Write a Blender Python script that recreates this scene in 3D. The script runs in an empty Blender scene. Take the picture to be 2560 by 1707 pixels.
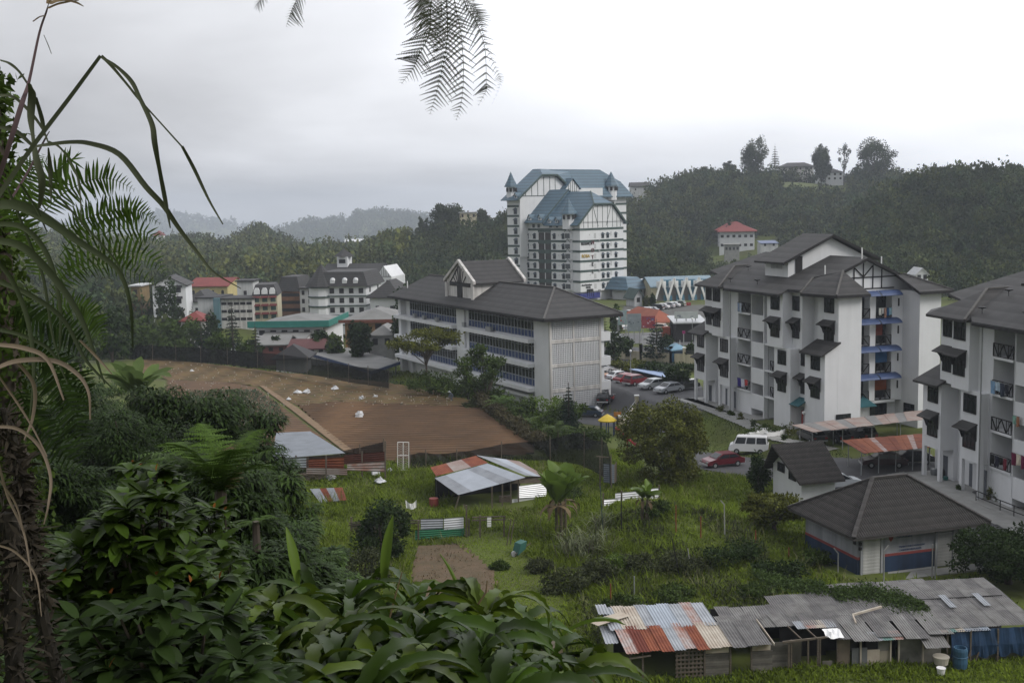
import bpy, math, random
import numpy as np
from math import radians, sin, cos, pi
from mathutils import Vector, Matrix
S = bpy.context.scene
COL = S.collection
# ---------------------------------------------------------------- camera
FPX, CXP, CYP = 2900.0, 1280.0, 853.5
PITCH, ROLL = radians(6.676), -0.0214
cd = bpy.data.cameras.new('camera'); cam = bpy.data.objects.new('camera', cd); COL.objects.link(cam)
cd.sensor_width = 36.0; cd.lens = 36.0 * FPX / 2560.0; cd.clip_start = 0.05; cd.clip_end = 30000
FW = np.array([0, cos(PITCH), -sin(PITCH)]); _r = np.array([1.0, 0, 0]); _u = np.array([0, sin(PITCH), cos(PITCH)])
RT = cos(ROLL) * _r + sin(ROLL) * _u; UP = -sin(ROLL) * _r + cos(ROLL) * _u
m = Matrix.Identity(4)
for i in range(3): m[i][0], m[i][1], m[i][2] = RT[i], UP[i], -FW[i]
cam.matrix_world = m; S.camera = cam
# ---------------------------------------------------------------- world: Nishita sky behind a torn overcast deck
SUN_EL, SUN_AZ = radians(40), radians(112)      # azimuth clockwise from +Y (view direction)
W = bpy.data.worlds.new('World'); S.world = W; W.use_nodes = True
nt = W.node_tree; nt.nodes.clear()
N = nt.nodes.new; Lk = nt.links.new
out = N('ShaderNodeOutputWorld'); bg = N('ShaderNodeBackground'); bg.inputs[1].default_value = 0.1
sky = N('ShaderNodeTexSky'); sky.sky_type = 'NISHITA'; sky.sun_disc = False
sky.sun_elevation = SUN_EL; sky.sun_rotation = SUN_AZ; sky.altitude = 1500
tc = N('ShaderNodeTexCoord')
def wmath(op, a, b=None, c=None):
    n = N('ShaderNodeMath'); n.operation = op
    for i, v in enumerate((a, b, c)):
        if v is None: continue
        if isinstance(v, (int, float)): n.inputs[i].default_value = v
        else: Lk(v, n.inputs[i])
    return n.outputs[0]
sep = N('ShaderNodeSeparateXYZ'); Lk(tc.outputs['Generated'], sep.inputs[0])
X, Y, Z = sep.outputs
# project the direction on a cloud layer, so the deck is a real layer overhead
zc = wmath('ADD', wmath('MAXIMUM', Z, 0.0), 0.16)
cb = N('ShaderNodeCombineXYZ'); Lk(wmath('DIVIDE', X, zc), cb.inputs[0]); Lk(wmath('DIVIDE', Y, zc), cb.inputs[1])
n1 = N('ShaderNodeTexNoise'); n1.inputs['Scale'].default_value = 0.42; n1.inputs['Detail'].default_value = 7; n1.inputs['Roughness'].default_value = 0.5; n1.inputs['Distortion'].default_value = 0.3
Lk(cb.outputs[0], n1.inputs['Vector'])
# glow of the hidden sun: direction dot
sd = Vector((sin(radians(30)) * cos(radians(24)), cos(radians(30)) * cos(radians(24)), sin(radians(24))))
vm = N('ShaderNodeVectorMath'); vm.operation = 'DOT_PRODUCT'; Lk(tc.outputs['Generated'], vm.inputs[0]); vm.inputs[1].default_value = sd
glow = wmath('POWER', wmath('MAXIMUM', vm.outputs['Value'], 0.0), 6.0)
back = wmath('MULTIPLY_ADD', Y, 0.5, 0.5)
base = wmath('MULTIPLY_ADD', n1.outputs['Fac'], 15.0, -1.8)
val = wmath('ADD', base, wmath('MULTIPLY', glow, 12.0))
val = wmath('MULTIPLY', val, wmath('MULTIPLY_ADD', back, 0.35, 0.68))
val = wmath('MULTIPLY', val, wmath('MULTIPLY_ADD', wmath('MAXIMUM', Z, 0.0), 1.3, 0.92))   # an overcast sky is brightest overhead
rgb = N('ShaderNodeCombineColor')
Lk(wmath('MULTIPLY', val, 0.97), rgb.inputs[0]); Lk(wmath('MULTIPLY', val, 0.985), rgb.inputs[1]); Lk(wmath('MULTIPLY', val, 1.03), rgb.inputs[2])
mx = N('ShaderNodeMix'); mx.data_type = 'RGBA'
cov = N('ShaderNodeMapRange'); cov.inputs['From Min'].default_value = 0.16; cov.inputs['From Max'].default_value = 0.30; cov.inputs['To Min'].default_value = 0.85; cov.inputs['To Max'].default_value = 1.0
Lk(n1.outputs['Fac'], cov.inputs[0]); Lk(cov.outputs[0], mx.inputs['Factor']); Lk(sky.outputs[0], mx.inputs['A']); Lk(rgb.outputs[0], mx.inputs['B'])
# below the horizon: dark land
gm = N('ShaderNodeMapRange'); gm.inputs['From Min'].default_value = -0.07; gm.inputs['From Max'].default_value = -0.03; Lk(Z, gm.inputs[0])
mx2 = N('ShaderNodeMix'); mx2.data_type = 'RGBA'; Lk(gm.outputs[0], mx2.inputs['Factor']); mx2.inputs['A'].default_value = (0.6, 0.7, 0.55, 1); Lk(mx.outputs['Result'], mx2.inputs['B'])
Lk(mx2.outputs['Result'], bg.inputs[0]); Lk(bg.outputs[0], out.inputs[0])
# ---------------------------------------------------------------- sun through cloud
ld = bpy.data.lights.new('sun', 'SUN'); ld.energy = 2.2; ld.angle = radians(22); ld.color = (1, 0.96, 0.9)
sun = bpy.data.objects.new('sun', ld); COL.objects.link(sun)
sv = Vector((sin(SUN_AZ) * cos(SUN_EL), cos(SUN_AZ) * cos(SUN_EL), sin(SUN_EL)))
sun.rotation_euler = sv.to_track_quat('Z', 'Y').to_euler(); sun.location = (50, 50, 200)
S.view_settings.view_transform = 'Standard'; S.view_settings.look = 'None'; S.view_settings.exposure = 0.0; S.view_settings.gamma = 1.0
S.view_settings.use_curve_mapping = False
cy = S.cycles; cy.use_denoising = True; cy.max_bounces = 6; cy.diffuse_bounces = 3; cy.glossy_bounces = 2; cy.transmission_bounces = 4; cy.transparent_max_bounces = 12; cy.volume_bounces = 0
cy.sample_clamp_indirect = 4.0
# ---------------------------------------------------------------- helpers
def ray(px, py):
    d = FW + RT * (px - CXP) / FPX - UP * (py - CYP) / FPX
    return d / d[1]
def at(px, py, Yd): return Vector(ray(px, py) * Yd)
def G(px, py, z):
    d = ray(px, py); return Vector(d * (z / d[2]))
def srgb(h):
    f = lambda c: c / 12.92 if c <= .04045 else ((c + .055) / 1.055) ** 2.4
    return tuple(f(int(h[i:i + 2], 16) / 255) for i in (0, 2, 4))
MATS = {}
def mat(name, col, rough=0.8, var=0.25, scale=1.0, col2=None, stretch=(1, 1, 1), spec=0.3, bump=0.0, bscale=None, metal=0.0, coord='pos', courses=None, corr=None, island=0.0, transl=0.0, streak=0.0):
    """procedural surface: base colour broken by noise, optional second colour, streaks, tile courses, corrugation"""
    if name in MATS: return MATS[name]
    M = bpy.data.materials.new(name); M.use_nodes = True; t = M.node_tree; t.nodes.clear()
    n = t.nodes.new; l = t.links.new
    o = n('ShaderNodeOutputMaterial'); p = n('ShaderNodeBsdfPrincipled'); l(p.outputs[0], o.inputs[0])
    p.inputs['Roughness'].default_value = rough; p.inputs['Metallic'].default_value = metal
    p.inputs['Specular IOR Level'].default_value = spec
    g = n('ShaderNodeNewGeometry'); c = n('ShaderNodeTexCoord')
    vec = g.outputs['Position'] if coord == 'pos' else c.outputs['Object']
    mp = n('ShaderNodeMapping'); l(vec, mp.inputs[0]); mp.inputs['Scale'].default_value = stretch
    ns = n('ShaderNodeTexNoise'); ns.inputs['Scale'].default_value = scale; ns.inputs['Detail'].default_value = 6; ns.inputs['Roughness'].default_value = 0.6
    l(mp.outputs[0], ns.inputs['Vector'])
    rp = n('ShaderNodeMapRange'); rp.inputs['From Min'].default_value = 0.3; rp.inputs['From Max'].default_value = 0.7; l(ns.outputs['Fac'], rp.inputs[0])
    mixc = n('ShaderNodeMix'); mixc.data_type = 'RGBA'
    b = col2 if col2 else tuple(x * (1 - var) for x in col)
    mixc.inputs['A'].default_value = (*b, 1); mixc.inputs['B'].default_value = (*col, 1); l(rp.outputs[0], mixc.inputs['Factor'])
    cur = mixc.outputs['Result']
    def mul(cur, fac):
        q = n('ShaderNodeMix'); q.data_type = 'RGBA'; q.blend_type = 'MULTIPLY'; q.inputs['Factor'].default_value = 1
        cc = n('ShaderNodeCombineColor'); [l(fac, cc.inputs[i]) for i in range(3)]
        l(cur, q.inputs['A']); l(cc.outputs[0], q.inputs['B']); return q.outputs['Result']
    if streak:
        m2 = n('ShaderNodeMapping'); l(vec, m2.inputs[0]); m2.inputs['Scale'].default_value = (1.6, 1.6, 0.12)
        s2 = n('ShaderNodeTexNoise'); s2.inputs['Scale'].default_value = 1.0; s2.inputs['Detail'].default_value = 5; l(m2.outputs[0], s2.inputs['Vector'])
        r2 = n('ShaderNodeMapRange'); r2.inputs['From Min'].default_value = 0.35; r2.inputs['From Max'].default_value = 0.62; r2.inputs['To Min'].default_value = 1 - streak; r2.inputs['To Max'].default_value = 1
        l(s2.outputs['Fac'], r2.inputs[0]); cur = mul(cur, r2.outputs[0])
    if island:
        r3 = n('ShaderNodeMapRange'); r3.inputs['To Min'].default_value = 1 - island; r3.inputs['To Max'].default_value = 1 + island
        l(g.outputs['Random Per Island'], r3.inputs[0]); cur = mul(cur, r3.outputs[0])
    hgt = None
    if courses:   # tile courses follow height up the pitch
        wv = n('ShaderNodeTexWave'); wv.wave_type = 'BANDS'; wv.bands_direction = 'Z'; wv.wave_profile = 'SAW'; wv.inputs['Scale'].default_value = courses; wv.inputs['Distortion'].default_value = 0.25; wv.inputs['Detail'].default_value = 2
        l(g.outputs['Position'], wv.inputs['Vector'])
        r4 = n('ShaderNodeMapRange'); r4.inputs['To Min'].default_value = 0.62; r4.inputs['To Max'].default_value = 1.12; l(wv.outputs['Fac'], r4.inputs[0]); cur = mul(cur, r4.outputs[0]); hgt = wv.outputs['Fac']
    l(cur, p.inputs['Base Color'])
    if bump or hgt is not None:
        bp = n('ShaderNodeBump'); bp.inputs['Strength'].default_value = bump or 0.4; bp.inputs['Distance'].default_value = 0.05
        if hgt is None:
            nb = n('ShaderNodeTexNoise'); nb.inputs['Scale'].default_value = bscale or scale * 6; nb.inputs['Detail'].default_value = 4; l(mp.outputs[0], nb.inputs['Vector']); hgt = nb.outputs['Fac']
        l(hgt, bp.inputs['Height']); l(bp.outputs[0], p.inputs['Normal'])
    if transl:
        tr = n('ShaderNodeBsdfTranslucent'); l(cur, tr.inputs[0]); ms = n('ShaderNodeMixShader'); ms.inputs[0].default_value = transl
        l(p.outputs[0], ms.inputs[1]); l(tr.outputs[0], ms.inputs[2]); l(ms.outputs[0], o.inputs[0])
    MATS[name] = M; return M
def tag(o, label=None, cat=None, group=None, kind=None):
    if label: o['label'] = label
    if cat: o['category'] = cat
    if group: o['group'] = group
    if kind: o['kind'] = kind
    return o
def link(name, me, m=None, parent=None):
    o = bpy.data.objects.new(name, me); COL.objects.link(o)
    for x in (m if isinstance(m, (list, tuple)) else [m]):
        if x is not None: me.materials.append(x)
    if parent is not None: o.parent = parent
    return o
def thing(name, label, cat, loc=(0, 0, 0), rz=0.0, group=None):
    o = bpy.data.objects.new(name, None); COL.objects.link(o); o.location = loc; o.rotation_euler = (0, 0, rz)
    o.empty_display_size = 0.3
    return tag(o, label, cat, group)
def kids(o): return [c for c in bpy.data.objects if c.parent == o]
def copytree(o, loc=None, rz=None, label=None, sc=None, _p=None):
    c = o.copy(); COL.objects.link(c); c.parent = _p
    if _p is None:
        if loc is not None: c.location = loc
        if rz is not None: c.rotation_euler = (0, 0, rz)
        if sc is not None: c.scale = sc if isinstance(sc, (tuple, list)) else (sc, sc, sc)
        if label: c['label'] = label
    for k in kids(o): copytree(k, _p=c)
    return c
class MB:
    APART = {'bracket', 'verge', 'hip_tile', 'pilaster', 'porch_window', 'column', 'turret_window', 'small_window', 'vent', 'side_window', 'shop_window', 'side_window', 'stair_glazing', 'gallery_post', 'bumper', 'edge_board', 'rear_window'}
    def __init__(s): s.v = []; s.f = []; s.mi = []; s.m = 0; s.pc = []
    def add(s, vs, fs):
        b = len(s.v); s.pc.append((b, len(s.f))); s.v += [tuple(map(float, x)) for x in vs]; s.f += [tuple(i + b for i in f) for f in fs]; s.mi += [s.m] * len(fs); return s
    def poly(s, pts): return s.add(pts, [tuple(range(len(pts)))])
    def box(s, x0, x1, y0, y1, z0, z1):
        if x0 > x1: x0, x1 = x1, x0
        if y0 > y1: y0, y1 = y1, y0
        if z0 > z1: z0, z1 = z1, z0
        return s.add([(x0, y0, z0), (x1, y0, z0), (x1, y1, z0), (x0, y1, z0), (x0, y0, z1), (x1, y0, z1), (x1, y1, z1), (x0, y1, z1)],
                     [(0, 3, 2, 1), (4, 5, 6, 7), (0, 1, 5, 4), (1, 2, 6, 5), (2, 3, 7, 6), (3, 0, 4, 7)])
    def extr(s, pts, vec):
        n = len(pts); q = [tuple(p[i] + vec[i] for i in range(3)) for p in pts]
        return s.add(list(pts) + q, [tuple(range(n))[::-1], tuple(range(n, 2 * n))] + [(i, (i + 1) % n, n + (i + 1) % n, n + i) for i in range(n)])
    def slab(s, pts, t=0.22): return s.extr(pts, (0, 0, -t))
    def bar(s, a, b, w=0.06, h=None):
        a, b = Vector(a), Vector(b); d = (b - a)
        if d.length < 1e-6: return s
        d.normalize(); up = Vector((0, 0, 1)) if abs(d.z) < .95 else Vector((1, 0, 0))
        x = d.cross(up).normalized() * (w / 2); y = d.cross(x).normalized() * ((h or w) / 2)
        return s.add([a - x - y, a + x - y, a + x + y, a - x + y, b - x - y, b + x - y, b + x + y, b - x + y],
                     [(0, 3, 2, 1), (4, 5, 6, 7), (0, 1, 5, 4), (1, 2, 6, 5), (2, 3, 7, 6), (3, 0, 4, 7)])
    def tube(s, pts, rad, n=6, cap=True):
        pts = [Vector(p) for p in pts]; k = len(pts)
        if not hasattr(rad, '__len__'): rad = [rad] * k
        vs = []; prev = None
        for i, p in enumerate(pts):
            d = (pts[min(i + 1, k - 1)] - pts[max(i - 1, 0)])
            d = d.normalized() if d.length > 1e-9 else Vector((0, 0, 1))
            if prev is None:
                prev = d.cross(Vector((0, 0, 1)) if abs(d.z) < .9 else Vector((1, 0, 0))).normalized()
            x = (prev - d * prev.dot(d)).normalized(); prev = x; y = d.cross(x)
            for j in range(n):
                a = 2 * pi * j / n; vs.append(p + (x * cos(a) + y * sin(a)) * rad[i])
        fs = [(i * n + j, i * n + (j + 1) % n, (i + 1) * n + (j + 1) % n, (i + 1) * n + j) for i in range(k - 1) for j in range(n)]
        if cap: fs += [tuple(range(n))[::-1], tuple((k - 1) * n + j for j in range(n))]
        return s.add(vs, fs)
    def cone(s, c, r0, r1, z0, z1, n=12):
        return s.tube([(c[0], c[1], z0), (c[0], c[1], z1)], [r0, max(r1, 0.001)], n)
    def lathe(s, c, prof, n=12):
        vs = []; k = len(prof)
        for r, z in prof:
            for j in range(n): a = 2 * pi * j / n; vs.append((c[0] + r * cos(a), c[1] + r * sin(a), c[2] + z))
        fs = [(i * n + j, i * n + (j + 1) % n, (i + 1) * n + (j + 1) % n, (i + 1) * n + j) for i in range(k - 1) for j in range(n)]
        return s.add(vs, fs + [tuple(range(n))[::-1], tuple((k - 1) * n + j for j in range(n))])
    def corr(s, o, u, w, L, Wd, pitch=0.16, amp=0.025, th=0.0, tear=None):
        """corrugated sheet from corner o, ribs along u (length L), waves across w (width Wd)"""
        o, u, w = Vector(o), Vector(u).normalized(), Vector(w).normalized(); nrm = w.cross(u).normalized()
        if nrm.z < 0: nrm = -nrm
        k = max(2, int(Wd / pitch * 4)); vs = []
        for i in range(k + 1):
            a = o + w * (Wd * i / k) + nrm * amp * sin(i * pi / 2 + .78)
            vs += [a, a + u * L * .5 , a + u * L]
        return s.add(vs, [(i * 3 + j, i * 3 + 3 + j, i * 3 + 4 + j, i * 3 + 1 + j) for i in range(k) for j in (0, 1)])
    def build(s, name, m=None, parent=None, smooth=False):
        if name in s.APART and len(s.pc) > 1:      # pieces that are countable become parts of their own
            o = None; pc = s.pc + [(len(s.v), len(s.f))]
            for (v0, f0), (v1, f1) in zip(pc, pc[1:]):
                q = MB(); q.add(s.v[v0:v1], [tuple(i - v0 for i in f) for f in s.f[f0:f1]]); q.pc = q.pc[:1]; o = q.build(name, m, parent, smooth)
            return o
        me = bpy.data.meshes.new(name); me.from_pydata(s.v, [], s.f)
        o = link(name, me, m, parent)
        if any(s.mi): me.polygons.foreach_set('material_index', s.mi)
        if smooth: me.polygons.foreach_set('use_smooth', [True] * len(me.polygons))
        me.update(); return o
def np_mesh(name, V, F, m=None, parent=None, smooth=False):
    me = bpy.data.meshes.new(name); V = np.asarray(V, np.float32); F = np.asarray(F, np.int32); k = F.shape[1]
    me.vertices.add(len(V)); me.vertices.foreach_set('co', V.ravel())
    me.loops.add(F.size); me.loops.foreach_set('vertex_index', F.ravel())
    me.polygons.add(len(F)); me.polygons.foreach_set('loop_start', np.arange(len(F), dtype=np.int32) * k)
    try: me.polygons.foreach_set('loop_total', np.full(len(F), k, np.int32))
    except Exception: pass
    if smooth: me.polygons.foreach_set('use_smooth', np.ones(len(F), bool))
    me.update(calc_edges=True); me.validate()
    return link(name, me, m, parent)
def unit(a): return a / (np.linalg.norm(a, axis=-1, keepdims=True) + 1e-9)
def leaves(rng, P, L, W, outward=None, ob=0.6, droop=0.2, fold=0.15, tang=0.):
    """bent leaf quads (two per leaf, folded along the midrib is too heavy: one diamond) at points P"""
    n = len(P); d = unit(rng.normal(size=(n, 3)))
    if outward is not None: d = unit(d * (1 - ob) + unit(outward) * ob)
    d[:, 2] -= droop; d = unit(d)
    r = unit(rng.normal(size=(n, 3)))
    if tang and outward is not None:      # lay most leaves on the clump's surface, as foliage facing the light does
        o_ = unit(unit(outward) + rng.normal(size=(n, 3)) * .35); k = rng.random(n) < tang; dt = unit(np.cross(o_, r)); dt[:, 2] -= droop * .6; dt = unit(dt)
        d = np.where(k[:, None], dt, d); r = np.where(k[:, None], o_, r)
    s = unit(np.cross(d, r)); nn = np.cross(s, d)
    Ls = (L * rng.uniform(.65, 1.35, n))[:, None]; Ws = (W * rng.uniform(.7, 1.3, n))[:, None]
    a = P; b = P + d * Ls * .45 + s * Ws * .5 - nn * Ls * fold * .3; c = P + d * Ls - nn * Ls * fold; e = P + d * Ls * .45 - s * Ws * .5 - nn * Ls * fold * .3
    V = np.stack([a, b, c, e], 1).reshape(-1, 3); F = np.arange(4 * n).reshape(n, 4)
    return V, F
def cat_vf(parts):
    Vs, Fs, b = [], [], 0
    for V, F in parts: Vs.append(V); Fs.append(F + b); b += len(V)
    return np.concatenate(Vs), np.concatenate(Fs)
def blob_pts(rng, n, c, r, shell=0.75):
    d = unit(rng.normal(size=(n, 3))); rr = (shell + (1 - shell) * rng.random(n)) if shell < 1 else np.ones(n)
    rr = np.where(rng.random(n) < .25, rng.random(n) ** .33, rr)
    return np.asarray(c) + d * np.asarray(r) * rr[:, None], d
def crown_vf(rng, c, R, K, n, L, W, cl=0.38, flat=1.0, droop=0.2, ob=.6, top=False):
    """crown: K leaf clumps spread over an ellipsoid R around c, each with n leaves; gaps between clumps"""
    parts = []; c = np.asarray(c, float); R = np.asarray(R, float)
    D = unit(rng.normal(size=(K, 3)))
    if top: D[:, 2] = np.abs(D[:, 2])
    cc = c + D * R * rng.uniform(.45, 1.0, (K, 1))
    for q in range(K):
        r = R * cl * rng.uniform(.6, 1.35) * np.array([1, 1, flat])
        P, d = blob_pts(rng, n, cc[q], r, .6)
        parts.append(leaves(rng, P, L, W, outward=d + [0, 0, .35], ob=ob, droop=droop, tang=.7))
    return cat_vf(parts), cc
# ---------------------------------------------------------------- materials
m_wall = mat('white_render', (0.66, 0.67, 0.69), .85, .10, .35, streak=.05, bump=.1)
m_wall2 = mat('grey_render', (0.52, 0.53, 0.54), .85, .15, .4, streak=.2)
m_wallw = mat('stained_white_render', (0.62, 0.60, 0.58), .9, .22, .5, streak=.35)
m_tile = mat('dark_roof_tile', (0.050, 0.048, 0.048), .75, .35, .9, courses=.55)
m_tile2 = mat('near_roof_tile', (0.062, 0.057, 0.055), .8, .4, 2.2, courses=.9)
m_ridge = mat('ridge_mortar', (0.12, 0.115, 0.11), .9, .4, 3)
m_dark = mat('dark_timber', (0.018, 0.017, 0.018), .7, .3, 2)
m_glass = mat('window_glass', (0.018, 0.022, 0.028), .12, .5, .3, spec=.5)
m_green = mat('dark_green_band', (0.055, 0.085, 0.078), .7, .2, 1)
m_broof = mat('blue_metal_roof', (0.075, 0.135, 0.185), .55, .18, .25, spec=.4, courses=.35)
m_blue = mat('blue_panel', (0.03, 0.06, 0.16), .5, .3, 1)
m_awn = mat('blue_awning_sheet', (0.05, 0.08, 0.18), .5, .25, 1)
m_teal = mat('teal_sheet', (0.03, 0.11, 0.13), .6, .3, 1)
m_conc = mat('concrete', (0.30, 0.30, 0.29), .9, .3, .7, bump=.2)
m_asph = mat('asphalt', (0.085, 0.085, 0.09), .9, .25, .35, bump=.15, bscale=8)
m_cream = mat('cream_paint', (0.55, 0.50, 0.36), .85, .15, .6, streak=.2)
m_wood = mat('weathered_wood', (0.14, 0.115, 0.09), .9, .5, 3, stretch=(1, 1, 6))
m_metal = mat('grey_metal', (0.35, 0.36, 0.37), .45, .2, 2, metal=.4)
m_bark = mat('bark', (0.075, 0.06, 0.048), .9, .4, 4)
m_black = mat('black_rubber', (0.012, 0.012, 0.013), .8, .2, 3)
m_red = mat('red_paint', (0.30, 0.03, 0.03), .5, .2, 1)
m_yel = mat('yellow_paint', (0.62, 0.45, 0.04), .5, .2, 1)
m_white = mat('white_paint', (0.75, 0.75, 0.75), .5, .08, 1)
m_orange = mat('orange_wall', (0.36, 0.21, 0.09), .85, .2, .6, streak=.2)
m_zinc = mat('zinc_sheet', (0.34, 0.36, 0.39), .5, .25, .8, col2=(0.21, 0.22, 0.24), spec=.4, metal=.25)
m_rust = mat('rusty_sheet', (0.24, 0.075, 0.035), .85, .4, 1.3, col2=(0.13, 0.035, 0.022), island=.2)
m_rustz = mat('half_rusted_sheet', (0.38, 0.38, 0.38), .7, .4, 1.1, col2=(0.26, 0.09, 0.05))
m_asb = mat('grey_fibre_sheet', (0.17, 0.165, 0.165), .9, .35, 1.6, col2=(0.10, 0.095, 0.095), island=.15)
m_tarp = mat('blue_tarp', (0.018, 0.05, 0.115), .6, .5, 1.8)
m_net = mat('black_shade_net', (0.012, 0.013, 0.013), .9, .3, 2)
_t = m_net.node_tree; _a = _t.nodes.new('ShaderNodeBsdfTransparent'); _x = _t.nodes.new('ShaderNodeMixShader'); _x.inputs[0].default_value = .14; _p = [q for q in _t.nodes if q.type == 'BSDF_PRINCIPLED'][0]; _o = [q for q in _t.nodes if q.type == 'OUTPUT_MATERIAL'][0]
_t.links.new(_p.outputs[0], _x.inputs[1]); _t.links.new(_a.outputs[0], _x.inputs[2]); _t.links.new(_x.outputs[0], _o.inputs[0])   # an open weave lets some light through
def tintmat(n, c):
    M = leafmat(n, c, .28, .35, .1, .1, .8, .05); t = M.node_tree; p = [q for q in t.nodes if q.type == 'BSDF_PRINCIPLED'][0]; tr = [q for q in t.nodes if q.type == 'BSDF_TRANSLUCENT'][0]; a = t.nodes.new('ShaderNodeAttribute'); a.attribute_name = 'tint'; m = t.nodes.new('ShaderNodeMix'); m.data_type = 'RGBA'; m.blend_type = 'MULTIPLY'; m.inputs['Factor'].default_value = 1
    t.links.new(p.inputs['Base Color'].links[0].from_socket, m.inputs['A']); t.links.new(a.outputs['Color'], m.inputs['B']); t.links.new(m.outputs['Result'], p.inputs['Base Color']); t.links.new(m.outputs['Result'], tr.inputs[0]); return M
def leafmat(n, c, isl=.45, v=.35, sc=.25, tr=.25, rough=.6, spec=.10): return mat(n, c, rough, v, sc, island=isl, transl=tr, spec=spec)
l_far = leafmat('forest_leaf', (0.060, 0.078, 0.032), .28, .72, .07, .1, .8, .05)
l_mid = leafmat('tree_leaf', (0.055, 0.088, 0.016), .5, .45, .3)
l_dark = leafmat('dark_leaf', (0.026, 0.048, 0.010), .5, .45, .4)
l_olive = leafmat('olive_leaf', (0.095, 0.105, 0.016), .5, .4, .6)
l_lime = leafmat('lime_leaf', (0.100, 0.160, 0.020), .35, .3, 1.0, .35, .45, .2)
l_fern = leafmat('fern_leaf', (0.066, 0.115, 0.020), .4, .35, 1.0)
l_gloss = leafmat('glossy_leaf', (0.044, 0.084, 0.009), .6, .5, 3.0, .3, .40, .14)
l_shrub = leafmat('shrub_leaf', (0.040, 0.072, 0.009), .65, .5, 3.0, .25, .45, .10)
l_red = leafmat('young_red_leaf', (0.20, 0.075, 0.018), .5, .3, 2, .3)
l_dry = leafmat('dry_leaf', (0.17, 0.125, 0.07), .4, .3, 2, .15)
l_reed = leafmat('reed_leaf', (0.075, 0.085, 0.05), .3, .4, 3, .15)
l_cyp = leafmat('conifer_needles', (0.020, 0.038, 0.024), .4, .3, .5, .05, .7)
l_weed = leafmat('weed_leaf', (0.055, 0.066, 0.026), .5, .4, .3)
# ---------------------------------------------------------------- terrain height
def ss(a, b, x): t = np.clip((np.asarray(x, float) - a) / (b - a), 0, 1); return t * t * (3 - 2 * t)
EX = [-62, -38, -20, -7, 2, 4]; EY = [203, 183, 170, 157, 124, 112]
HILLS = {
 'far': (5200, 3600, 0, [(-600, 560), (0, 572), (200, 565), (300, 556), (350, 545), (396, 540), (453, 547), (520, 556), (587, 564), (640, 573), (760, 600)]),
 'hazy': (3300, 1900, 8, [(600, 600), (690, 576), (740, 562), (800, 552), (860, 547), (900, 534), (960, 530), (1010, 532), (1060, 540), (1120, 550), (1300, 565)]),
 'town': (880, 480, 5, [(-900, 560), (0, 590), (200, 598), (340, 605), (420, 598), (480, 600), (560, 612), (600, 597), (650, 585), (680, 590), (720, 615), (800, 640), (880, 672), (950, 700), (1000, 760)]),
 'mid': (540, 400, 3, [(820, 740), (880, 680), (930, 640), (980, 610), (1040, 582), (1080, 560), (1110, 552), (1150, 550), (1190, 565), (1230, 578), (1280, 566), (1350, 556), (1500, 530), (1600, 505)]),
 'rear': (700, 450, 3, [(1450, 530), (1540, 508), (1600, 492), (1660, 478), (1720, 468), (1790, 452), (1860, 440), (1950, 438), (2050, 440), (2120, 445), (2200, 455), (2260, 465), (2400, 480), (2700, 500)]),
 'near': (470, 300, 3, [(1960, 720), (2010, 680), (2060, 630), (2120, 575), (2170, 530), (2230, 502), (2300, 485), (2360, 472), (2420, 458), (2480, 442), (2560, 428), (2800, 410), (3600, 400)]),
}
HT = {}
for k_, (yc, yf, th, pts) in HILLS.items():
    r_ = np.array([ray(*p) for p in pts]); HT[k_] = (yc, yf, th, r_[:, 0], r_[:, 2])
def hill_z(k, x, y):
    yc, yf, th, tx, e = HT[k]; zb = -30.0 - .08 * np.maximum(0, np.hypot(x, y) - 700); t = x / np.maximum(y, 1.0)
    zc = np.interp(t, tx, e) * yc - th
    edge = np.clip((t - tx[0]) / .03, 0, 1) * np.clip((tx[-1] - t) / .03, 0, 1)
    up = ss(0, 1, (y - yf) / (yc - yf)); dn = 1 - ss(yc, yc * 1.5, y)
    zz = zb + (zc - zb) * np.minimum(up, np.where(y > yc, dn, 1)) * edge
    return np.where((y > yf * .98), zz, -99.)
def flat_z(x, y):
    ye = np.interp(x, EX, EY)
    fieldz = np.interp(y, [88, 108, 200], [-26, -25.5, -25.5])
    leftfar = -28.6 - 4.4 * ss(205, 265, y)
    a = np.where(x < 4, fieldz + (leftfar - fieldz) * ss(0, 5, y - ye), np.interp(y, [90, 110, 140, 155], [-26, -26.6, -28.2, -28.6]))
    rightz = np.interp(y, [90, 110, 140, 155, 250, 300], [-26, -26.6, -28.2, -28.6, -28.6, -26.8])
    w = ss(0, 5, x - np.interp(y, [100, 124, 157, 170, 210, 260], [4, 2, -2, -8, -14, -14]))
    a = a * (1 - w) + rightz * w
    apt = ss(-4.5, -1, x - (26 - .34 * (y - 133))) * (1 - ss(165, 185, y))
    a = a * (1 - apt) + (-26.0) * apt
    return a - .08 * np.maximum(np.hypot(x, y) - 700, 0)
def lump(x, y): return .5 * np.sin(x * .21 + 1.3 * np.sin(y * .13)) * np.cos(y * .17 + .7 * np.sin(x * .11))
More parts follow.
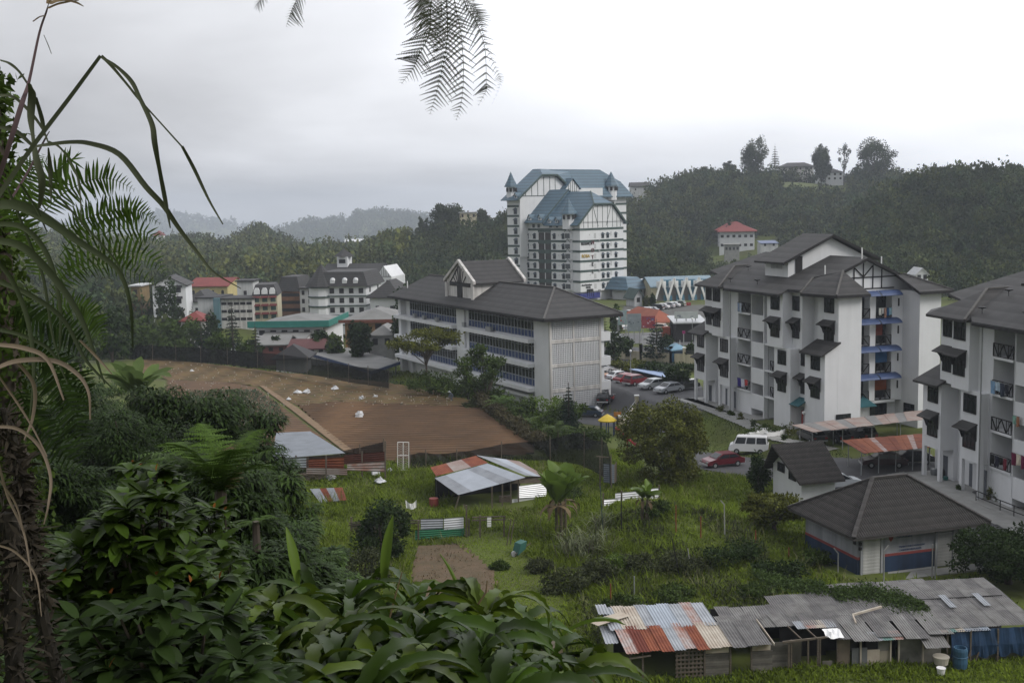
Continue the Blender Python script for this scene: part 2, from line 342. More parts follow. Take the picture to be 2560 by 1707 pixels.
def H(x, y):
    x = np.asarray(x, float); y = np.asarray(y, float)
    t = x / np.maximum(y, 2.0)
    k = .60 - .37 * ss(-.11, -.27, t)          # the left flank of the hill falls gently to a spur, then drops
    yy = np.maximum(y, -3); near = np.where(y > -3, -1.9 - k * yy - .7 * np.maximum(yy - 60, 0) * ss(-.08, -.14, t), -1.9 + k * 3)
    near = near + .3 * lump(x * 3, y * 3) * ss(5, 12, y)
    f = flat_z(x, y)
    # grassy bank between the lawn and the electricity house
    f = f + 1.7 * np.exp(-((x - 13.5 - (y - 88) * -.25) / 5.0) ** 2 - ((y - 90) / 9.) ** 2)
    f = f + .25 * lump(x * 1.5, y * 1.5) * (1 - ss(95, 110, y)) * ss(50, 60, y)
    d = near - f; z = np.where(d > 4, near, np.where(d < -4, f, f + (d + 4) ** 2 / 16))
    for kk in HT:
        yc_ = HT[kk][0]
        hz = hill_z(kk, x, y); hz = hz + np.where(hz > -90, (1 if yc_ < 1000 else 0) * ss(-30, -20, hz) * (2.5 * np.sin(x * .05 + y * .013) + 1.5 * np.sin(x * .11 + 2)), 0); z = np.maximum(z, hz)
    return z
def GT(px, py, y0=3.0, y1=1500.0):
    """first terrain point seen through a pixel of the photograph"""
    d = ray(px, py); ys = np.geomspace(y0, y1, 4000); zz = H(d[0] * ys, ys); q = d[2] * ys - zz
    i = np.argmax(q < 0); yv = ys[i]; return Vector((d[0] * yv, yv, float(zz[i])))
def Hs(x, y): return float(H(x, y))
# ground sheet (polar, fine in front)
az = np.concatenate([np.linspace(-180, -40, 24, endpoint=False), np.linspace(-40, 40, 340, endpoint=False), np.linspace(40, 180, 24, endpoint=False)])
rr = np.concatenate([[0.01], np.geomspace(1.2, 40, 50), np.linspace(41, 230, 170), np.geomspace(233, 5700, 130)])
A, R_ = np.meshgrid(np.radians(az), rr); gx, gy = np.sin(A) * R_, np.cos(A) * R_
gz = H(gx, gy); nr, na = gx.shape
V = np.stack([gx, gy, gz], -1).reshape(-1, 3)
ii, jj = np.meshgrid(np.arange(nr - 1), np.arange(na), indexing='ij'); j2 = (jj + 1) % na
F = np.stack([ii * na + jj, (ii + 1) * na + jj, (ii + 1) * na + j2, ii * na + j2], -1).reshape(-1, 4)
m_ground = mat('ground_cover', (0.085, 0.115, 0.016), .95, .5, .12, col2=(0.055, 0.058, 0.016), bump=.5, bscale=2.5)
tag(np_mesh('ground', V, F, m_ground, smooth=True), kind='structure')
def drape(name, poly, m, dz=.05, step=.8, fz=None, kind='structure'):
    """a sheet lying on the terrain inside polygon poly (world xy)"""
    P = np.array(poly, float); x0, y0 = P.min(0); x1, y1 = P.max(0)
    xs = np.arange(x0, x1 + step, step); ys = np.arange(y0, y1 + step, step); GX, GY = np.meshgrid(xs, ys)
    def inside(px, py):
        c = np.zeros(px.shape, bool); n = len(P)
        for i in range(n):
            a, b = P[i], P[(i + 1) % n]
            cond = ((a[1] > py) != (b[1] > py)) & (px < (b[0] - a[0]) * (py - a[1]) / (b[1] - a[1] + 1e-12) + a[0]); c ^= cond
        return c
    mk = inside(GX[:-1, :-1] + step / 2, GY[:-1, :-1] + step / 2)
    Z = H(GX, GY) + dz
    if fz is not None: Z = Z + fz(GX, GY)
    V = np.stack([GX, GY, Z], -1).reshape(-1, 3); w = GX.shape[1]; i, j = np.where(mk)
    F = np.stack([i * w + j, i * w + j + 1, (i + 1) * w + j + 1, (i + 1) * w + j], -1)
    used = np.unique(F); rm = np.full(len(V), -1); rm[used] = np.arange(len(used))
    return tag(np_mesh(name, V[used], rm[F], m, smooth=True), kind=kind)
def gp(px, py, z=-25.5): v = G(px, py, z); return (v.x, v.y)
# farm field with furrows
m_soil = mat('tilled_soil', (0.125, 0.070, 0.034), .95, .35, .5, col2=(0.080, 0.046, 0.024), bump=.6, bscale=3)
m_soil2 = mat('dry_soil', (0.130, 0.078, 0.036), .95, .4, .35, col2=(0.085, 0.062, 0.024), bump=.8, bscale=2.2)
far_p = [gp(340, 893), gp(430, 897), gp(600, 908), gp(800, 930), gp(960, 955), gp(1080, 975), gp(1130, 987), gp(1175, 1003)]
for _m, _s in ((m_soil, .25), (m_soil2, .20)):      # drier, paler ridge crests and moist furrows, period about 1.3 m
    _t = _m.node_tree; _p = [q for q in _t.nodes if q.type == 'BSDF_PRINCIPLED'][0]; _w = _t.nodes.new('ShaderNodeTexWave'); _w.bands_direction = 'Y'; _w.inputs['Scale'].default_value = _s; _w.inputs['Distortion'].default_value = 1.2; _w.inputs['Detail'].default_value = 3; _w.inputs['Detail Scale'].default_value = .6
    _g = _t.nodes.new('ShaderNodeNewGeometry'); _t.links.new(_g.outputs['Position'], _w.inputs['Vector']); _r = _t.nodes.new('ShaderNodeMapRange'); _r.inputs['To Min'].default_value = .62; _r.inputs['To Max'].default_value = 1.15; _t.links.new(_w.outputs['Fac'], _r.inputs[0])
    _q = _t.nodes.new('ShaderNodeMix'); _q.data_type = 'RGBA'; _q.blend_type = 'MULTIPLY'; _q.inputs['Factor'].default_value = 1; _c = _t.nodes.new('ShaderNodeCombineColor'); [_t.links.new(_r.outputs[0], _c.inputs[i]) for i in range(3)]
    _t.links.new(_p.inputs['Base Color'].links[0].from_socket, _q.inputs['A']); _t.links.new(_c.outputs[0], _q.inputs['B']); _t.links.new(_q.outputs['Result'], _p.inputs['Base Color'])
drape('stubble_field', far_p + [gp(1195, 1018), gp(1000, 1012), gp(850, 1005), gp(745, 1015), gp(690, 990), gp(650, 968), gp(560, 955), gp(420, 950), gp(330, 930)], m_soil2, .06, .35,
      fz=lambda x, y: .07 * np.sin((y + .35 * x) * 2 * pi / 1.6) + .05 * np.sin(x * 3.1) * np.sin(y * 2.3))
drape('ploughed_field', [gp(1195, 1018), gp(1260, 1065), gp(1335, 1112), gp(1335, 1135), gp(1000, 1160), gp(880, 1140), gp(745, 1015), gp(850, 1005), gp(1000, 1012)], m_soil, .07, .3,
      fz=lambda x, y: .14 * np.sin((y + .06 * x + .3 * np.sin(x * .3)) * 2 * pi / 1.25))
m_dirt = mat('bare_dirt', (0.115, 0.078, 0.048), .95, .4, .9, col2=(.07, .055, .03), bump=.8, bscale=3)
drape('dirt_patch', [gp(x, y, -26) for x, y in ((1045, 1365), (1150, 1360), (1235, 1430), (1250, 1500), (1120, 1560), (1040, 1540), (1030, 1440))], m_dirt, .07, .3)
drape('terraced_soil', [(-26, 38), (-12, 36), (-11, 46), (-15, 56), (-28, 60)], m_soil2, .08, .4, fz=lambda x, y: .12 * np.sin((x + .3 * y) * 2 * pi / 1.7))
drape('field_path', [gp(648, 966), gp(660, 966), gp(745, 1022), gp(884, 1130), gp(866, 1135), gp(730, 1028)], mat('path_earth', (0.20, 0.135, 0.08), .95, .3, 1, bump=.4), .16, .15)
drape('lower_soil_patch', [gp(420, 950), gp(560, 955), gp(640, 968), gp(730, 1035), gp(860, 1135), gp(600, 1130), gp(400, 1050)], m_soil, .05, .5)
# tarmac of school yard, road, parking
def gq(px, py, z=-28.6): v = G(px, py, z); return (v.x, v.y)
drape('far_car_park', [gq(1545, 812, -27.4), gq(1790, 806, -27.4), gq(1800, 764, -27), gq(1560, 768, -27)], mat('grey_gravel', (.10, .10, .095), .95, .3, .3), .12, .6)
drape('school_yard', [(5, 152), (22, 138), (26, 150), (28, 190), (30, 228), (-10, 240), (-16, 205)], m_asph, .06, .35)
drape('road', [(14, 252), (62, 258), (62, 236), (40, 228), (20, 238), (10, 246), (0, 300), (8, 320), (24, 290)], mat('road_asphalt', (0.12, 0.12, 0.125), .9, .2, .3), .10, .4)
drape('estate_road', [(14, 132), (24, 122), (30, 116), (40, 112), (62, 118), (62, 96), (46, 92), (36, 84), (30, 84), (30, 100), (18, 116)], m_asph, .06, .3)
drape('side_road', [(36, 84), (46, 92), (60, 80), (60, 60), (34, 70)], m_asph, .07, .3)
drape('concrete_walk', [(28.5, 133.5), (30, 124.5), (34, 119), (32.6, 118), (28, 124), (26, 134), (21.6, 152), (24, 152)], m_conc, .12, .2)
drape('concrete_path', [(38, 88.5), (40.5, 78), (43, 74), (45, 75), (42.3, 83), (40, 97), (37, 108), (35, 107)], m_conc, .13, .2)
# ================================================================ apartment blocks; local x inward, y along facade, z up
def window(par, x, y0, y1, z0, z1, face='x-', nm=3, fr=None, name='window'):
    """dark frame with mullions and a pane; face: outward direction of the wall it sits in"""
    if y0 > y1: y0, y1 = y1, y0
    f, g = MB(), MB(); w = .07
    def bx(mb, a0, a1, z0, z1, o0, o1):
        if face == 'x-': mb.box(x - o1, x - o0, a0, a1, z0, z1)
        elif face == 'y-': mb.box(a0, a1, x - o1, x - o0, z0, z1)
        elif face == 'x+': mb.box(x + o0, x + o1, a0, a1, z0, z1)
        else: mb.box(a0, a1, x + o0, x + o1, z0, z1)
    bx(f, y0, y1, z0, z0 + w, 0, .09); bx(f, y0, y1, z1 - w, z1, 0, .09)
    for i in range(nm + 1):
        yy = y0 + (y1 - y0 - w) * i / nm; bx(f, yy, yy + w, z0 + w, z1 - w, 0, .085)
    bx(f, y0 + w, y1 - w, z0 + (z1 - z0) * .68, z0 + (z1 - z0) * .68 + .05, 0, .08)
    bx(g, y0 + w, y1 - w, z0 + w, z1 - w, .012, .05)
    o = f.build(name, fr or m_dark, par); g.build('pane', m_glass, o); return o
def awning(par, x, y0, y1, z, out=1.0, m=None):
    if y0 > y1: y0, y1 = y1, y0
    a = MB(); a.slab([(x + .02, y0 - .25, z + .72), (x - out, y0 - .25, z + .2), (x - out, y1 + .25, z + .2), (x + .02, y1 + .25, z + .72)], .1)
    o = a.build('awning', m or m_tile, par)
    b = MB()
    for yy in (y0 - .12, y1 + .04):
        b.extr([(x, yy, z + .55), (x - out * .85, yy, z + .14), (x - out * .55, yy, z - .0), (x - .3, yy, z - .3), (x - .12, yy, z - .8), (x, yy, z - .85)], (0, .08, 0))
    b.build('bracket', m_dark, o); return o
def rail_x(par, x, y0, y1, z, h=1.1, name='balcony_rail'):
    b = MB(); w = .07
    b.bar((x, y0, z), (x, y1, z), w); b.bar((x, y0, z + h), (x, y1, z + h), w)
    b.bar((x, y0, z), (x, y0, z + h), w); b.bar((x, y1, z), (x, y1, z + h), w)
    n = 4; d = (y1 - y0) / n
    for i in range(n):
        b.bar((x, y0 + d * i, z if i % 2 else z + h), (x, y0 + d * (i + 1), z + h if i % 2 else z), w)
        if i % 2: b.bar((x, y0 + d * i, z), (x, y0 + d * i, z + h), .05)
        else: b.bar((x, y0 + d * (i + .5), z), (x, y0 + d * (i + .5), z + h), .045)
    return b.build(name, m_dark, par)
def rail_y(par, y, x0, x1, z, h=1.1, inv=False):
    b = MB(); w = .08
    b.bar((x0, y, z), (x1, y, z), w); b.bar((x0, y, z + h), (x1, y, z + h), w); b.bar((x0, y, z), (x0, y, z + h), w); b.bar((x1, y, z), (x1, y, z + h), w)
    n = 3; d = (x1 - x0) / n
    for i in range(n):
        a, c = (z, z + h) if (i % 2) ^ inv else (z + h, z)
        b.bar((x0 + d * i, y, a), (x0 + d * (i + 1), y, c), w)
        b.bar((x0 + d * (i + 1), y, z), (x0 + d * (i + 1), y, z + h), .05)
    return b.build('balcony_rail', m_dark, par)
FL = [12.5, 9.35, 6.2, 3.05]
def apartment(name, label, loc, rz):
    T = thing(name, label, 'apartment block', loc, rz)
    w = MB()
    w.box(3.0, 16, -5, 18.8, 0, 15.5)                          # core
    w.box(2.45, 3.05, -4.0, 3.2, 0, 15.42)
    w.box(0, 2.5, -2.2, 1.06, 9.15, 15.6); w.box(1.3, 2.5, -4.1, -2.2, 9.18, 15.7)   # upper bays right
    w.box(2.8, 5.8, -8.8, -4.9, 0, 15.6)                         # end tower
    w.box(1.1, 2.85, -8.79, -5.0, 0, 9.3)
    w.extr([(1.1, -8.79, 9.3), (2.85, -8.79, 9.3), (2.85, -8.79, 10.3)], (0, 3.79, 0))
    w.box(.3, 2.5, -3.35, 0, 0, 9.2)                             # lower bay
    w.box(1.55, 2.5, -5.1, -3.3, 2.6, 9.2)
    w.box(0, 3.1, 11.2, 13.9, 9.15, 15.6); w.box(.35, 3.1, 13.9, 16.3, 9.3, 15.6)    # upper bays left
    w.box(2.4, 3.1, 16.2, 19.5, 0, 15.5)
    # lower left bay with ground porches
    w.box(.3, 3.1, 9.5, 12.8, 3.0, 9.2); w.box(.3, .6, 9.5, 9.9, 0, 3.0); w.box(.3, .6, 12.4, 12.8, 0, 3.0); w.box(1.6, 3.1, 9.5, 12.8, 0, 3.0)
    w.box(1.9, 3.1, 12.8, 15.7, 0, 9.3)
    w.box(.15, 3.1, 15.7, 18.8, 3.0, 9.1); w.box(.15, .45, 15.7, 16.1, 0, 3.0); w.box(.15, .45, 18.4, 18.8, 0, 3.0); w.box(1.5, 3.1, 15.7, 18.8, 0, 3.0)
    w.box(-.12, .28, 9.15, 9.5, 0, 9.25)
    w.box(.9, 3.1, 9.0, 11.2, 9.2, 15.5); w.box(.9, 3.1, 9.05, 9.5, 0, 9.2)
    w.box(13.4, 16.3, -9.0, -5, 0, 15.5)                         # far wing
    w.box(12.5, 13.42, -5.6, -5, 2.9, 15.5)
    # balcony column: slabs, low wall; stair column: strips
    for h in FL: w.box(.8, 3.02, 6.15, 9.05, h - .22, h)
    w.box(.95, 3.02, 6.15, 9.05, 0, 2.85)
    for a, b in ((0.95, 2.75), (4.1, 5.95), (7.3, 9.1), (10.5, 12.4), (14.75, 15.45)): w.box(.95, 1.15, 3.4, 6.1, a, b)
    w.box(.95, 3.02, 6.0, 6.15, 0, 15.4); w.box(.95, 3.02, 3.2, 3.4, 0, 15.4)
    for h in (9.15, 6.0, 2.85): w.box(1.0, 2.5, 1.06 if h > 9 else 0.0, 3.2, h - .2, h)
    w.box(1.9, 2.5, 0, 3.2, 9.15, 15.4)
    # gable wall, straight behind balconies of the end
    w.extr([(2.8, -4.9, 15.4), (16, -4.9, 15.4), (13.4, -4.9, 17.0), (8.8, -4.9, 19.1), (4.6, -4.9, 17.3)], (0, .3, 0))
    w.box(5.8, 13.4, -5.6, -5, 14.9, 15.5)
    for h in FL + [15.45]:
        w.box(5.8, 12.5, -6.1, -5, h - .35, h - .05)
    w.box(8.9, 9.7, -6.1, -5.0, 2.9, 15.1); w.box(11.9, 13.4, -6.1, -5.0, 2.9, 15.1)
    w.build('wall', m_wall, T)
    # darker back walls of the recesses
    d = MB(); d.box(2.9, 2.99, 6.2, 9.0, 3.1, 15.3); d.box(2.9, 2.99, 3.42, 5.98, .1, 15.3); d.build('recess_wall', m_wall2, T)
    for h in FL:
        b = MB(); b.box(2.8, 2.88, 6.25, 7.6, h + .02, h + 2.2); b.build('balcony_door', m_glass, T)
        rail_x(T, .85, 6.2, 9.0, h + .02)
    for h in (3.0, 6.1): rail_x(T, 1.0, .05, 1.9, h)
    # the roof-space box with its own raised roof
    r = MB(); r.box(3, 14.6, 1.4, 6.3, 16.2, 18.7)
    r.extr([(3, 1.4, 18.7), (14.6, 1.4, 18.7), (8.8, 1.4, 21.45)], (0, 4.9, 0)); bx = r.build('roof_house', m_wall, T)
    l = MB()
    for i in range(9): l.box(2.93, 2.99, 2.6 + i * .27, 2.75 + i * .27, 17.9, 18.5)
    l.build('louvre', m_wall2, bx)
    q = MB(); q.box(4.0, 4.9, 1.28, 1.38, 16.9, 19.4); q.build('downpipe', m_dark, bx)
    rf = MB()
    rf.slab([(1.9, .8, 18.75), (1.9, 7.0, 18.75), (8.8, 7.0, 21.85), (8.8, .8, 21.85)]); rf.slab([(15.7, .8, 18.75), (8.8, .8, 21.85), (8.8, 7.0, 21.85), (15.7, 7.0, 18.75)])
    rf.build('raised_roof', m_tile, T)
    z = lambda x: 15.42 + .41 * (x + .8)
    R = MB()
    R.slab([(-.8, 9.6, z(-.8)), (-.8, -2.5, z(-.8)), (.5, -2.5, z(.5)), (.55, -4.75, z(.55)), (3.2, -3.4, z(3.2)), (5.3, -5.8, z(5.3)), (8.8, -5.8, z(8.8)), (8.8, 15.5, z(8.8)), (3.0, 19.6, z(3.0)), (2, 15, z(2))])
    R.slab([(2.0, -9.5, 15.6), (5.3, -6.1, 17.95), (3.2, -3.35, 17.1), (.5, -4.9, 15.66)])
    R.slab([(2.0, -9.5, 15.6), (6.4, -9.5, 15.6), (5.3, -6.0, 18.0)]); R.slab([(6.4, -9.5, 15.6), (6.6, -5.0, 16.1), (5.3, -5.9, 18.0)])
    R.slab([(5.3, -6.1, 17.95), (6.0, -4.6, 18.3), (3.2, -3.3, 17.2)])
    zr = lambda x: z(8.8) - .458 * (x - 8.8)
    R.slab([(8.8, -5.8, z(8.8)), (12.9, -5.8, zr(12.9)), (13.6, -5.8, zr(13.6)), (17.3, -9.8, zr(17.3)), (17.3, 19, zr(17.3)), (8.8, 15.5, z(8.8))])
    R.slab([(12.7, -9.8, 15.55), (17.3, -9.8, 15.55), (13.6, -5.75, 17.3), (12.6, -5.7, 17.35)])
    R.slab([(8.8, 15.5, z(8.8)), (17.3, 19, zr(17.3)), (3, 19.6, z(3.0) - .2)])
    R.slab([(-.85, 10.7, 15.45), (-.85, 16.9, 15.45), (3.2, 13.8, 17.75)]); R.slab([(-.85, 10.7, 15.45), (3.2, 13.8, 17.75), (6.4, 13.8, 17.85), (2.3, 10.7, 15.6)])
    R.slab([(-.85, 16.9, 15.45), (1.6, 20.2, 15.5), (5, 20.2, 15.6), (6.4, 13.8, 17.85), (3.2, 13.8, 17.75)])
    R.slab([(.45, -9.15, 9.1), (.45, -4.8, 9.1), (2.9, -4.8, 10.45), (2.9, -9.15, 10.45)], .18)   # lean-tos
    R.slab([(-.6, 15.3, 9.05), (-.6, 19.4, 9.05), (2.5, 19.4, 10.6), (2.5, 15.3, 10.6)], .18)
    ro = R.build('roof', m_tile, T)
    k = MB()
    for a, b in (((2.0, -9.5, 15.65), (5.3, -6.05, 18.05)), ((.5, -4.9, 15.7), (3.2, -3.35, 17.2)), ((-.85, 10.7, 15.5), (3.2, 13.8, 17.83)), ((17.3, -9.8, 15.6), (13.6, -5.75, 17.4)), ((3.2, 13.8, 17.83), (6.4, 13.8, 17.93))):
        k.bar(a, b, .22, .12)
    k.build('hip_tile', m_ridge, ro)
    fb = MB()
    for a, b in (((-.8, 9.6), (-.8, -2.5)), ((.5, -2.5), (.55, -4.75))): fb.bar((a[0] - .05, a[1], z(a[0]) - .2), (b[0] - .05, b[1], z(b[0]) - .2), .1, .25)
    fb.bar((2.0, -9.55, 15.4), (6.4, -9.55, 15.4), .1, .25); fb.bar((.5, -4.9, 15.45), (2.0, -9.5, 15.4), .1, .25); fb.bar((12.7, -9.85, 15.35), (17.3, -9.85, 15.35), .1, .25)
    fb.bar((4.6, -5.85, 17.45), (8.8, -5.85, 19.2), .12, .3); fb.bar((8.8, -5.85, 19.2), (13.4, -5.85, 17.1), .12, .3); fb.bar((12.7, -9.8, 15.4), (12.6, -5.85, 17.2), .12, .3)
    fb.bar((1.9, .75, 18.6), (8.8, .75, 21.68), .12, .3); fb.bar((8.8, .75, 21.68), (15.7, .75, 18.6), .12, .3)
    fb.build('fascia', m_dark, ro)
    t = MB(); yy = -4.96       # half timber on the gable
    for x in (6.3, 7.55, 8.8, 10.1, 11.3): t.bar((x, yy, 15.7), (x, yy, 19.0 - abs(x - 8.8) * .43), .12, .08)
    t.bar((5.2, yy, 17.05), (13.4, yy, 17.05), .08, .13); t.bar((5.6, yy, 15.75), (13.0, yy, 15.75), .08, .13)
    t.bar((8.8, yy - .01, 17.1), (7.4, yy - .01, 18.35), .1, .1); t.bar((8.8, yy - .01, 17.1), (10.1, yy - .01, 18.4), .1, .1); t.bar((6.3, yy, 15.8), (5.3, yy, 17.0), .1, .1)
    t.build('half_timber', m_dark, T)
    # windows and awnings on the window front
    for (x, a, b, zs, aw) in ((0, -1.55, .26, ((13.5, 15.15), (10.35, 12.0)), 1), (1.3, -3.6, -1.8 - .45, ((13.5, 15.15), (10.35, 12.0)), 1), (2.8, -8.0, -6.2, ((13.5, 15.15), (10.35, 12.0)), 1),
                              (.3, -2.5, -.8, ((7.25, 8.9), (4.1, 5.75)), 1), (1.1, -7.9, -6.2, ((7.25, 8.9), (4.1, 5.75)), 1), (1.55, -4.7, -3.6, ((7.3, 8.9), (4.1, 5.75)), 1),
                              (0, 11.8, 13.6, ((13.5, 15.15), (10.35, 12.0)), 1), (.35, 14.4, 15.9, ((13.5, 15.15), (10.35, 12.0)), 1),
                              (.3, 10.4, 12.3, ((7.25, 8.9), (4.1, 5.75)), 1), (.15, 16.2, 17.9, ((7.25, 8.9), (4.1, 5.75)), 1), (1.9, 13.2, 13.9, ((7.3, 8.9), (4.1, 5.75)), 1)):
        for i, (z0, z1) in enumerate(zs):
            window(T, x, a, b, z0, z1)
            if i == 1: awning(T, x, a, b, z1)
    # end balconies with blue canopies
    for i, h in enumerate(FL):
        for (a, b) in ((6.0, 8.9), (9.75, 11.85)):
            rail_y(T, -6.08, a, b, h, inv=i % 2 == 0)
            c = MB(); c.box(a, b, -5.06, -5.01, h + .05, h + 2.35); c.build('balcony_door', m_glass, T)
            c = MB(); n = 6
            for j in range(n):
                t0, t1 = j / n * 1.25, (j + 1) / n * 1.25
                c.slab([(a - .1, -6.1 - 1.3 * sin(t0), h + 2.35 + .75 * cos(t0)), (b + .6, -6.1 - 1.3 * sin(t0), h + 2.35 + .75 * cos(t0)), (b + .6, -6.1 - 1.3 * sin(t1), h + 2.35 + .75 * cos(t1)), (a - .1, -6.1 - 1.3 * sin(t1), h + 2.35 + .75 * cos(t1))], .05)
            c.build('canopy', m_awn, T)
        s = MB(); s.box(12.7, 12.85, -6.2, -6.11, h + 1.2, h + 2.1); s.build('slot_window', m_dark, T)
    window(T, -8.8, 2.6, 4.5, 1.2, 2.4, 'y-', 4); window(T, -5, 9.9, 12.2, .3, 2.4, 'y-', 4); window(T, 13.4, -8.4, -6.6, .8, 2.6, 'x-', 3)
    g = MB(); g.slab([(.2, -5.2, 2.95), (.2, -3.2, 2.95), (1.6, -3.2, 3.7), (1.6, -5.2, 3.7)], .08); g.build('porch_roof', m_teal, T)
    g = MB(); g.slab([(5.8, -8.0, 2.8), (8.6, -8.0, 2.8), (8.6, -5.4, 3.6), (5.8, -5.4, 3.6)], .08); g.build('porch_roof', m_teal, T)
    for (x, a, b, mm) in ((1.48, -4.6, -3.9, m_red), (1.59, 10.6, 11.3, m_wall2), (1.48, 16.6, 17.3, m_wall2), (1.88, 13.1, 13.7, m_wall2)):
        g = MB(); g.box(x - .04, x, a, b, .05, 2.2); g.build('door', mm if mm is not m_wall2 else mat('grey_door', (.11, .12, .14), .6), T)
    p = MB()
    for (x, y, zz) in ((1.3, 2.8, 0), (-.2, 9.05, 0)): p.tube([(x, y, 0), (x, y, 15.2)], .06, 6)
    p.build('drainpipe', m_metal, T)
    for (x, y) in ((4.2, -4.2), (8.4, -5.2), (8.9, -4.5), (11.2, -5.0), (5.2, 9.5)):
        p = MB(); zz = z(x) if x < 8.8 else zr(x); p.tube([(x, y, zz - .1), (x, y, zz + 1.1)], .07, 6); p.build('vent_pipe', m_white, T)
    for (x, y) in ((.8, 4.5), (.6, 10.4), (3.8, 11.5)):
        p = MB(); zz = z(x); p.tube([(x, y, zz), (x, y, zz + .45)], .03, 5); p.lathe((x, y, zz + .4), [(.05, 0), (.35, .1), (.4, .18)], 10); p.build('satellite_dish', m_dark, T)
    pl = MB(); pl.box(-.9, 3, 2.9, 20, 0, .12); pl.build('plinth', m_conc, T)
    return T
A1 = G(1929, 1061, -26); th1 = radians(109.7)
apartment('apartment_block', 'white flats with dark tiled roofs and blue canopies under a half timbered gable', (A1.x, A1.y, -26), th1 - pi / 2)
cc = G(2260 + 880 * 300 / 1568, 960 + 1478 * 300 / 1568, -26); th2 = radians(100.5)
A2 = Vector((cc.x - cos(th2) * 10.35, cc.y - sin(th2) * 10.35, -26))
apartment('apartment_block', 'nearer white block of flats cut off by the right edge', A2, th2 - pi / 2)
def loc1(x, y, z):  # local point of block 1 -> world
    v, a = Vector((sin(th1), -cos(th1), 0)), Vector((cos(th1), sin(th1), 0)); return Vector((A1.x, A1.y, -26)) + v * x + a * y + Vector((0, 0, z))
def loc2(x, y, z):
    v, a = Vector((sin(th2), -cos(th2), 0)), Vector((cos(th2), sin(th2), 0)); return A2 + v * x + a * y + Vector((0, 0, z))
def washing(f, x, y0, y1, z, cols, label, seed, alongx=False, name='laundry'):
    rng = random.Random(seed); o = thing(name, label, 'laundry', f(x, y0, z)); M = o.matrix_basis.inverted()
    n = len(cols); b = MB()
    P0, P1 = f(x, y0, z) - o.location, f(x, y1, z) - o.location
    if alongx: P1 = f(y1, y0, z) - o.location
    b.bar(P0, P1, .04); b.build('pole', m_metal, o)
    for i, c in enumerate(cols):
        a = P0.lerp(P1, (i + .06) / n); e = P0.lerp(P1, (i + .94) / n); L = rng.uniform(.7, 1.25); g = MB()
        k = 5; vs = []
        side = (P1 - P0).cross(Vector((0, 0, 1))).normalized()
        for j in range(k):
            q = a.lerp(e, j / (k - 1)) + side * .04 * sin(j * 2.1 + i)
            vs += [q, q + Vector((0, 0, -L * .5)) + side * .05 * sin(j * 3 + i), q + Vector((0, 0, -L * (1 - .08 * rng.random()))) + side * .08 * sin(j * 1.7)]
        g.add(vs, [(j * 3 + r, j * 3 + 3 + r, j * 3 + 4 + r, j * 3 + 1 + r) for j in range(k - 1) for r in (0, 1)])
        g.build('garment', mat('cloth_%s' % c, srgb(c), .9, .2, 3), o)
    return o
washing(loc1, .7, 6.4, 8.9, 4.35, ['B03A3A', 'C8C8D8', '3A3080'], 'red, pale and purple washing on the lowest flat balcony', 1)
washing(loc1, .7, 7.9, 8.9, 13.6, ['C9D2E0', '8FA0C0'], 'pale blue washing on the top left balcony of the farther flats', 2)
washing(loc1, 9.9, -6.35, 11.7, 13.6, ['D8D8D0', 'C0C0C0', 'B89080', '2F5E8E', '9CC0CC'], 'white, pink and blue washing on the top balcony under a blue canopy', 3, True)
washing(loc2, .6, 6.3, 8.9, 10.45, ['20242E', '303848', 'B0C4D4', '7FA0C0'], 'dark and pale blue washing on the upper balcony of the nearer flats', 4)
washing(loc2, .6, 6.3, 8.6, 4.2, ['702030', '181818', '282838', '202020'], 'dark red and black washing on the lowest balcony of the nearer flats', 5)
washing(loc2, .7, 4.0, 5.9, 4.9, ['6A2040', 'C8BFAE', '6A2040'], 'maroon and cream carpet hung on the stair parapet of the nearer flats', 6, name='hanging_carpet')
washing(loc2, .7, 4.9, 5.9, 8.0, ['9A6A50', '7FA89A'], 'brown and mint cloths hung on the stair wall of the nearer flats', 7)
for zz, c, lb in ((8.3, '1E4F7A', 'blue sheet blind pulled down over a balcony opening'), (5.1, '7A3A18', 'brown bamboo blind on the lowest end balcony'), (11.4, '6E2E20', 'small dark red curtain on the second end balcony')):
    b = MB(); p, q = loc1(9.8, -6.0, zz), loc1(11.4 if 'small' not in lb else 10.7, -6.0, zz)
    b.extr([p + Vector((0, 0, -1.0)), q + Vector((0, 0, -.95)), q + Vector((0, 0, .35)), p + Vector((0, 0, .35))], (0.02, .05, 0)); o = b.build('blind', mat('cloth_%s' % c, srgb(c), .9, .3, 3))
    tag(o, lb, 'blind')
